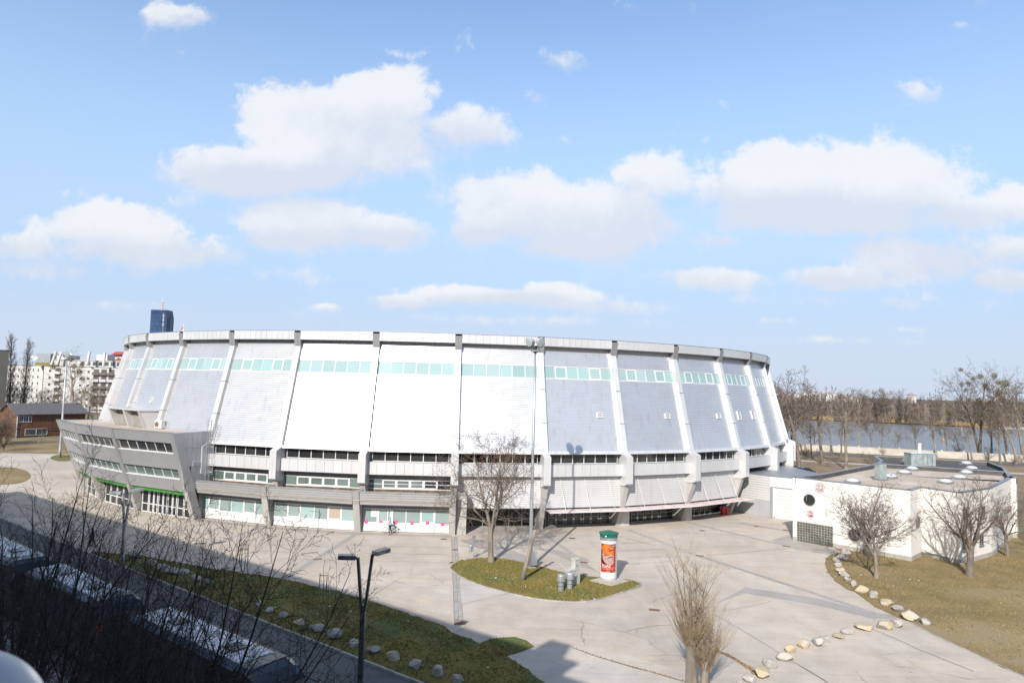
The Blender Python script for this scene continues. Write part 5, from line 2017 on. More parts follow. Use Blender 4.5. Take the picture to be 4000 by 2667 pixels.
# ------------------------------------------------------------------ the street's own houses behind the camera: they throw the long shadow
f2 = lambda a, b_: E_ * a + N_ * b_
for nm, a0, a1, h, lb in (('apartment_house', -8.6, 75, 21.4, 'long grey rendered apartment house along the near pavement'), ('apartment_house', -95, -8.62, 22.75, 'taller grey rendered apartment house with a chimney block, next door')):
    A_, B_ = f2(a1, -.6), f2(a0, -.6)
    o, w_ = block(nm, lb, 'apartment house', A_, B_, 13, h, 'render_grey', range(6), 20, (1.3, 1.6), 'roof_felt', zfirst=h - 3.0)
    if a1 < 0:
        cc = f2(-9.85, -1.6)
        MB().box(cc + Vector((0, 0, h + .9)), (1.5, 1.6, 1.7), math.atan2(E_.y, E_.x)).build('chimney', 'render_grey', o)


# ------------------------------------------------------------------ street furniture
random.seed(31)
VZ = Vector((0, 0, 1))


def bar(mb, a, b, w, d, side):               # square-section bar from a to b; side = horizontal direction of width w
    a, b, side = Vector(a), Vector(b), Vector(side).normalized()
    ax = (b - a).normalized()
    o = ax.cross(side).normalized()
    s, o = side * w / 2, o * d / 2
    return mb.hexa([a - s - o, a + s - o, a + s + o, a - s + o], [b - s - o, b + s - o, b + s + o, b - s + o])


def y_lamp(base, label, hf, tl, tr, dirv, hl, mt='lamp_grey'):
    """forked street lamp: mast, two arms leaning apart, a flat head on each"""
    o = thing('street_lamp', label, 'street lamp', base)
    dirv = Vector(dirv).normalized()
    per = Vector((-dirv.y, dirv.x, 0))
    MB().box(base + VZ * .03, (.45, .45, .06), math.atan2(dirv.y, dirv.x)).build('base_plate', mt, o)
    mb = MB()
    bar(mb, base, base + VZ * hf, .24, .20, dirv)
    mb.build('mast', mt, o)
    for sg, ht in ((-1, tl), (1, tr)):
        a = base + VZ * (hf - .25) + dirv * sg * .09
        b = base + VZ * ht + dirv * sg * .37
        mb = MB()
        bar(mb, a, b, .13, .15, dirv)
        arm = mb.build('arm', mt, o)
        hd = Vector((*hl[0 if sg < 0 else 2], 0)).normalized()
        tilt = hl[1]
        c0, c1 = b + hd * .02 - VZ * .06, b + hd * .20 + VZ * tilt * .2
        mb = MB()
        bar(mb, c0, c1, .13, .11, Vector((-hd.y, hd.x, 0)))
        mb.build('neck', mt, o)
        c2 = c1 + hd * .78 + VZ * tilt * .78
        mb = MB()
        bar(mb, c1 - hd * .08, c2, .42, .20, Vector((-hd.y, hd.x, 0)))
        head = mb.build('lamp_head', mt, o)
        mb = MB()
        bar(mb, c1 + hd * .1 - VZ * .11, c2 - hd * .1 - VZ * .11, .30, .02, Vector((-hd.y, hd.x, 0)))
        mb.build('lens', 'dome_plastic', head)
    return o


LB1 = V0(1404, 2735)
zy = lambda px, py, b: AT(px, py, b.y).z
y_lamp(LB1, 'dark grey forked street lamp in the shade on the grass verge kerb', zy(1421, 2361, LB1), zy(1397, 2176, LB1), zy(1452, 2162, LB1), (1, -.1, 0), ((-.95, -.22), .06, (.62, .75)))
LB2 = V0(476, 2222)
y_lamp(LB2, 'pale grey forked street lamp seen through the bare branches beside the glass doors', 4.0, 6.1, 6.3, (1, -.25, 0), ((-.95, -.22), .06, (.62, .75)), 'galvanised')  # paler metal than the other lamp stands in for daylight falling on it


def flood_mast(base, top, label, r0, r1, n=4, box=True):
    o = thing('floodlight_mast', label, 'light mast', base)
    h = top.z
    MB().tube([base, base + VZ * 1.6, base + VZ * h * .5, base + VZ * h], [r0 * 1.25, r0 * 1.15, (r0 + r1) / 2, r1], 12).build('pole', 'galvanised', o, smooth=True)
    if box:
        MB().box(base + Vector((.28, -.15, .85)), (.5, .35, 1.15), .2).build('switch_box', 'galvanised', o)
        MB().box(base + VZ * .05, (.8, .8, .1), .2).build('footing', 'pale_concrete', o)
    cr = MB()
    cr.lathe([(.42, h - .12), (.42, h), (.36, h)], (base.x, base.y, 0), 8)
    for k in range(4):
        a = k * math.pi / 2 + .5
        cr.tube([Vector((base.x, base.y, h - .3)), base + Vector((math.cos(a) * .42, math.sin(a) * .42, h))], .035, 4)
    cr.build('head_frame', 'grey_frame', o)
    for k in range(n):
        a = k * 2 * math.pi / n + 2.2
        d = Vector((math.cos(a), math.sin(a), 0))
        c = base + VZ * (h + .75) + d * .55
        MB().tube([base + VZ * h + d * .36, c - VZ * .1], .04, 5).build('bracket', 'galvanised', o)
        ax = (d - VZ * .35).normalized()
        x = Vector((-d.y, d.x, 0))
        rot = Matrix((x, ax.cross(x), ax)).transposed()
        lampb = MB().lathe([(.10, -.35), (.20, -.28), (.34, -.02), (.43, .20), (.45, .22)], c, 18, rot).build('floodlight', 'sill_white', o, smooth=True)
        MB().lathe([(.42, .205), (.40, .235), (.02, .25)], c, 18, rot).build('lens', 'headlamp', lampb)
    return o


fm = V0(2071, 2216)
flood_mast(fm, AT(2090, 1368, fm.y), 'tall galvanised floodlight mast on the grass island before the arena', .16, .085)
fm2 = V0(233, 1786)
flood_mast(fm2, AT(260.6, 1400, fm2.y), 'tall floodlight mast on the small grass patch left of the arena', .22, .12, box=False)

# advertising pillar
AP = V0(2375.5, 2264)
PIL = thing('advertising_pillar', 'round white advertising pillar with a green cap and an orange bearded man poster', 'advertising pillar', AP)
PR = .70
slab = [V0(2304, 2271), V0(2392, 2292), V0(2457, 2273), V0(2374, 2253)]
MB().hexa([flat(p, .02) for p in slab], [flat(p, .13) for p in slab]).build('footing', 'pale_concrete', PIL)
MB().lathe([(PR - .02, .13), (PR - .02, .27)], AP, 36).build('plinth', 'column_paint', PIL, smooth=False)
MB().lathe([(PR, .272), (PR, 3.28)], AP, 48).build('drum', 'pillar_white', PIL, smooth=False)
MB().lathe([(PR + .01, 3.282), (PR + .01, 3.52)], AP, 48).build('steel_band', 'steel', PIL)
MB().lathe([(PR + .03, 3.522), (PR + .05, 3.74), (PR + .13, 3.80), (PR + .13, 3.83), (.02, 4.05)], AP, 48).build('cap', 'pillar_green', PIL)
vd = (EYE - AP)
va = math.atan2(vd.y, vd.x) - .02
PX = Vector((math.cos(va), math.sin(va), 0))
PT = Vector((-PX.y, PX.x, 0))                # to the right as seen from the front


def cyl(s, z, off):                          # arc length s (to the right), height z
    a = s / PR
    d = PX * math.cos(a) + PT * math.sin(a)
    return Vector((AP.x, AP.y, 0)) + d * (PR + off) + VZ * z


MB().lathe([(.06, 0), (.06, .03)], cyl(-.22, 3.66, .03), 10, Matrix((PT, VZ, PX)).transposed()).build('emblem', 'pillar_white', PIL)
W_, H_ = 1.38, 2.28
PZ = .77


def in_poly(x, y, poly):
    c = False
    j = len(poly) - 1
    for i in range(len(poly)):
        (ax, ay), (bx, by) = poly[i], poly[j]
        if (ay > y) != (by > y) and x < (bx - ax) * (y - ay) / (by - ay) + ax:
            c = not c
        j = i
    return c


# poster layout in its own 100 x 165 grid, y down
FACE = [(38, 2), (72, 0), (84, 12), (83, 26), (78, 32), (82, 46), (86, 56), (80, 62), (60, 66), (40, 62), (16, 50), (6, 34), (10, 16), (22, 5)]
BEARD = [(16, 48), (22, 56), (28, 70), (44, 68), (56, 66), (70, 60), (80, 64), (84, 76), (82, 84), (86, 100), (82, 112), (72, 121), (58, 120), (44, 116), (30, 108), (18, 96), (12, 82), (16, 72), (10, 64), (12, 54)]
MOUTH = [(44, 79), (58, 74), (74, 70), (82, 78), (70, 76), (56, 80), (48, 84)]
BROW = [(44, 28), (58, 30), (74, 32), (82, 30), (80, 35), (70, 37), (60, 34), (50, 33)]
EYEP = [(50, 38), (60, 36), (66, 40), (58, 44), (52, 42)]
DARK = [(0, 28), (7, 34), (12, 52), (8, 68), (12, 86), (22, 104), (36, 114), (50, 122), (30, 124), (14, 112), (0, 106)]
BADGE = [(56, 5), (97, 5), (97, 17), (58, 17)]
SHIRT = [(0, 30), (4, 28), (3, 60), (0, 66)]


def paint0(x, y):
    if in_poly(x, y, BADGE):
        return (.72, .70, .66) if 8 < y < 14 and (int(x * .42) % 3 != 0) and x > 60 else (.02, .012, .01)
    if 133 < y < 150 and x > 8 and noise.noise((x * .35, int(y / 4.0) * 7.1, 4)) > -.25 and (y % 4) < 2.4:
        return (.80, .36, .26)
    if 153 < y < 157:
        return (.45, .03, .015)
    if y >= 158 and (38 < x < 60 or 84 < x < 97) and (int(x * .8) % 4) != 0:
        return (.72, .5, .42)
    if in_poly(x, y, MOUTH):
        return (.16, .03, .015)
    if in_poly(x, y, BEARD):
        t = noise.noise((x * .32, y * .32, 1)) + .6 * noise.noise((x * .8, y * .5, 2))
        return (.78, .62, .55) if t > -.06 else (.36, .16, .11)
    if in_poly(x, y, BROW) or in_poly(x, y, EYEP):
        return (.13, .018, .008)
    if in_poly(x, y, FACE):
        t = .5 + .5 * noise.noise((x * .05, y * .05, 9))
        return (.80, .17 + .13 * t, .03)
    if in_poly(x, y, DARK):
        return (.06, .01, .006)
    return (.60, .055, .018)


def paint(x, y):
    r, g, b = paint0(x, y)
    return (r * .56, g * .52, b * .52)


NX, NY = 66, 108
me = bpy.data.meshes.new('poster')
vs, fs, cols = [], [], []
for j in range(NY + 1):
    for i in range(NX + 1):
        s = (i / NX - .5) * W_
        vs.append(tuple(cyl(s, PZ + H_ * (1 - j / NY), .006) - LOC[PIL.name]))
for j in range(NY):
    for i in range(NX):
        k = j * (NX + 1) + i
        fs.append((k, k + NX + 1, k + NX + 2, k + 1))
        cols.append(paint((i + .5) / NX * 100, (j + .5) / NY * 165))
me.from_pydata(vs, [], fs)
ca = me.color_attributes.new('print', 'FLOAT_COLOR', 'CORNER')
for p_ in me.polygons:
    for li in p_.loop_indices:
        ca.data[li].color = (*cols[p_.index], 1)
pm = bpy.data.materials.new('poster_print')
pm.use_nodes = True
an = pm.node_tree.nodes.new('ShaderNodeAttribute')
an.attribute_name = 'print'
pm.node_tree.links.new(an.outputs['Color'], pm.node_tree.nodes['Principled BSDF'].inputs['Base Color'])
pm.node_tree.nodes['Principled BSDF'].inputs['Roughness'].default_value = .55
me.materials.append(pm)
po = bpy.data.objects.new('poster', me)
COL.objects.link(po)
po.parent = PIL
tm = text_mesh('ELIAS', .30, .002)
tm.name = 'poster_lettering'
for v in tm.vertices:
    x, y, z = v.co
    v.co = cyl(x - .17, PZ + H_ * (1 - 128 / 165) + y, .010 + z) - LOC[PIL.name]
tm.materials.clear()
tm.materials.append(MATS['pillar_white'])
to = bpy.data.objects.new('poster_lettering', tm)
COL.objects.link(to)
to.parent = PIL

# vent stacks and cable cabinets on the island
for i, (px, py) in enumerate(((2191, 2308), (2225, 2300))):
    p = V0(px, py)
    o = thing('vent_stack', ('silver vent stack with a wide cap, left of the pair on the island', 'silver vent stack with a wide cap touching the cable cabinet')[i], 'vent', p, 'silver vent stacks on the island')
    for z0, z1 in ((.0, .42), (.43, .72)):
        MB().lathe([(.22, z0), (.22, z1)], p, 20).build('pipe', 'galvanised', o)
    for z in (.42, .72):
        MB().lathe([(.225, z - .012), (.225, z + .022)], p, 20).build('clamp', 'black_plastic', o)
    MB().lathe([(.30, .75), (.32, .78), (.32, 1.22), (.30, 1.26), (.02, 1.29)], p, 22).build('cap', 'galvanised', o)
    if i:
        MB().box(p + Vector((.23, -.06, .66)), (.06, .06, .1)).build('catch', 'black_plastic', o)
q0, q1 = V0(2232, 2292), V0(2278, 2280)
ed = (q1 - q0).normalized()
en = Vector((-ed.y, ed.x, 0))
for i, (a, b_, h) in enumerate(((-.25, .42, 1.30), (.43, 1.02, 2.05))):
    c = q0 + ed * (a + b_) / 2 + en * .22
    o = thing('cable_cabinet', ('low cream cable cabinet beside the vent stack', 'tall cream cable cabinet between low cabinet and pillar')[i], 'cabinet', c)
    rz = math.atan2(ed.y, ed.x)
    MB().box(c + VZ * .17, (b_ - a - .02, .40, .26), rz).build('base', 'cabinet_grey', o)
    zs = [(.31, h - .06)] if h < 1.5 else [(.31, 1.20), (1.215, h - .06)]
    for z0, z1 in zs:
        d = MB().box(c + VZ * (z0 + z1) / 2, (b_ - a, .42, z1 - z0), rz).build('door', 'cabinet_grey', o)
        MB().box(c - en * .225 + ed * .12 * (-1) ** i + VZ * (z0 + (z1 - z0) * .45), (.035, .03, .2), rz).build('handle', 'black_plastic', d)
    mb = MB()
    C_ = [c + ed * sx * ((b_ - a) / 2 + .03) + en * sy * .25 for sx, sy in ((-1, -1), (1, -1), (1, 1), (-1, 1))]
    mb.hexa([p + VZ * (h - .055) for p in C_], [p + VZ * (h + (.0 if k < 2 else .05)) for k, p in enumerate(C_)])
    mb.build('lid', 'cabinet_grey', o)

# sign post with a little bin
p = V0(1849, 2183)
o = thing('sign_post', 'thin sign post with a small round grey bin before the kerbed island', 'sign post', p)
MB().tube([p, p + VZ * 2.1], .03, 8).build('pole', 'galvanised', o)
MB().box(p + Vector((0, -.04, 1.98)), (.30, .015, .26)).build('sign', 'zinc', o)
MB().lathe([(.13, .68), (.15, .72), (.15, 1.20), (.12, 1.26), (.05, 1.28)], p + Vector((-.24, -.02, 0)), 14).build('bin', 'steel', o)
MB().box(p + Vector((-.10, 0, 1.0)), (.16, .03, .06)).build('clip', 'black_plastic', o)

# red waste bin by the last doors
p = BAY[9].p(.885, -1.75, 0)
o = thing('waste_bin', 'red waste bin in the shade beside the last glass doors', 'bin', p)
MB().lathe([(.30, .04), (.36, 1.02)], p, 14).build('body', 'red_paint', o)
MB().box(p + VZ * 1.07, (.80, .78, .08), .6).build('lid', 'cloth_navy', o)
for s_ in (-.25, .25):
    MB().lathe([(.09, -.03), (.09, .03)], p + Vector((s_, .3, .09)), 10, Matrix.Rotation(math.pi / 2, 3, 'Y')).build('wheel', 'tyre', o)
MB().box(p + Vector((.52, .1, .45)), (.38, .38, .9), .4).build('side_pocket', 'red_paint', o)

# boulders
from mathutils import kdtree


def ico():
    import bmesh
    bm = bmesh.new()
    bmesh.ops.create_icosphere(bm, subdivisions=3, radius=1)
    v = [x.co.copy() for x in bm.verts]
    f = [tuple(x.index for x in q.verts) for q in bm.faces]
    bm.free()
    return v, f


IV, IF = ico()


def rock(name, seed, p, w, d, h, m, label, rz, group):
    rnd = random.Random(seed)
    planes = []
    for _ in range(11):
        n = Vector((rnd.gauss(0, 1), rnd.gauss(0, 1), rnd.gauss(0, .8))).normalized()
        planes.append((n, rnd.uniform(.48, .82)))
    mb = MB()
    R = Matrix.Rotation(rz, 3, 'Z')
    for c in IV:
        r = 1.0
        for n, dd in planes:
            q = c.dot(n)
            if q > 0:
                r = min(r, dd / q)
        r *= 1 + .05 * noise.noise(c * 2.3 + Vector((seed, 0, 0))) + .025 * noise.noise(c * 7 + Vector((0, seed, 0)))
        v = c * r
        mb.v.append(p + R @ Vector((v.x * w / 2 * 1.15, v.y * d / 2 * 1.15, v.z * h * .62 + h * .38)))
    mb.f = list(IF)
    o = mb.build(name, m, loc=p)
    return tag(o, label, 'boulder', group)


RIGHT = [(455, 470, 80, 45, 0), (425, 525, 92, 62, 0), (368, 540, 52, 45, 0), (386, 578, 80, 48, 0), (415, 628, 72, 48, 1), (436, 662, 80, 52, 0), (468, 706, 60, 45, 0), (516, 745, 50, 58, 0), (592, 800, 96, 60, 1),
         (695, 845, 60, 60, 0), (810, 905, 115, 50, 1), (913, 963, 95, 52, 0), (1005, 1040, 120, 86, 1), (1143, 1073, 75, 52, 0), (900, 1095, 100, 72, 0), (802, 1118, 104, 72, 1), (628, 1120, 125, 52, 1), (480, 1153, 105, 58, 0),
         (390, 1190, 84, 48, 1), (282, 1226, 104, 62, 0), (222, 1255, 94, 76, 0), (95, 1278, 112, 72, 1)]
RL2 = [(1295, 1315, 84, 68, 1), (1255, 1390, 114, 72, 1), (1125, 1438, 114, 78, 0), (1057, 1530, 134, 88, 1), (950, 1566, 100, 58, 0), (862, 1574, 46, 26, 0)]
LEFT = [(20, 820, 72, 72), (125, 875, 80, 62), (270, 932, 84, 72), (415, 1000, 110, 68), (610, 1065, 158, 92), (770, 1145, 134, 112), (955, 1220, 104, 86), (1150, 1282, 126, 80), (1352, 1356, 134, 98), (1586, 1436, 130, 122), (1795, 1515, 124, 118), (1995, 1600, 115, 125)]
LEFT6 = [(950, 692, 78, 48), (1065, 742, 80, 56), (1135, 772, 78, 56), (1205, 806, 88, 66), (1290, 806, 64, 54), (1372, 855, 80, 48), (1436, 888, 60, 66)]
RLAB = ['boulder touching the clubhouse wall', 'big white boulder second from the clubhouse wall', 'small grey boulder on the plaza side of the big white one', 'pale boulder behind two cream ones on the lawn edge', 'cream boulder leaning on a white neighbour', 'white boulder leaning on the cream one',
        'small white boulder in a gap on the lawn edge', 'narrow upright white boulder with a pointed top', 'yellowish block shaped boulder on the lawn edge', 'upright grey boulder between two yellowish ones', 'long low cream boulder with a saddle back',
        'grey white boulder next to the brown ridged one', 'tall brown and yellow ridged boulder at the lawn corner', 'round grey boulder alone on the lawn', 'blocky white boulder at the lawn end of the plaza row', 'pointed cream boulder beside the blocky white one',
        'long low cream boulder on the plaza with a flat top', 'pale wedge boulder on the plaza after the long low one', 'small yellow boulder on the plaza', 'long white boulder overlapped by another white one', 'tall white boulder before the long white one',
        'pyramid shaped cream boulder in the plaza row', 'small square cream boulder in the plaza row', 'split cream boulder in the plaza row', 'white boulder with a flat back next to the yellow one', 'bright yellow boulder near the pollard tree', 'grey white boulder at the bottom end of the plaza row', 'smallest boulder at the bottom picture edge']
rk = 0
for grp, sc, ox, oy in ((RIGHT, .4573, 3100, 1950), (RL2, .4573, 2500, 1950)):
    for (a, b_, w, h, yl) in grp:
        p = V0(ox + sc * a, oy + sc * b_)
        mpp = p.length_squared and (p - EYE).length / FPX
        ww, hh_ = w * sc * mpp, h * sc * mpp
        p = p + Vector((0, ww * .25, 0))
        rock('boulder', 100 + rk, p, ww, ww * random.uniform(.7, .95), hh_ * .86, 'rock_yellow' if yl else 'rock_white', RLAB[rk], random.uniform(-.4, .4), 'boulders edging lawn and plaza')
        rk += 1
LLAB = ['boulder just right of the bus roof end', 'low pale boulder fourth from the lamp', 'upright narrow boulder in the shaded row', 'flat boulder with a dark notch in the shaded row', 'widest boulder of the shaded verge', 'tall domed boulder left of the small one by the lamp', 'small rounded boulder just left of the forked lamp',
        'grey flat boulder just right of the forked lamp', 'yellow white boulder second right of the forked lamp', 'tall egg shaped boulder on the shaded verge', 'leaning pointed boulder on the shaded verge', 'last boulder of the shaded verge at the picture bottom',
        'first boulder at the far end of the shaded verge', 'second boulder from the far end of the verge', 'third boulder from the far end of the verge', 'large boulder fourth from the far end of the verge', 'small boulder behind the fourth one on the verge', 'low boulder by the verge middle', 'upright boulder by the verge middle']
lk = 0
for grp, sc, ox, oy in ((LEFT, .3935, 1000, 2050), (LEFT6, .553, 0, 1800)):
    for (a, b_, w, h) in grp:
        p = V0(ox + sc * a, oy + sc * b_)
        mpp = (p - EYE).length / FPX
        ww, hh_ = w * sc * mpp, h * sc * mpp
        p = p + Vector((0, ww * .25, 0))
        rock('boulder', 300 + lk, p, ww, ww * random.uniform(.7, .95), hh_ * .84, 'rock_white' if lk % 5 != 3 else 'rock_yellow', LLAB[lk], random.uniform(-.4, .4), 'boulders on the shaded verge')
        lk += 1

# ------------------------------------------------------------------ coaches at the kerb


def coach(front, d, length, label, silver='bus_silver', text=None, num=None):
    d = Vector(d).normalized()
    o = thing('coach', label, 'coach', front - d * length / 2)
    l = Vector((-d.y, d.x, 0))               # left side of the coach
    W2_, Hh = 1.27, 3.55
    z0 = -.105
    P = lambda x, y, z: front + d * x + l * y + VZ * (z + z0)
    Pb = lambda x, y, z: front - d * x + l * y + VZ * (z + z0)
    # body shell by sections: (distance behind the front, half width, floor, top)
    sec = [(.0, 1.02, .45, 1.05), (.12, 1.15, .32, 1.30), (.9, 1.25, .30, 1.42), (2.0, W2_, .30, 1.45), (length - .5, W2_, .32, 1.45), (length, 1.2, .45, 1.42)]
    mb = MB()
    for i, (x, hw, a, b) in enumerate(sec):
        mb.v += [Pb(x, -hw, a), Pb(x, hw, a), Pb(x, hw, b), Pb(x, -hw, b)]
        if i:
            k = 4 * (i - 1)
            for q in range(4):
                r = (q + 1) % 4
                mb.f.append((k + q, k + r, k + 4 + r, k + 4 + q))
    mb.f += [(3, 2, 1, 0), tuple(4 * (len(sec) - 1) + q for q in range(4))]
    mb.build('body', silver, o)
    sec = [(.15, 1.15, 1.30, 1.32), (.55, 1.18, 1.43, 2.85), (1.1, 1.20, 1.45, 3.22), (2.4, 1.22, 1.46, 3.28), (length - .4, 1.22, 1.46, 3.28), (length - .05, 1.15, 1.46, 3.1)]
    mb = MB()
    for i, (x, hw, a, b) in enumerate(sec):
        mb.v += [Pb(x, -hw, a), Pb(x, hw, a), Pb(x, hw * .96, b), Pb(x, -hw * .96, b)]
        if i:
            k = 4 * (i - 1)
            for q in range(4):
                r = (q + 1) % 4
                mb.f.append((k + q, k + r, k + 4 + r, k + 4 + q))
    mb.f += [(3, 2, 1, 0), tuple(4 * (len(sec) - 1) + q for q in range(4))]
    mb.build('glazing', 'dark_glass', o)
    for sd in (-1, 1):
        for i in range(7):
            x = 2.3 + i * (length - 3.2) / 6.2
            mb = MB()
            mb.hexa([Pb(x, sd * 1.19, 1.5), Pb(x + .09, sd * 1.19, 1.5), Pb(x + .09, sd * 1.235, 1.5), Pb(x, sd * 1.235, 1.5)], [Pb(x, sd * 1.15, 3.2), Pb(x + .09, sd * 1.15, 3.2), Pb(x + .09, sd * 1.19, 3.2), Pb(x, sd * 1.19, 3.2)])
            mb.build('window_pillar', 'black_plastic', o)
    prof = [(-1.22, 3.22), (-1.14, 3.42), (-.9, 3.52), (.9, 3.52), (1.14, 3.42), (1.22, 3.22)]

    def roofpart(xs, name, m, inset=0.0, up=0.0):
        mb = MB()
        for i, (x, dz, sc) in enumerate(xs):
            mb.v += [Pb(x, y * sc, z + dz + up) for y, z in prof]
            if i:
                k = 6 * (i - 1)
                for q in range(5):
                    mb.f.append((k + q, k + q + 1, k + 6 + q + 1, k + 6 + q))
        return mb.build(name, m, o)
    roofpart([(.75, -.5, .92), (1.1, -.16, .97), (1.7, .0, 1.0), (2.6, .0, 1.0)], 'front_roof', 'bus_blue')
    roofpart([(2.6, .0, 1.0), (length - .5, .0, 1.0), (length - .1, -.12, .97), (length, -.4, .95)], 'roof', 'bus_blue')
    mb = MB()
    mb.hexa([Pb(length - .45, -.86, 3.53), Pb(2.5, -.86, 3.53), Pb(2.5, .86, 3.53), Pb(length - .45, .86, 3.53)], [Pb(length - .5, -.82, 3.57), Pb(2.6, -.82, 3.57), Pb(2.6, .82, 3.57), Pb(length - .5, .82, 3.57)])
    mb.build('roof_panel', 'bus_white', o)
    for x in (4.2, length - 3.0):
        MB().box(Pb(x, 0, 3.60), (.9, .75, .07), math.atan2(d.y, d.x)).build('roof_hatch', 'bus_blue', o)
    for sd in (-1, 1):
        mb = MB()
        mb.tube([Pb(2.4, sd * 1.19, 3.38), Pb(length - .5, sd * 1.19, 3.38)], .045, 6)
        mb.build('roof_rail', 'bus_silver', o)
        for x in (2.7, length - 3.4, length - 2.1):
            c = Pb(x, sd * 1.15, .50)
            rot = Matrix((d, VZ, l * sd)).transposed()
            wl = MB().lathe([(.50, -.1), (.50, .12), (.44, .14)], c, 20, rot).build('wheel', 'tyre', o)
            MB().lathe([(.29, .125), (.26, .15), (.1, .16)], c, 14, rot).build('rim', 'steel', wl)
        MB().box(Pb(.02, sd * .82, .80), (.10, .42, .20), math.atan2(d.y, d.x)).build('headlight', 'headlamp', o)
        a, c = Pb(.65, sd * 1.12, 2.95), Pb(.05, sd * 1.42, 2.72)
        m_ = MB().tube([a, c], .04, 6).build('mirror_arm', 'black_plastic', o)
        MB().box(c - VZ * .32, (.14, .26, .55), math.atan2(d.y, d.x)).build('mirror', 'orange' if num and sd < 0 else 'black_plastic', m_)
        mb = MB()
        mb.tube([Pb(.40, sd * .1, 1.36), Pb(.47, sd * .7, 2.2)], .015, 4)
        mb.build('wiper', 'black_plastic', o)
    MB().box(Pb(-.01, 0, .62), (.04, .52, .12), math.atan2(d.y, d.x)).build('number_plate', 'pillar_white', o)
    if text:
        rot = Matrix((d, VZ, -l)).transposed()
        text_on(text, .85, Pb(length * .55, -1.275, .98), rot, 'red_paint', o)
        text_on('T', .85, Pb(length * .25, -1.275, .98), rot, 'red_paint', o)
    return o


BD = E_
c2 = K(0, 0)
b2f = Vector((-8.9, 29.6, 0))
b2c = (Vector((-18.94, 35.58, 0)) + Vector((-18.08, 37.03, 0))) / 2
b1c = (Vector((-29.68, 43.39, 0)) + Vector((-28.77, 44.7, 0))) / 2
coach(b2c + BD * 12.1, BD, 12.3, 'coach with a white roof panel and red lettering on its side, nearest the camera', text='411')
coach(b1c + BD * 11.2, BD, 11.6, 'coach with a white roof and an orange mirror, second in the parked row', num=True)
coach(b1c - BD * 1.4, BD, 12.0, 'coach half hidden by branches at the far end of the parked row')


# ------------------------------------------------------------------ a dark car behind the link building
def car(c, rz, label, m):
    o = thing('parked_car', label, 'car', c)
    R = Matrix.Rotation(rz, 3, 'Z')
    P = lambda x, y, z: c + R @ Vector((x, y, z))

    def loft(secs, name, mt, par=o):
        mb = MB()
        n = len(secs[0])
        for i, s in enumerate(secs):
            mb.v += [P(*q) for q in s]
            if i:
                k = n * (i - 1)
                for q in range(n):
                    r = (q + 1) % n
                    mb.f.append((k + q, k + r, k + n + r, k + n + q))
        mb.f += [tuple(reversed(range(n))), tuple(n * (len(secs) - 1) + q for q in range(n))]
        return mb.build(name, mt, par, smooth=False)
    S = lambda x, hw, z0, z1: [(x, -hw * .92, z0), (x, hw * .92, z0), (x, hw, (z0 + z1) / 2), (x, hw * .93, z1), (x, -hw * .93, z1), (x, -hw, (z0 + z1) / 2)]
    body = loft([S(-2.2, .72, .35, .75), S(-2.05, .86, .25, .92), S(-.9, .9, .22, .98), (S(.8, .9, .22, .97)), S(1.7, .87, .24, .90), S(2.15, .74, .34, .70)], 'body', m)
    loft([S(-1.9, .74, .95, .97), S(-1.25, .72, .96, 1.42), S(-.2, .74, .97, 1.50), S(.45, .72, .97, 1.42), S(1.25, .76, .95, .97)], 'cabin', 'dark_glass')
    loft([S(-1.2, .66, 1.42, 1.46), S(-.3, .68, 1.48, 1.525), S(.4, .66, 1.42, 1.46)], 'roof', m)
    for sx in (-1.35, 1.4):
        for sy in (-1, 1):
            rot = Matrix((R @ Vector((1, 0, 0)), VZ, R @ Vector((0, -sy, 0)))).transposed()
            wl = MB().lathe([(.32, -.1), (.32, .1), (.25, .11)], P(sx, sy * .80, .32), 16, rot).build('wheel', 'tyre', o)
            MB().lathe([(.2, .1), (.16, .125)], P(sx, sy * .80, .32), 12, rot).build('rim', 'steel', wl)
    for sy in (-.6, .6):
        MB().box(P(2.08, sy, .66), (.12, .3, .12), rz).build('headlight', 'headlamp', o)
        MB().box(P(-2.14, sy, .78), (.10, .28, .12), rz).build('tail_light', 'red_paint', o)
        MB().box(P(.75, sy * 1.58, 1.0), (.16, .14, .1), rz).build('mirror', m, o)
    return o


cp = V0(3145, 1852)
car(Vector((cp.x, cp.y, -.1)), .35, 'dark car parked behind the link building among bare trees', 'car_dark')
cp = V0(3080, 1853)
car(Vector((cp.x, cp.y, -.1)), .5, 'black car mostly hidden by the last arena rib', 'car_dark')


# ------------------------------------------------------------------ people
def skinned(name, verts, edges, radii, m, parent, sub=2):
    me = bpy.data.meshes.new(name)
    org = LOC[parent.name]
    me.from_pydata([tuple(Vector(v) - org) for v in verts], edges, [])
    me.materials.append(MATS[m])
    o = bpy.data.objects.new(name, me)
    COL.objects.link(o)
    o.parent = parent
    LOC[o.name] = org
    o.modifiers.new('skin', 'SKIN')
    for i, r in enumerate(radii):
        r = r if isinstance(r, tuple) else (r, r)
        me.skin_vertices[0].data[i].radius = r
    me.skin_vertices[0].data[0].use_root = True
    s = o.modifiers.new('subdivision', 'SUBSURF')
    s.levels = s.render_levels = sub
    return o


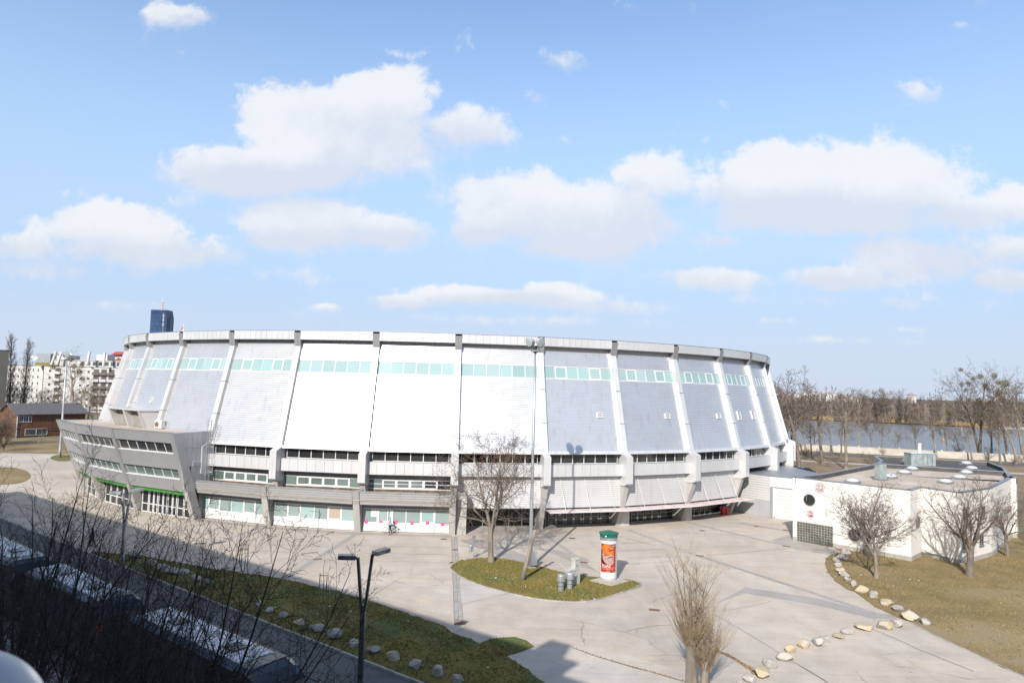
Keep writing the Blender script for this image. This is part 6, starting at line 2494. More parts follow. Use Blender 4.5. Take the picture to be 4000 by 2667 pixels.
def person(c, rz, label, colors, pose):
    """pose: dict of joint positions (x forward, y left, z up) in metres"""
    o = thing('person', label, 'person', c)
    R = Matrix.Rotation(rz, 3, 'Z')
    J = {k: c + R @ Vector(v) for k, v in pose.items()}
    full = ['pelvis', 'waist', 'chest', 'neck', 'head', 'crown', 'hipl', 'kneel', 'ankl', 'toel', 'hipr', 'kneer', 'ankr', 'toer', 'shl', 'ell', 'wrl', 'hal', 'shr', 'elr', 'wrr', 'har']
    E = [(0, 1), (1, 2), (2, 3), (3, 4), (4, 5), (0, 6), (6, 7), (7, 8), (8, 9), (0, 10), (10, 11), (11, 12), (12, 13), (2, 14), (14, 15), (15, 16), (16, 17), (2, 18), (18, 19), (19, 20), (20, 21)]
    rad = [.12, .115, .13, .055, .088, .075, .085, .058, .042, .035, .085, .058, .042, .035, .055, .042, .032, .035, .055, .042, .032, .035]
    skinned('body', [J[k] for k in full], E, rad, 'skin', o)
    names = ['waist', 'pelvis', 'chest', 'col', 'shl', 'ell', 'wrl', 'shr', 'elr', 'wrr']
    J['col'] = J['chest'].lerp(J['neck'], .55)
    skinned('jacket', [J[k] for k in names], [(0, 1), (0, 2), (2, 3), (2, 4), (4, 5), (5, 6), (2, 7), (7, 8), (8, 9)], [.145, .15, .165, .07, .075, .06, .048, .075, .06, .048], colors['jacket'], o)
    names = ['pelvis', 'hipl', 'kneel', 'hipr', 'kneer']
    JK = dict(J)
    JK['kneel'] = J['hipl'].lerp(J['kneel'], colors.get('cut', .7))
    JK['kneer'] = J['hipr'].lerp(J['kneer'], colors.get('cut', .7))
    skinned('shorts', [JK[k] for k in names], [(0, 1), (1, 2), (0, 3), (3, 4)], [.135, .105, .085, .105, .085], colors['trousers'], o)
    for s_ in 'lr':
        skinned('legging', [J['hip' + s_].lerp(J['knee' + s_], .6), J['knee' + s_], J['ank' + s_]], [(0, 1), (1, 2)], [.076, .066, .05], colors['legs'], o)
        skinned('shoe', [J['ank' + s_], J['ank' + s_] - VZ * .05, J['toe' + s_]], [(0, 1), (1, 2)], [.05, .055, .042], 'cloth_black', o)
        skinned('glove', [J['wr' + s_], J['ha' + s_]], [(0, 1)], [.043, .045], 'cloth_black', o)
    return o, J, R


PZ_ = dict(pelvis=(0, 0, .94), waist=(0, 0, 1.10), chest=(.03, 0, 1.30), neck=(.05, 0, 1.48), head=(.08, 0, 1.60), crown=(.07, 0, 1.68), hipl=(0, .10, .90), kneel=(.06, .11, .50), ankl=(.0, .11, .09), toel=(.17, .13, .03),
           hipr=(0, -.10, .90), kneer=(-.02, -.11, .50), ankr=(-.14, -.11, .09), toer=(.03, -.12, .03), shl=(.03, .19, 1.40), ell=(.10, .36, 1.16), wrl=(.36, .44, 1.06), hal=(.45, .46, 1.03), shr=(.03, -.19, 1.40), elr=(.20, -.26, 1.14), wrr=(.52, -.22, 1.06), har=(.61, -.20, 1.04))
PC = V0(1523, 2086)
cyc, J, R_ = person(PC, math.pi - .25, 'person in a white jacket, blue helmet and dark shorts wheeling a bicycle by the windows', dict(jacket='cloth_white', trousers='cloth_navy', legs='cloth_black'), PZ_)
MB().lathe([(.125, -.02), (.13, .02), (.115, .09), (.06, .135), (.01, .145)], J['head'] + VZ * .03, 14).build('helmet', 'helmet_blue', cyc, smooth=True)
# bicycle held on the wall side
fw = Vector((math.cos(math.pi - .06), math.sin(math.pi - .06), 0))
lf = Vector((-fw.y, fw.x, 0))
BC = PC + Vector((.10, .42, 0))
bike = thing('bicycle', 'mint green bicycle held by the cyclist in front of the white windows', 'bicycle', BC)
fwp, rwp = BC + fw * .62 + VZ * .345, BC - fw * .42 + VZ * .345
rotw = Matrix((fw, VZ, lf)).transposed()
for cc in (fwp, rwp):
    mb = MB()
    n1_, n2_ = 28, 6
    for i in range(n1_):
        a = 2 * math.pi * i / n1_
        for j in range(n2_):
            b = 2 * math.pi * j / n2_
            mb.v.append(cc + rotw @ Vector(((.33 + .020 * math.cos(b)) * math.cos(a), (.33 + .020 * math.cos(b)) * math.sin(a), .020 * math.sin(b))))
    for i in range(n1_):
        for j in range(n2_):
            i2, j2 = (i + 1) % n1_, (j + 1) % n2_
            mb.f.append((i * n2_ + j, i2 * n2_ + j, i2 * n2_ + j2, i * n2_ + j2))
    wo = mb.build('wheel', 'tyre', bike)
    mb = MB()
    for i in range(14):
        a = 2 * math.pi * i / 14
        mb.tube([cc, cc + rotw @ Vector((.32 * math.cos(a), .32 * math.sin(a), 0))], .003, 3)
    mb.build('spokes', 'steel', wo)['kind'] = 'stuff'
    MB().lathe([(.03, -.04), (.03, .04)], cc, 8, rotw).build('hub', 'black_plastic', wo)
bb = BC + VZ * .30 + fw * .02
st, hd = BC - fw * .12 + VZ * .82, BC + fw * .42 + VZ * .80
fr = MB()
for a, b in ((bb, st), (bb, hd - VZ * .08), (st - VZ * .04, hd), (bb, rwp), (rwp, st - VZ * .05), (hd + VZ * .06, fwp)):
    fr.tube([a, b], .022, 6)
fr.build('frame', 'bike_mint', bike)
MB().box(st + VZ * .10, (.26, .12, .05), math.atan2(fw.y, fw.x)).build('saddle', 'black_plastic', bike)
MB().tube([st, st + VZ * .09], .015, 5).build('seat_post', 'steel', bike)
MB().tube([hd + VZ * .05, hd + VZ * .17 + fw * .03], .016, 5).build('stem', 'black_plastic', bike)
MB().tube([hd + VZ * .18 + lf * .28 - fw * .04, hd + VZ * .18 + fw * .04, hd + VZ * .18 - lf * .28 - fw * .04], .016, 5).build('handlebar', 'black_plastic', bike)
MB().lathe([(.09, -.01), (.09, .01)], bb, 14, rotw).build('chainring', 'black_plastic', bike)
for s_ in (-1, 1):
    MB().tube([bb + lf * s_ * .05, bb + lf * s_ * .07 + fw * .12 * s_ - VZ * .12], .012, 4).build('crank', 'steel', bike)
MB().box(rwp + VZ * .42 - fw * .05, (.34, .13, .03), math.atan2(fw.y, fw.x)).build('rack', 'black_plastic', bike)

PW = dict(PZ_)
PW.update(kneel=(.16, .10, .50), ankl=(.20, .10, .10), toel=(.36, .11, .04), kneer=(-.06, -.10, .50), ankr=(-.28, -.10, .12), toer=(-.13, -.10, .03), ell=(-.06, .26, 1.14), wrl=(.05, .28, .92), hal=(.09, .28, .84), elr=(.06, -.26, 1.14), wrr=(.14, -.28, .94), har=(.18, -.28, .86))
PC2 = V0(360, 2134)
walk, J2, R2_ = person(PC2, -2.6, 'person in a dark coat with a red bag walking in the shade behind the branches', dict(jacket='cloth_green', trousers='cloth_black', legs='cloth_black', cut=.98), PW)
MB().lathe([(.105, -.04), (.11, .03), (.07, .10), (.01, .12)], J2['head'] + VZ * .01, 12).build('hat', 'cloth_black', walk, smooth=True)
hb_ = J2['har']
bag = thing('shoulder_bag', 'bright red bag hanging on the dark coated walker', 'bag', hb_ - VZ * .05)
MB().box(hb_ + VZ * .02, (.30, .13, .34), .4).build('body', 'red_paint', bag)
MB().tube([hb_ + VZ * .19 + Vector((.1, 0, 0)), hb_ + VZ * .36, hb_ + VZ * .19 - Vector((.1, 0, 0))], .014, 4).build('strap', 'red_paint', bag)

# out of focus white ledge end beside the camera
LC = EYE + ray(-215, 2900) * 1.10
LG = thing('ledge_end', 'rounded white ledge end out of focus in the bottom left corner', 'ledge', LC)
rt = Matrix.Rotation(-.35, 3, 'Z') @ Matrix.Rotation(.25, 3, 'X')
MB().lathe([(.10, -.5), (.10, -.02)] + [(.10 * math.cos(k * math.pi / 36), .098 * math.sin(k * math.pi / 36)) for k in range(1, 18)] + [(.003, .098)], LC, 64, rt).build('hood', 'sill_white', LG, smooth=True)
MB().lathe([(.102, -.06), (.105, -.05), (.105, -.035), (.102, -.025)], LC, 32, rt).build('rim', 'zinc', LG)


# ------------------------------------------------------------------ trees
def rvec(rnd):
    return Vector((rnd.gauss(0, 1), rnd.gauss(0, 1), rnd.gauss(0, 1)))


def grow(rnd, limb, twig, p, d, L, r, lvl, spec, ends=None, mb0=None):
    """one branch and everything that springs from it; spec[lvl] = dict(seg, wander, up, n, t0, ang, lr, rr, taper)"""
    s = spec[lvl]
    nseg = s.get('seg', 4)
    pts, rad = [p.copy()], [r]
    q = p.copy()
    for i in range(nseg):
        d = (d + rvec(rnd) * s.get('wander', .1) + VZ * s.get('up', 0)).normalized()
        q = q + d * (L / nseg)
        pts.append(q.copy())
        rad.append(max(spec[-1]['rmin'], r * (1 - (1 - s.get('taper', .45)) * (i + 1) / nseg)))
    mb = limb if lvl < spec[-1]['limb'] else twig
    mb.tube(pts, rad, (8 if lvl == 0 else 6) if lvl < spec[-1]['limb'] else 3, cap=lvl == 0)
    if ends is not None and 1 <= lvl <= 2:
        ends.append(pts[-2])
    if lvl + 1 >= len(spec) - 1 + 0:
        return
    n = s['n'] if isinstance(s['n'], int) else rnd.randint(*s['n'])
    roll = rnd.uniform(0, 6.28)
    for k in range(n):
        t = s.get('t0', .3) + (1 - s.get('t0', .3)) * ((k + rnd.uniform(.2, .8)) / n)
        f = t * nseg
        i = min(int(f), nseg - 1)
        o = pts[i].lerp(pts[i + 1], f - i)
        ax = (pts[i + 1] - pts[i]).normalized()
        a = ax.orthogonal().normalized()
        roll += 2.4 + rnd.uniform(-.5, .5)
        side = (a * math.cos(roll) + ax.cross(a) * math.sin(roll)).normalized()
        ang = math.radians(rnd.uniform(*s['ang']))
        dd = (ax * math.cos(ang) + side * math.sin(ang)).normalized()
        ll = L * rnd.uniform(*s['lr']) * (1 - s.get('shrink', .35) * t)
        grow(rnd, limb, twig, o, dd, ll, max(spec[-1]['rmin'], (rad[i] * (1 - f + i) + rad[i + 1] * (f - i)) * s.get('rr', .6)), lvl + 1, spec, ends)


def tree_meshes(seed, H, r0, spec, bark, twigm, lean=(0, 0), stems=1, mistle=0, msize=(.4, .75)):
    rnd = random.Random(seed)
    limb, twig = MB(), MB()
    ends = []
    for k in range(stems):
        d = Vector((lean[0] + (rnd.uniform(-.12, .12) if stems > 1 else 0), lean[1] + (rnd.uniform(-.12, .12) if stems > 1 else 0), 1)).normalized()
        grow(rnd, limb, twig, Vector((0, 0, -.1)), d, H * spec[-1].get('trunk', .55) * (1 if k == 0 else .9), r0 * (1 if stems == 1 else .75), 0, spec, ends)
    # flare at the foot
    limb.lathe([(r0 * 1.55, -.12), (r0 * 1.25, .05), (r0 * 1.05, .35), (r0 * .9, .6)], (0, 0, 0), 10)
    # bring the tree to its measured height
    zt = max(v.z for v in twig.v)
    k = H / zt
    for mb in (limb, twig):
        for v in mb.v:
            v *= k
    ms = None
    if mistle:
        ms = []
        for e in rnd.sample([e for e in ends if e.z * k > H * .38] or ends, min(mistle, len(ends))):
            m_ = MB()
            c = e * k
            R = rnd.uniform(*msize)
            for _ in range(260):
                dv = rvec(rnd).normalized()
                a = c + dv * R * rnd.uniform(.25, 1.0) * Vector((1, 1, .85)).length / 1.65
                u = rvec(rnd).normalized() * R * .13
                m_.quad(a - u, a + u, a + dv * R * .22 + u.cross(dv) * .6)
            ms.append(m_)
    return limb, twig, ms


TREES = {}


def tree(key, name, label, loc, group=None, rz=0.0, scale=1.0, cat='tree', build=None):
    """first call with build=... makes the tree; later calls with the same key share its meshes"""
    o = thing(name, label, cat, loc, group, rz)
    o.scale = (scale,) * 3
    if key not in TREES:
        limb, twig, ms = build()
        a = limb.build('trunk', build.bark)
        b = twig.build('crown', build.twig)
        TREES[key] = [(a.data, 'trunk'), (b.data, 'crown')]
        bpy.data.objects.remove(a)
        bpy.data.objects.remove(b)
        for m_ in ms or []:
            c = m_.build('mistletoe', 'mistletoe_leaf')
            TREES[key].append((c.data, 'mistletoe'))
            bpy.data.objects.remove(c)
    for me, nm in TREES[key]:
        c = bpy.data.objects.new(nm, me)
        COL.objects.link(c)
        c.parent = o
    return o


class B_:
    def __init__(s, *a, **k):
        s.a, s.k = a, k
        s.bark, s.twig = a[4 - 1 + 0], a[4]

    def __call__(s):
        seed, H, r0, bark, twig, spec = s.a
        return tree_meshes(seed, H, r0, spec, bark, twig, **s.k)


VASE = [dict(seg=4, wander=.04, n=8, t0=.62, ang=(16, 66), lr=(1.7, 2.4), rr=.50, taper=.80, shrink=.1), dict(seg=8, wander=.11, up=.045, n=10, t0=.16, ang=(26, 54), lr=(.34, .56), rr=.48, taper=.16, shrink=.4),
        dict(seg=6, wander=.15, up=.04, n=6, t0=.15, ang=(25, 58), lr=(.36, .62), rr=.52, taper=.3), dict(seg=4, wander=.2, up=.03, n=3, t0=.2, ang=(25, 60), lr=(.42, .64), rr=.65, taper=.5), dict(seg=3, wander=.2, n=0, taper=.6), dict(rmin=.0075, limb=3, trunk=.27)]
MAPLE = [dict(seg=6, wander=.07, n=9, t0=.32, ang=(35, 72), lr=(.62, .95), rr=.52, taper=.30, shrink=.4), dict(seg=7, wander=.15, up=.05, n=7, t0=.25, ang=(30, 62), lr=(.38, .62), rr=.5, taper=.3),
         dict(seg=5, wander=.18, up=.04, n=6, t0=.2, ang=(30, 65), lr=(.4, .65), rr=.6, taper=.4), dict(seg=4, wander=.22, n=4, t0=.2, ang=(30, 65), lr=(.4, .6), rr=.7, taper=.6), dict(seg=3, wander=.2, n=0, taper=.7), dict(rmin=.007, limb=3, trunk=.72)]
WILD = [dict(seg=6, wander=.06, n=9, t0=.38, ang=(22, 58), lr=(.5, .85), rr=.5, taper=.3, shrink=.4), dict(seg=6, wander=.16, up=.07, n=7, t0=.25, ang=(25, 60), lr=(.35, .6), rr=.5, taper=.3),
        dict(seg=4, wander=.2, up=.04, n=5, t0=.15, ang=(25, 60), lr=(.4, .7), rr=.6, taper=.4), dict(seg=3, wander=.2, n=3, t0=.1, ang=(25, 60), lr=(.45, .7), rr=.7, taper=.6), dict(seg=2, wander=.2, n=0, taper=.7), dict(rmin=.016, limb=3, trunk=.70)]
POPLAR = [dict(seg=8, wander=.02, n=58, t0=.10, ang=(14, 26), lr=(.20, .30), rr=.30, taper=.12, shrink=.55), dict(seg=5, wander=.06, up=.08, n=7, t0=.15, ang=(12, 30), lr=(.35, .6), rr=.5, taper=.3),
          dict(seg=3, wander=.12, up=.06, n=4, t0=.2, ang=(15, 35), lr=(.5, .7), rr=.6, taper=.4), dict(seg=2, wander=.1, n=0, taper=.6), dict(rmin=.025, limb=1, trunk=.97)]
UPRIGHT = [dict(seg=4, wander=.03, n=15, t0=.55, ang=(6, 36), lr=(2.0, 2.7), rr=.54, taper=.7, shrink=.0), dict(seg=10, wander=.05, up=.010, n=17, t0=.36, ang=(16, 42), lr=(.15, .32), rr=.55, taper=.07, shrink=.55),
           dict(seg=5, wander=.12, up=.03, n=7, t0=.15, ang=(22, 50), lr=(.3, .55), rr=.5, taper=.35), dict(seg=4, wander=.16, n=3, t0=.25, ang=(25, 55), lr=(.35, .6), rr=.65, taper=.5), dict(seg=3, wander=.2, n=0, taper=.6), dict(rmin=.0034, limb=2, trunk=.30)]
BUSH = [dict(seg=2, wander=.1, n=9, t0=.1, ang=(10, 60), lr=(2.0, 3.2), rr=.7, taper=.8, shrink=.1), dict(seg=4, wander=.15, up=.03, n=7, t0=.15, ang=(20, 50), lr=(.4, .7), rr=.6, taper=.3),
        dict(seg=3, wander=.2, n=5, t0=.1, ang=(20, 55), lr=(.45, .7), rr=.6, taper=.4), dict(seg=2, wander=.2, n=0, taper=.6), dict(rmin=.018, limb=1, trunk=.25)]

ISLAND = [dict(seg=4, wander=.03, n=3, t0=.80, ang=(8, 20), lr=(2.3, 2.9), rr=.72, taper=.85, shrink=.1), dict(seg=8, wander=.10, up=.03, n=12, t0=.04, ang=(38, 82), lr=(.65, 1.0), rr=.45, taper=.22, shrink=.45), dict(seg=7, wander=.15, up=.05, n=7, t0=.25, ang=(28, 60), lr=(.36, .60), rr=.48, taper=.28),
          dict(seg=5, wander=.18, up=.04, n=6, t0=.2, ang=(28, 62), lr=(.38, .62), rr=.58, taper=.4), dict(seg=4, wander=.22, n=3, t0=.2, ang=(30, 65), lr=(.4, .6), rr=.7, taper=.6), dict(seg=3, wander=.2, n=0, taper=.7), dict(rmin=.009, limb=3, trunk=.22)]

# the tree on the island and the trees by the clubhouse
pc = V0(1700 + .4252 * 515, 2100 + .4252 * 225)
tree('island', 'maple_tree', 'bare tree with a forked trunk on the grass island before the arena', pc, rz=2.2, build=B_(14, 12.4, .26, 'bark_pale', 'twig_brown', ISLAND, lean=(.08, .0)))
for i, (b_, H, r, sd, bk_, tw, lb, st) in enumerate(((V0(3389, 2172), 7.4, .20, 4, 'bark_grey', 'twig_red', 'bare spreading tree with a thick trunk at the clubhouse wall', VASE), (V0(3424, 2257), 8.0, .14, 9, 'bark_pale', 'twig_red', 'slim bare tree with a pale trunk on the lawn near the boulders', VASE),
                                                   (V0(3789, 2250), 9.4, .27, 5, 'bark_grey', 'twig_red', 'stout bare tree with a low fork before the clubhouse windows', VASE), (V0(3935, 2172), 7.6, .16, 12, 'bark_grey', 'twig_red', 'bare tree at the far right corner of the clubhouse', VASE))):
    tree(('club', i), 'bare_tree', lb, b_, rz=i * 1.7, build=B_(sd, H, r, bk_, tw, st))
for i, (x, y, s_) in enumerate(((50, 45, 1.25), (58, 53, 1.35))):
    tree(('club', 2), 'bare_tree', 'bare tree standing on the lawn beyond the right picture edge', Vector((x, y, 0)), 'trees beyond the right edge', 1.1 + i * 2, s_)

# the sawn-off leaning trunk on the island
sp = V0(2040, 2266)
st_ = thing('tree_stump', 'leaning sawn off tree trunk with a cut fork on the grass island', 'tree trunk', sp)
MB().tube([sp - VZ * .1, sp + Vector((.1, 0, .5)), sp + Vector((.33, .0, 1.5)), sp + Vector((.60, 0, 2.7)), sp + Vector((.95, 0, 4.05))], [.24, .18, .165, .15, .12], 10).build('trunk', 'bark_pale', st_, smooth=True)
MB().tube([sp + Vector((.60, 0, 2.7)), sp + Vector((.62, .1, 3.0)), sp + Vector((.60, .12, 3.3))], [.10, .085, .08], 8).build('cut_branch', 'bark_pale', st_, smooth=True)
MB().lathe([(.118, -.01), (.118, .012)], sp + Vector((.95, 0, 4.055)), 10).build('sawn_face', 'reed', st_)

# pollarded poplar at the bottom edge
pp = Vector((9.75, 36.1, 0))
pol = thing('pollard_poplar', 'pollarded tree with a dense broom of straw coloured shoots at the bottom edge', 'tree', pp)
rnd = random.Random(77)
limb, tw = MB(), MB()
stems = []
for (dx, dy, zt, r0, dx2) in ((0, 0, 2.75, .34, -.02), (.62, -.1, 1.55, .24, .10)):
    a = pp + Vector((dx, dy, -.1))
    pts = [a, a + Vector((.02, 0, .8)), a + Vector((dx2 * .5, 0, zt * .6)), a + Vector((dx2, 0, zt))]
    limb.tube(pts, [r0 * 1.15, r0, r0 * .85, r0 * .8], 10)
    limb.lathe([(.05, -.18), (r0 * 1.05, -.08), (r0 * 1.1, .08), (r0 * .6, .25)], pts[-1], 9)
    stems.append((pts[-1], r0))
ups = []
for (c, r0), n in zip(stems, (9, 5)):
    for k in range(n):
        a = rnd.uniform(0, 6.28)
        d = Vector((math.cos(a) * .20, math.sin(a) * .20, 1)).normalized()
        L = rnd.uniform(2.4, 4.6) if n > 5 else rnd.uniform(1.4, 2.8)
        q = c + Vector((math.cos(a), math.sin(a), 0)) * r0 * .5
        pts = [q]
        for i in range(5):
            d = (d + rvec(rnd) * .06 + VZ * .07).normalized()
            q = q + d * L / 5
            pts.append(q)
        limb.tube(pts, [.05, .042, .032, .024, .017, .010], 5)
        ups.append(pts)


def shoot(q, d, L):
    pts = [q.copy()]
    for i in range(4):
        d = (d + rvec(rnd) * .05 + VZ * .16).normalized()
        q = q + d * L / 4
        pts.append(q.copy())
    tw.tube(pts, [.010, .0085, .0065, .005, .003], 3, cap=False)
    for _ in range(rnd.randint(1, 3)):
        i = rnd.randint(1, 3)
        dd = (d + rvec(rnd) * .28).normalized()
        m_ = pts[i] + dd * L * .14
        tw.tube([pts[i], m_, m_ + (dd + VZ * .5).normalized() * L * .14], [.0045, .004, .003], 3, cap=False)


for pts in ups:
    for k in range(30):
        f = rnd.uniform(0, 4.9)
        i = int(f)
        o = pts[i].lerp(pts[i + 1], f - i)
        a = rnd.uniform(0, 6.28)
        shoot(o, Vector((math.cos(a) * .9, math.sin(a) * .9, .75)).normalized(), rnd.uniform(.7, 2.4))
for (c, r0), n in zip(stems, (170, 130)):
    for k in range(n):
        a = rnd.uniform(0, 6.28)
        e = rnd.uniform(.25, 1.0)
        shoot(c + Vector((math.cos(a) * r0, math.sin(a) * r0, rnd.uniform(-.3, .25))), Vector((math.cos(a) * e, math.sin(a) * e, 1)).normalized(), rnd.uniform(.7, 2.6))
limb.build('trunk', 'bark_pale', pol)
tw.build('crown', 'twig_straw', pol)
lv_ = MB()
for k in range(260):
    pts = rnd.choice(ups)
    i = rnd.randint(0, 2)
    c = pts[i].lerp(pts[i + 1], rnd.random()) + rvec(rnd) * .13
    u, v = rvec(rnd) * .035, rvec(rnd) * .035
    lv_.quad(c - u, c + v, c + u, c - v)
lv_.build('dead_leaves', 'brown_verge', pol)

# saplings tied between stakes on the verge
for i, (b_, tp) in enumerate(((V0(1260, 2347), (1263, 2168)), (V0(954, 2232), (962, 2104)))):
    h = AT(*tp, b_.y).z
    o = thing('sapling', ('young staked sapling on the verge left of the forked lamp', 'young staked sapling half hidden by the dark branches')[i], 'sapling', b_)
    MB().tube([b_, b_ + Vector((.02, 0, h * .4)), b_ + Vector((-.03, 0, h * .7)), b_ + Vector((.04, 0, h))], [.028, .024, .016, .006], 6).build('trunk', 'bark_grey', o)
    mb = MB()
    for k in range(7):
        z = h * (.45 + .07 * k)
        a = k * 2.4
        mb.tube([b_ + VZ * z, b_ + Vector((math.cos(a) * .12, math.sin(a) * .12, z + .22))], [.008, .003], 3)
    mb.build('crown', 'twig_brown', o)
    for dx, hh_ in ((-.26, 1.95), (.24, 1.9)):
        MB().tube([b_ + Vector((dx, 0, 0)), b_ + Vector((dx, 0, hh_))], .04, 6).build('stake', 'bark_pale', o)
    MB().box(b_ + Vector((0, 0, 1.8)), (.5, .03, .07)).build('crossbar', 'bark_pale', o)
ls_ = V0(160, 1742)
o = thing('sapling', 'young staked sapling on the lawn before the timber house', 'sapling', ls_)
MB().tube([ls_, ls_ + VZ * 4.2], [.06, .02], 6).build('trunk', 'bark_grey', o)
for dx in (-.5, .5):
    MB().tube([ls_ + Vector((dx, 0, 0)), ls_ + Vector((dx, 0, 2.2))], .07, 6).build('stake', 'bark_pale', o)

# dark street trees just below the camera
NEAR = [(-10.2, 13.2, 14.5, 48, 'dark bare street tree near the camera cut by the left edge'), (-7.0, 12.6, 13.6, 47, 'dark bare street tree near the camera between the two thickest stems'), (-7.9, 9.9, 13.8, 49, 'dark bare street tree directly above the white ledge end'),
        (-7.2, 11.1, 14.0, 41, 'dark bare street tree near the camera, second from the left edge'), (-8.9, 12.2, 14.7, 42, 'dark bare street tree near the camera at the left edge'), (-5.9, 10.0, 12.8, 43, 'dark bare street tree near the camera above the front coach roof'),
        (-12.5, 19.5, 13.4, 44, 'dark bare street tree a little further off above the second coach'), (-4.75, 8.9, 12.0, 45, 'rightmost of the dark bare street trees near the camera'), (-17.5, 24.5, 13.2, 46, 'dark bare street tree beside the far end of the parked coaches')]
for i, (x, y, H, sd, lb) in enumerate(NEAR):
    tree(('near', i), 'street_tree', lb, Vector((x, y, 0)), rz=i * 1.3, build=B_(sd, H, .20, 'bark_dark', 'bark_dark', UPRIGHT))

# poplars, mistletoe tree and scrub on the left
zt = lambda px, py, y: AT(px, py, y).z
P1, P2 = col(47, 225), col(98, 228)
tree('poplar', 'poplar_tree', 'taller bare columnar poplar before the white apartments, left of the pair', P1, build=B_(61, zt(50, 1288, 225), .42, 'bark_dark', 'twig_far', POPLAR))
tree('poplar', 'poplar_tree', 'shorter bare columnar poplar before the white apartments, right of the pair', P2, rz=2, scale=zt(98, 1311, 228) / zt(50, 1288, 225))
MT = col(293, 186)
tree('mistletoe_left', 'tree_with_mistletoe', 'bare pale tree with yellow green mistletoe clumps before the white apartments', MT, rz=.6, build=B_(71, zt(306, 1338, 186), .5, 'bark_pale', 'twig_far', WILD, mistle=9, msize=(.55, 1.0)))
wild = {k: B_(80 + k, 14, .28, 'bark_grey' if k % 3 else 'bark_pale', 'twig_far', WILD) for k in range(4)}
bush = {k: B_(90 + k, 6, .10, 'bark_grey', 'twig_far', BUSH) for k in range(3)}
rnd = random.Random(5)


def wildtree(k, px, y, top, label, group, z0=0.0):
    b_ = col(px, y)
    b_.z = z0
    h = zt(px, top, y) - z0
    key = ('wild', k % 4)
    return tree(key, 'bare_tree', label, b_, group, rnd.uniform(0, 6.28), h / 14, build=wild[k % 4])


def shrub(k, px, y, top, label, group, z0=-.1):
    b_ = col(px, y)
    b_.z = z0
    h = zt(px, top, y) - z0
    return tree(('bush', k % 3), 'bare_shrub', label, b_, group, rnd.uniform(0, 6.28), h / 6, 'shrub', build=bush[k % 3])


gl_ = 'bare trees between timber house and apartments'
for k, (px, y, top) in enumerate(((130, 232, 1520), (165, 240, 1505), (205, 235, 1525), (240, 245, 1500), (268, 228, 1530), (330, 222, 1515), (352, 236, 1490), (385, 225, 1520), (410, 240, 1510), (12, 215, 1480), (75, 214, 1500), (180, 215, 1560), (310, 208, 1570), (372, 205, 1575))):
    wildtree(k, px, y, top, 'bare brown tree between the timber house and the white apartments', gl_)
for k, (px, y, top) in enumerate(((-10, 150, 1585), (8, 152, 1600), (22, 156, 1625), (-30, 148, 1560), (34, 140, 1660))):
    shrub(k, px, y, top, 'brown leafless shrub at the left corner of the timber house', 'shrubs left of the timber house')

# riverside trees on the right
OFF8 = lambda a, b_: (2980 + .4337 * a, 1350 + .4337 * b_)
RIV = [((325, 1112), 172, 1, 'tall bare tree with pale limbs just right of the arena'), ((742, 1112), 372, 0, 'bare tree with a broad fork between arena and clubhouse roof'), ((530, 1062), 300, 2, 'slender bare tree between the two larger riverside trees'),
       ((865, 962), 560, 3, None), ((985, 962), 600, 0, None), ((1062, 970), 585, 1, None), ((1375, 992), 640, 2, None), ((1555, 1010), 545, 3, 'bare tree with a dark leaning trunk before the river'), ((1760, 1000), 700, 1, None), ((2050, 1010), 480, 0, None), ((2195, 1040), 300, 2, None), ((2330, 1010), 230, 3, None),
       ((620, 960), 620, 1, None), ((430, 1010), 640, 3, None), ((250, 1080), 420, 2, None), ((700, 1000), 640, 2, None), ((1180, 985), 760, 0, None), ((1650, 1000), 640, 0, None), ((1870, 1030), 640, 3, None), ((2120, 1060), 560, 1, None), ((2260, 1060), 520, 0, None), ((380, 960), 520, 0, None), ((160, 1040), 380, 1, None), ((195, 960), 470, 3, None), ((470, 930), 700, 2, None)]
for k, ((a, b_), top, kk, lb) in enumerate(RIV):
    px, py = OFF8(a, b_)
    g = G(px, py, -.1)
    tpy = OFF8(a, top)[1]
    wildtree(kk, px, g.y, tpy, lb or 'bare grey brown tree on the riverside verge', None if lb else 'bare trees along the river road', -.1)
px, py = OFF8(1955, 1000)
g = G(px, py, -.1)
hb_ = zt(px, OFF8(0, 88)[1], g.y)
tree('mistletoe_right', 'tree_with_mistletoe', 'tall dark bare tree full of mistletoe clumps beside the river', Vector((g.x, g.y, -.1)), rz=1.0, build=B_(73, hb_, .55, 'bark_grey', 'twig_far', WILD, mistle=17, msize=(.55, 1.05), stems=2))
for k in range(26):
    px, py = OFF8(rnd.uniform(180, 2400), rnd.uniform(985, 1090))
    g = G(px, py, -.1)
    if g.x < 45 or g.y < 112:
        continue
    shrub(k, px, g.y, py - rnd.uniform(22, 60), 'brown leafless shrub on the riverside verge', 'shrubs along the river road')
bx = V0(3992, 2120)
shrub(1, 3990, 74, 2070, 'dark brown shrub behind the right corner tree', None, 0)

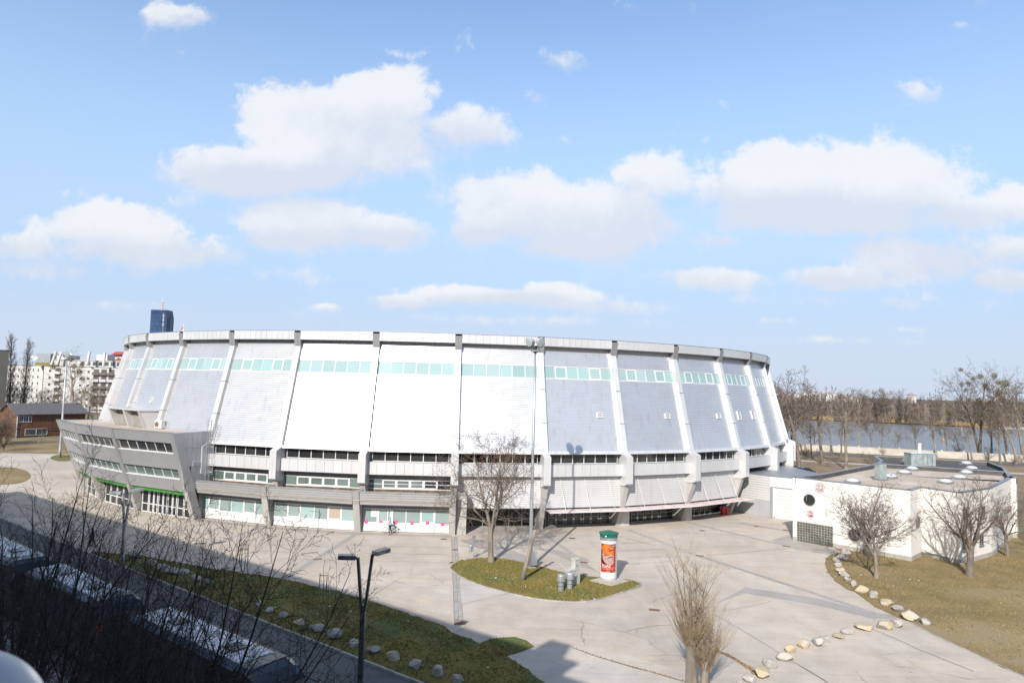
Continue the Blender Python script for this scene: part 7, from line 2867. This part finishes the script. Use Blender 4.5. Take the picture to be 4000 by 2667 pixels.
# wood on the far bank: one mass of crowns and stems
rnd = random.Random(19)
mb, ms_ = MB(), MB()
for k in range(760):
    t = rnd.uniform(-150, 520)
    off = abs(rnd.gauss(0, 26)) + 3
    b_ = FAR_L + fd * t + Vector((-fd.y, fd.x, 0)) * off * (1 if fd.x > 0 else -1)
    h = rnd.uniform(10, 15) + off * .10 + 3.5 * noise.noise((t * .02, 1, 0)) + (4 if rnd.random() < .1 else 0)
    if off > 8:
        h += 2
    base = Vector((b_.x, b_.y, -1.4))
    ms_.tube([base, base + Vector((rnd.uniform(-.6, .6), rnd.uniform(-.6, .6), h * .75))], [.20, .07], 3, cap=False)
    w = h * rnd.uniform(.17, .26)
    for j in range(80):
        z = h * rnd.uniform(.10, .92)
        q = base + Vector((rnd.gauss(0, .28) * w, rnd.gauss(0, .28) * w, z))
        d = Vector((rnd.gauss(0, .55), rnd.gauss(0, .55), 1)).normalized()
        L = h * rnd.uniform(.10, .22)
        u = d.cross(rvec(rnd)).normalized() * rnd.uniform(.10, .26)
        mb.quad(q - u, q + u, q + d * L)
tag(mb.build('far_wood', 'twig_wood'), None, None, None, 'stuff')
tag(ms_.build('far_wood_stems', 'bark_grey'), None, None, None, 'stuff')
px, py = OFF8(1232, 672)
g = G(px, py, -1.8)
tree(('wild', 0), 'birch_tree', 'pale leafless tree standing out before the dark wood across the river', Vector((g.x, g.y, -1.5)), None, 1, (zt(px, OFF8(0, 530)[1], g.y) + 1.5) / 14)
for k, (a, b_, top) in enumerate(((860, 640, 372), (1020, 640, 388), (1120, 640, 380), (1245, 640, 372), (1400, 660, 415), (1520, 660, 420))):
    px, py = OFF8(a, b_)
    y = G(px, OFF8(a, 700)[1], -1.8).y + 30
    wildtree(k, px, y, OFF8(0, top)[1], 'tall bare tree rising above the wood across the river', 'tall trees above the far wood', -1.4)
rm = MB()
for (a0, a1, b0, b1) in ((1090, 1150, 690, 692), (1170, 1335, 695, 698), (1545, 1720, 708, 722), (1720, 2065, 722, 742), (470, 640, 668, 676)):
    for k in range(int((a1 - a0) * 2.2)):
        t = rnd.random()
        px, py = OFF8(a0 + (a1 - a0) * t, b0 + (b1 - b0) * t)
        g = G(px, py, -1.9)
        q = Vector((g.x, g.y + rnd.uniform(0, 5), -2.0))
        h = rnd.uniform(1.5, 5.5) if a0 in (1170,) else rnd.uniform(1.2, 3.6)
        mb_u = Vector((rnd.uniform(.1, .3), 0, 0))
        rm.quad(q - mb_u, q + mb_u, q + Vector((rnd.uniform(-.5, .5), 0, h)))
tag(rm.build('reed_bed', 'reed'), None, None, None, 'stuff')

# small craft and buoys on the river
for i, (a, b_) in enumerate(((2180, 752), (2305, 752))):
    px, py = OFF8(a, b_)
    g = G(px, py, -2)
    o = thing('moored_boat', ('white boat moored on the far bank, left of the pair', 'longer white boat moored on the far bank at the right')[i], 'boat', g)
    L = 9 + 4 * i
    mb = MB()
    hull = [(-L / 2, 0, .9), (-L / 2 + 1.5, -1.1, .8), (L / 2, -1.1, .8), (L / 2, 1.1, .8), (-L / 2 + 1.5, 1.1, .8)]
    mb.hexa([g + Vector((x * .9, y * .7, 0)) for x, y, z in hull], [g + Vector(q) for q in hull])
    mb.build('hull', 'sill_white', o)
    MB().box(g + Vector((1, 0, 1.25)), (L * .45, 1.6, .9)).build('cabin', 'far_white', o)
    MB().box(g + Vector((1, 0, 1.35)), (L * .40, 1.64, .35)).build('window', 'dark_glass', o)
for i, (a, b_, m_, r) in enumerate(((1628, 862, 'reed', .65), (1792, 775, 'sill_white', .8))):
    g = G(*OFF8(a, b_), -2)
    o = thing('buoy', ('yellow buoy on the river', 'small white buoy with a top cone on the river')[i], 'buoy', g)
    MB().lathe([(r * .5, -.2), (r, .2), (r, .8), (r * .6, 1.2), (.1, 2.2)], g, 12).build('float', m_, o)
    MB().lathe([(.12, 2.2), (.12, 3.0)], g, 6).build('topmark', m_, o)
g = G(*OFF8(2200, 700), -1.8)
o = thing('river_sign', 'red and white round navigation sign on the far bank', 'sign', g)
MB().lathe([(.15, 0), (.15, 6.5)], g, 6).build('pole', 'galvanised', o)
MB().box(g + Vector((0, -.2, 7.6)), (3.4, .2, 1.2)).build('panel', 'red_paint', o)
MB().box(g + Vector((0, -.32, 7.1)), (3.4, .05, .8)).build('white_panel', 'pillar_white', o)
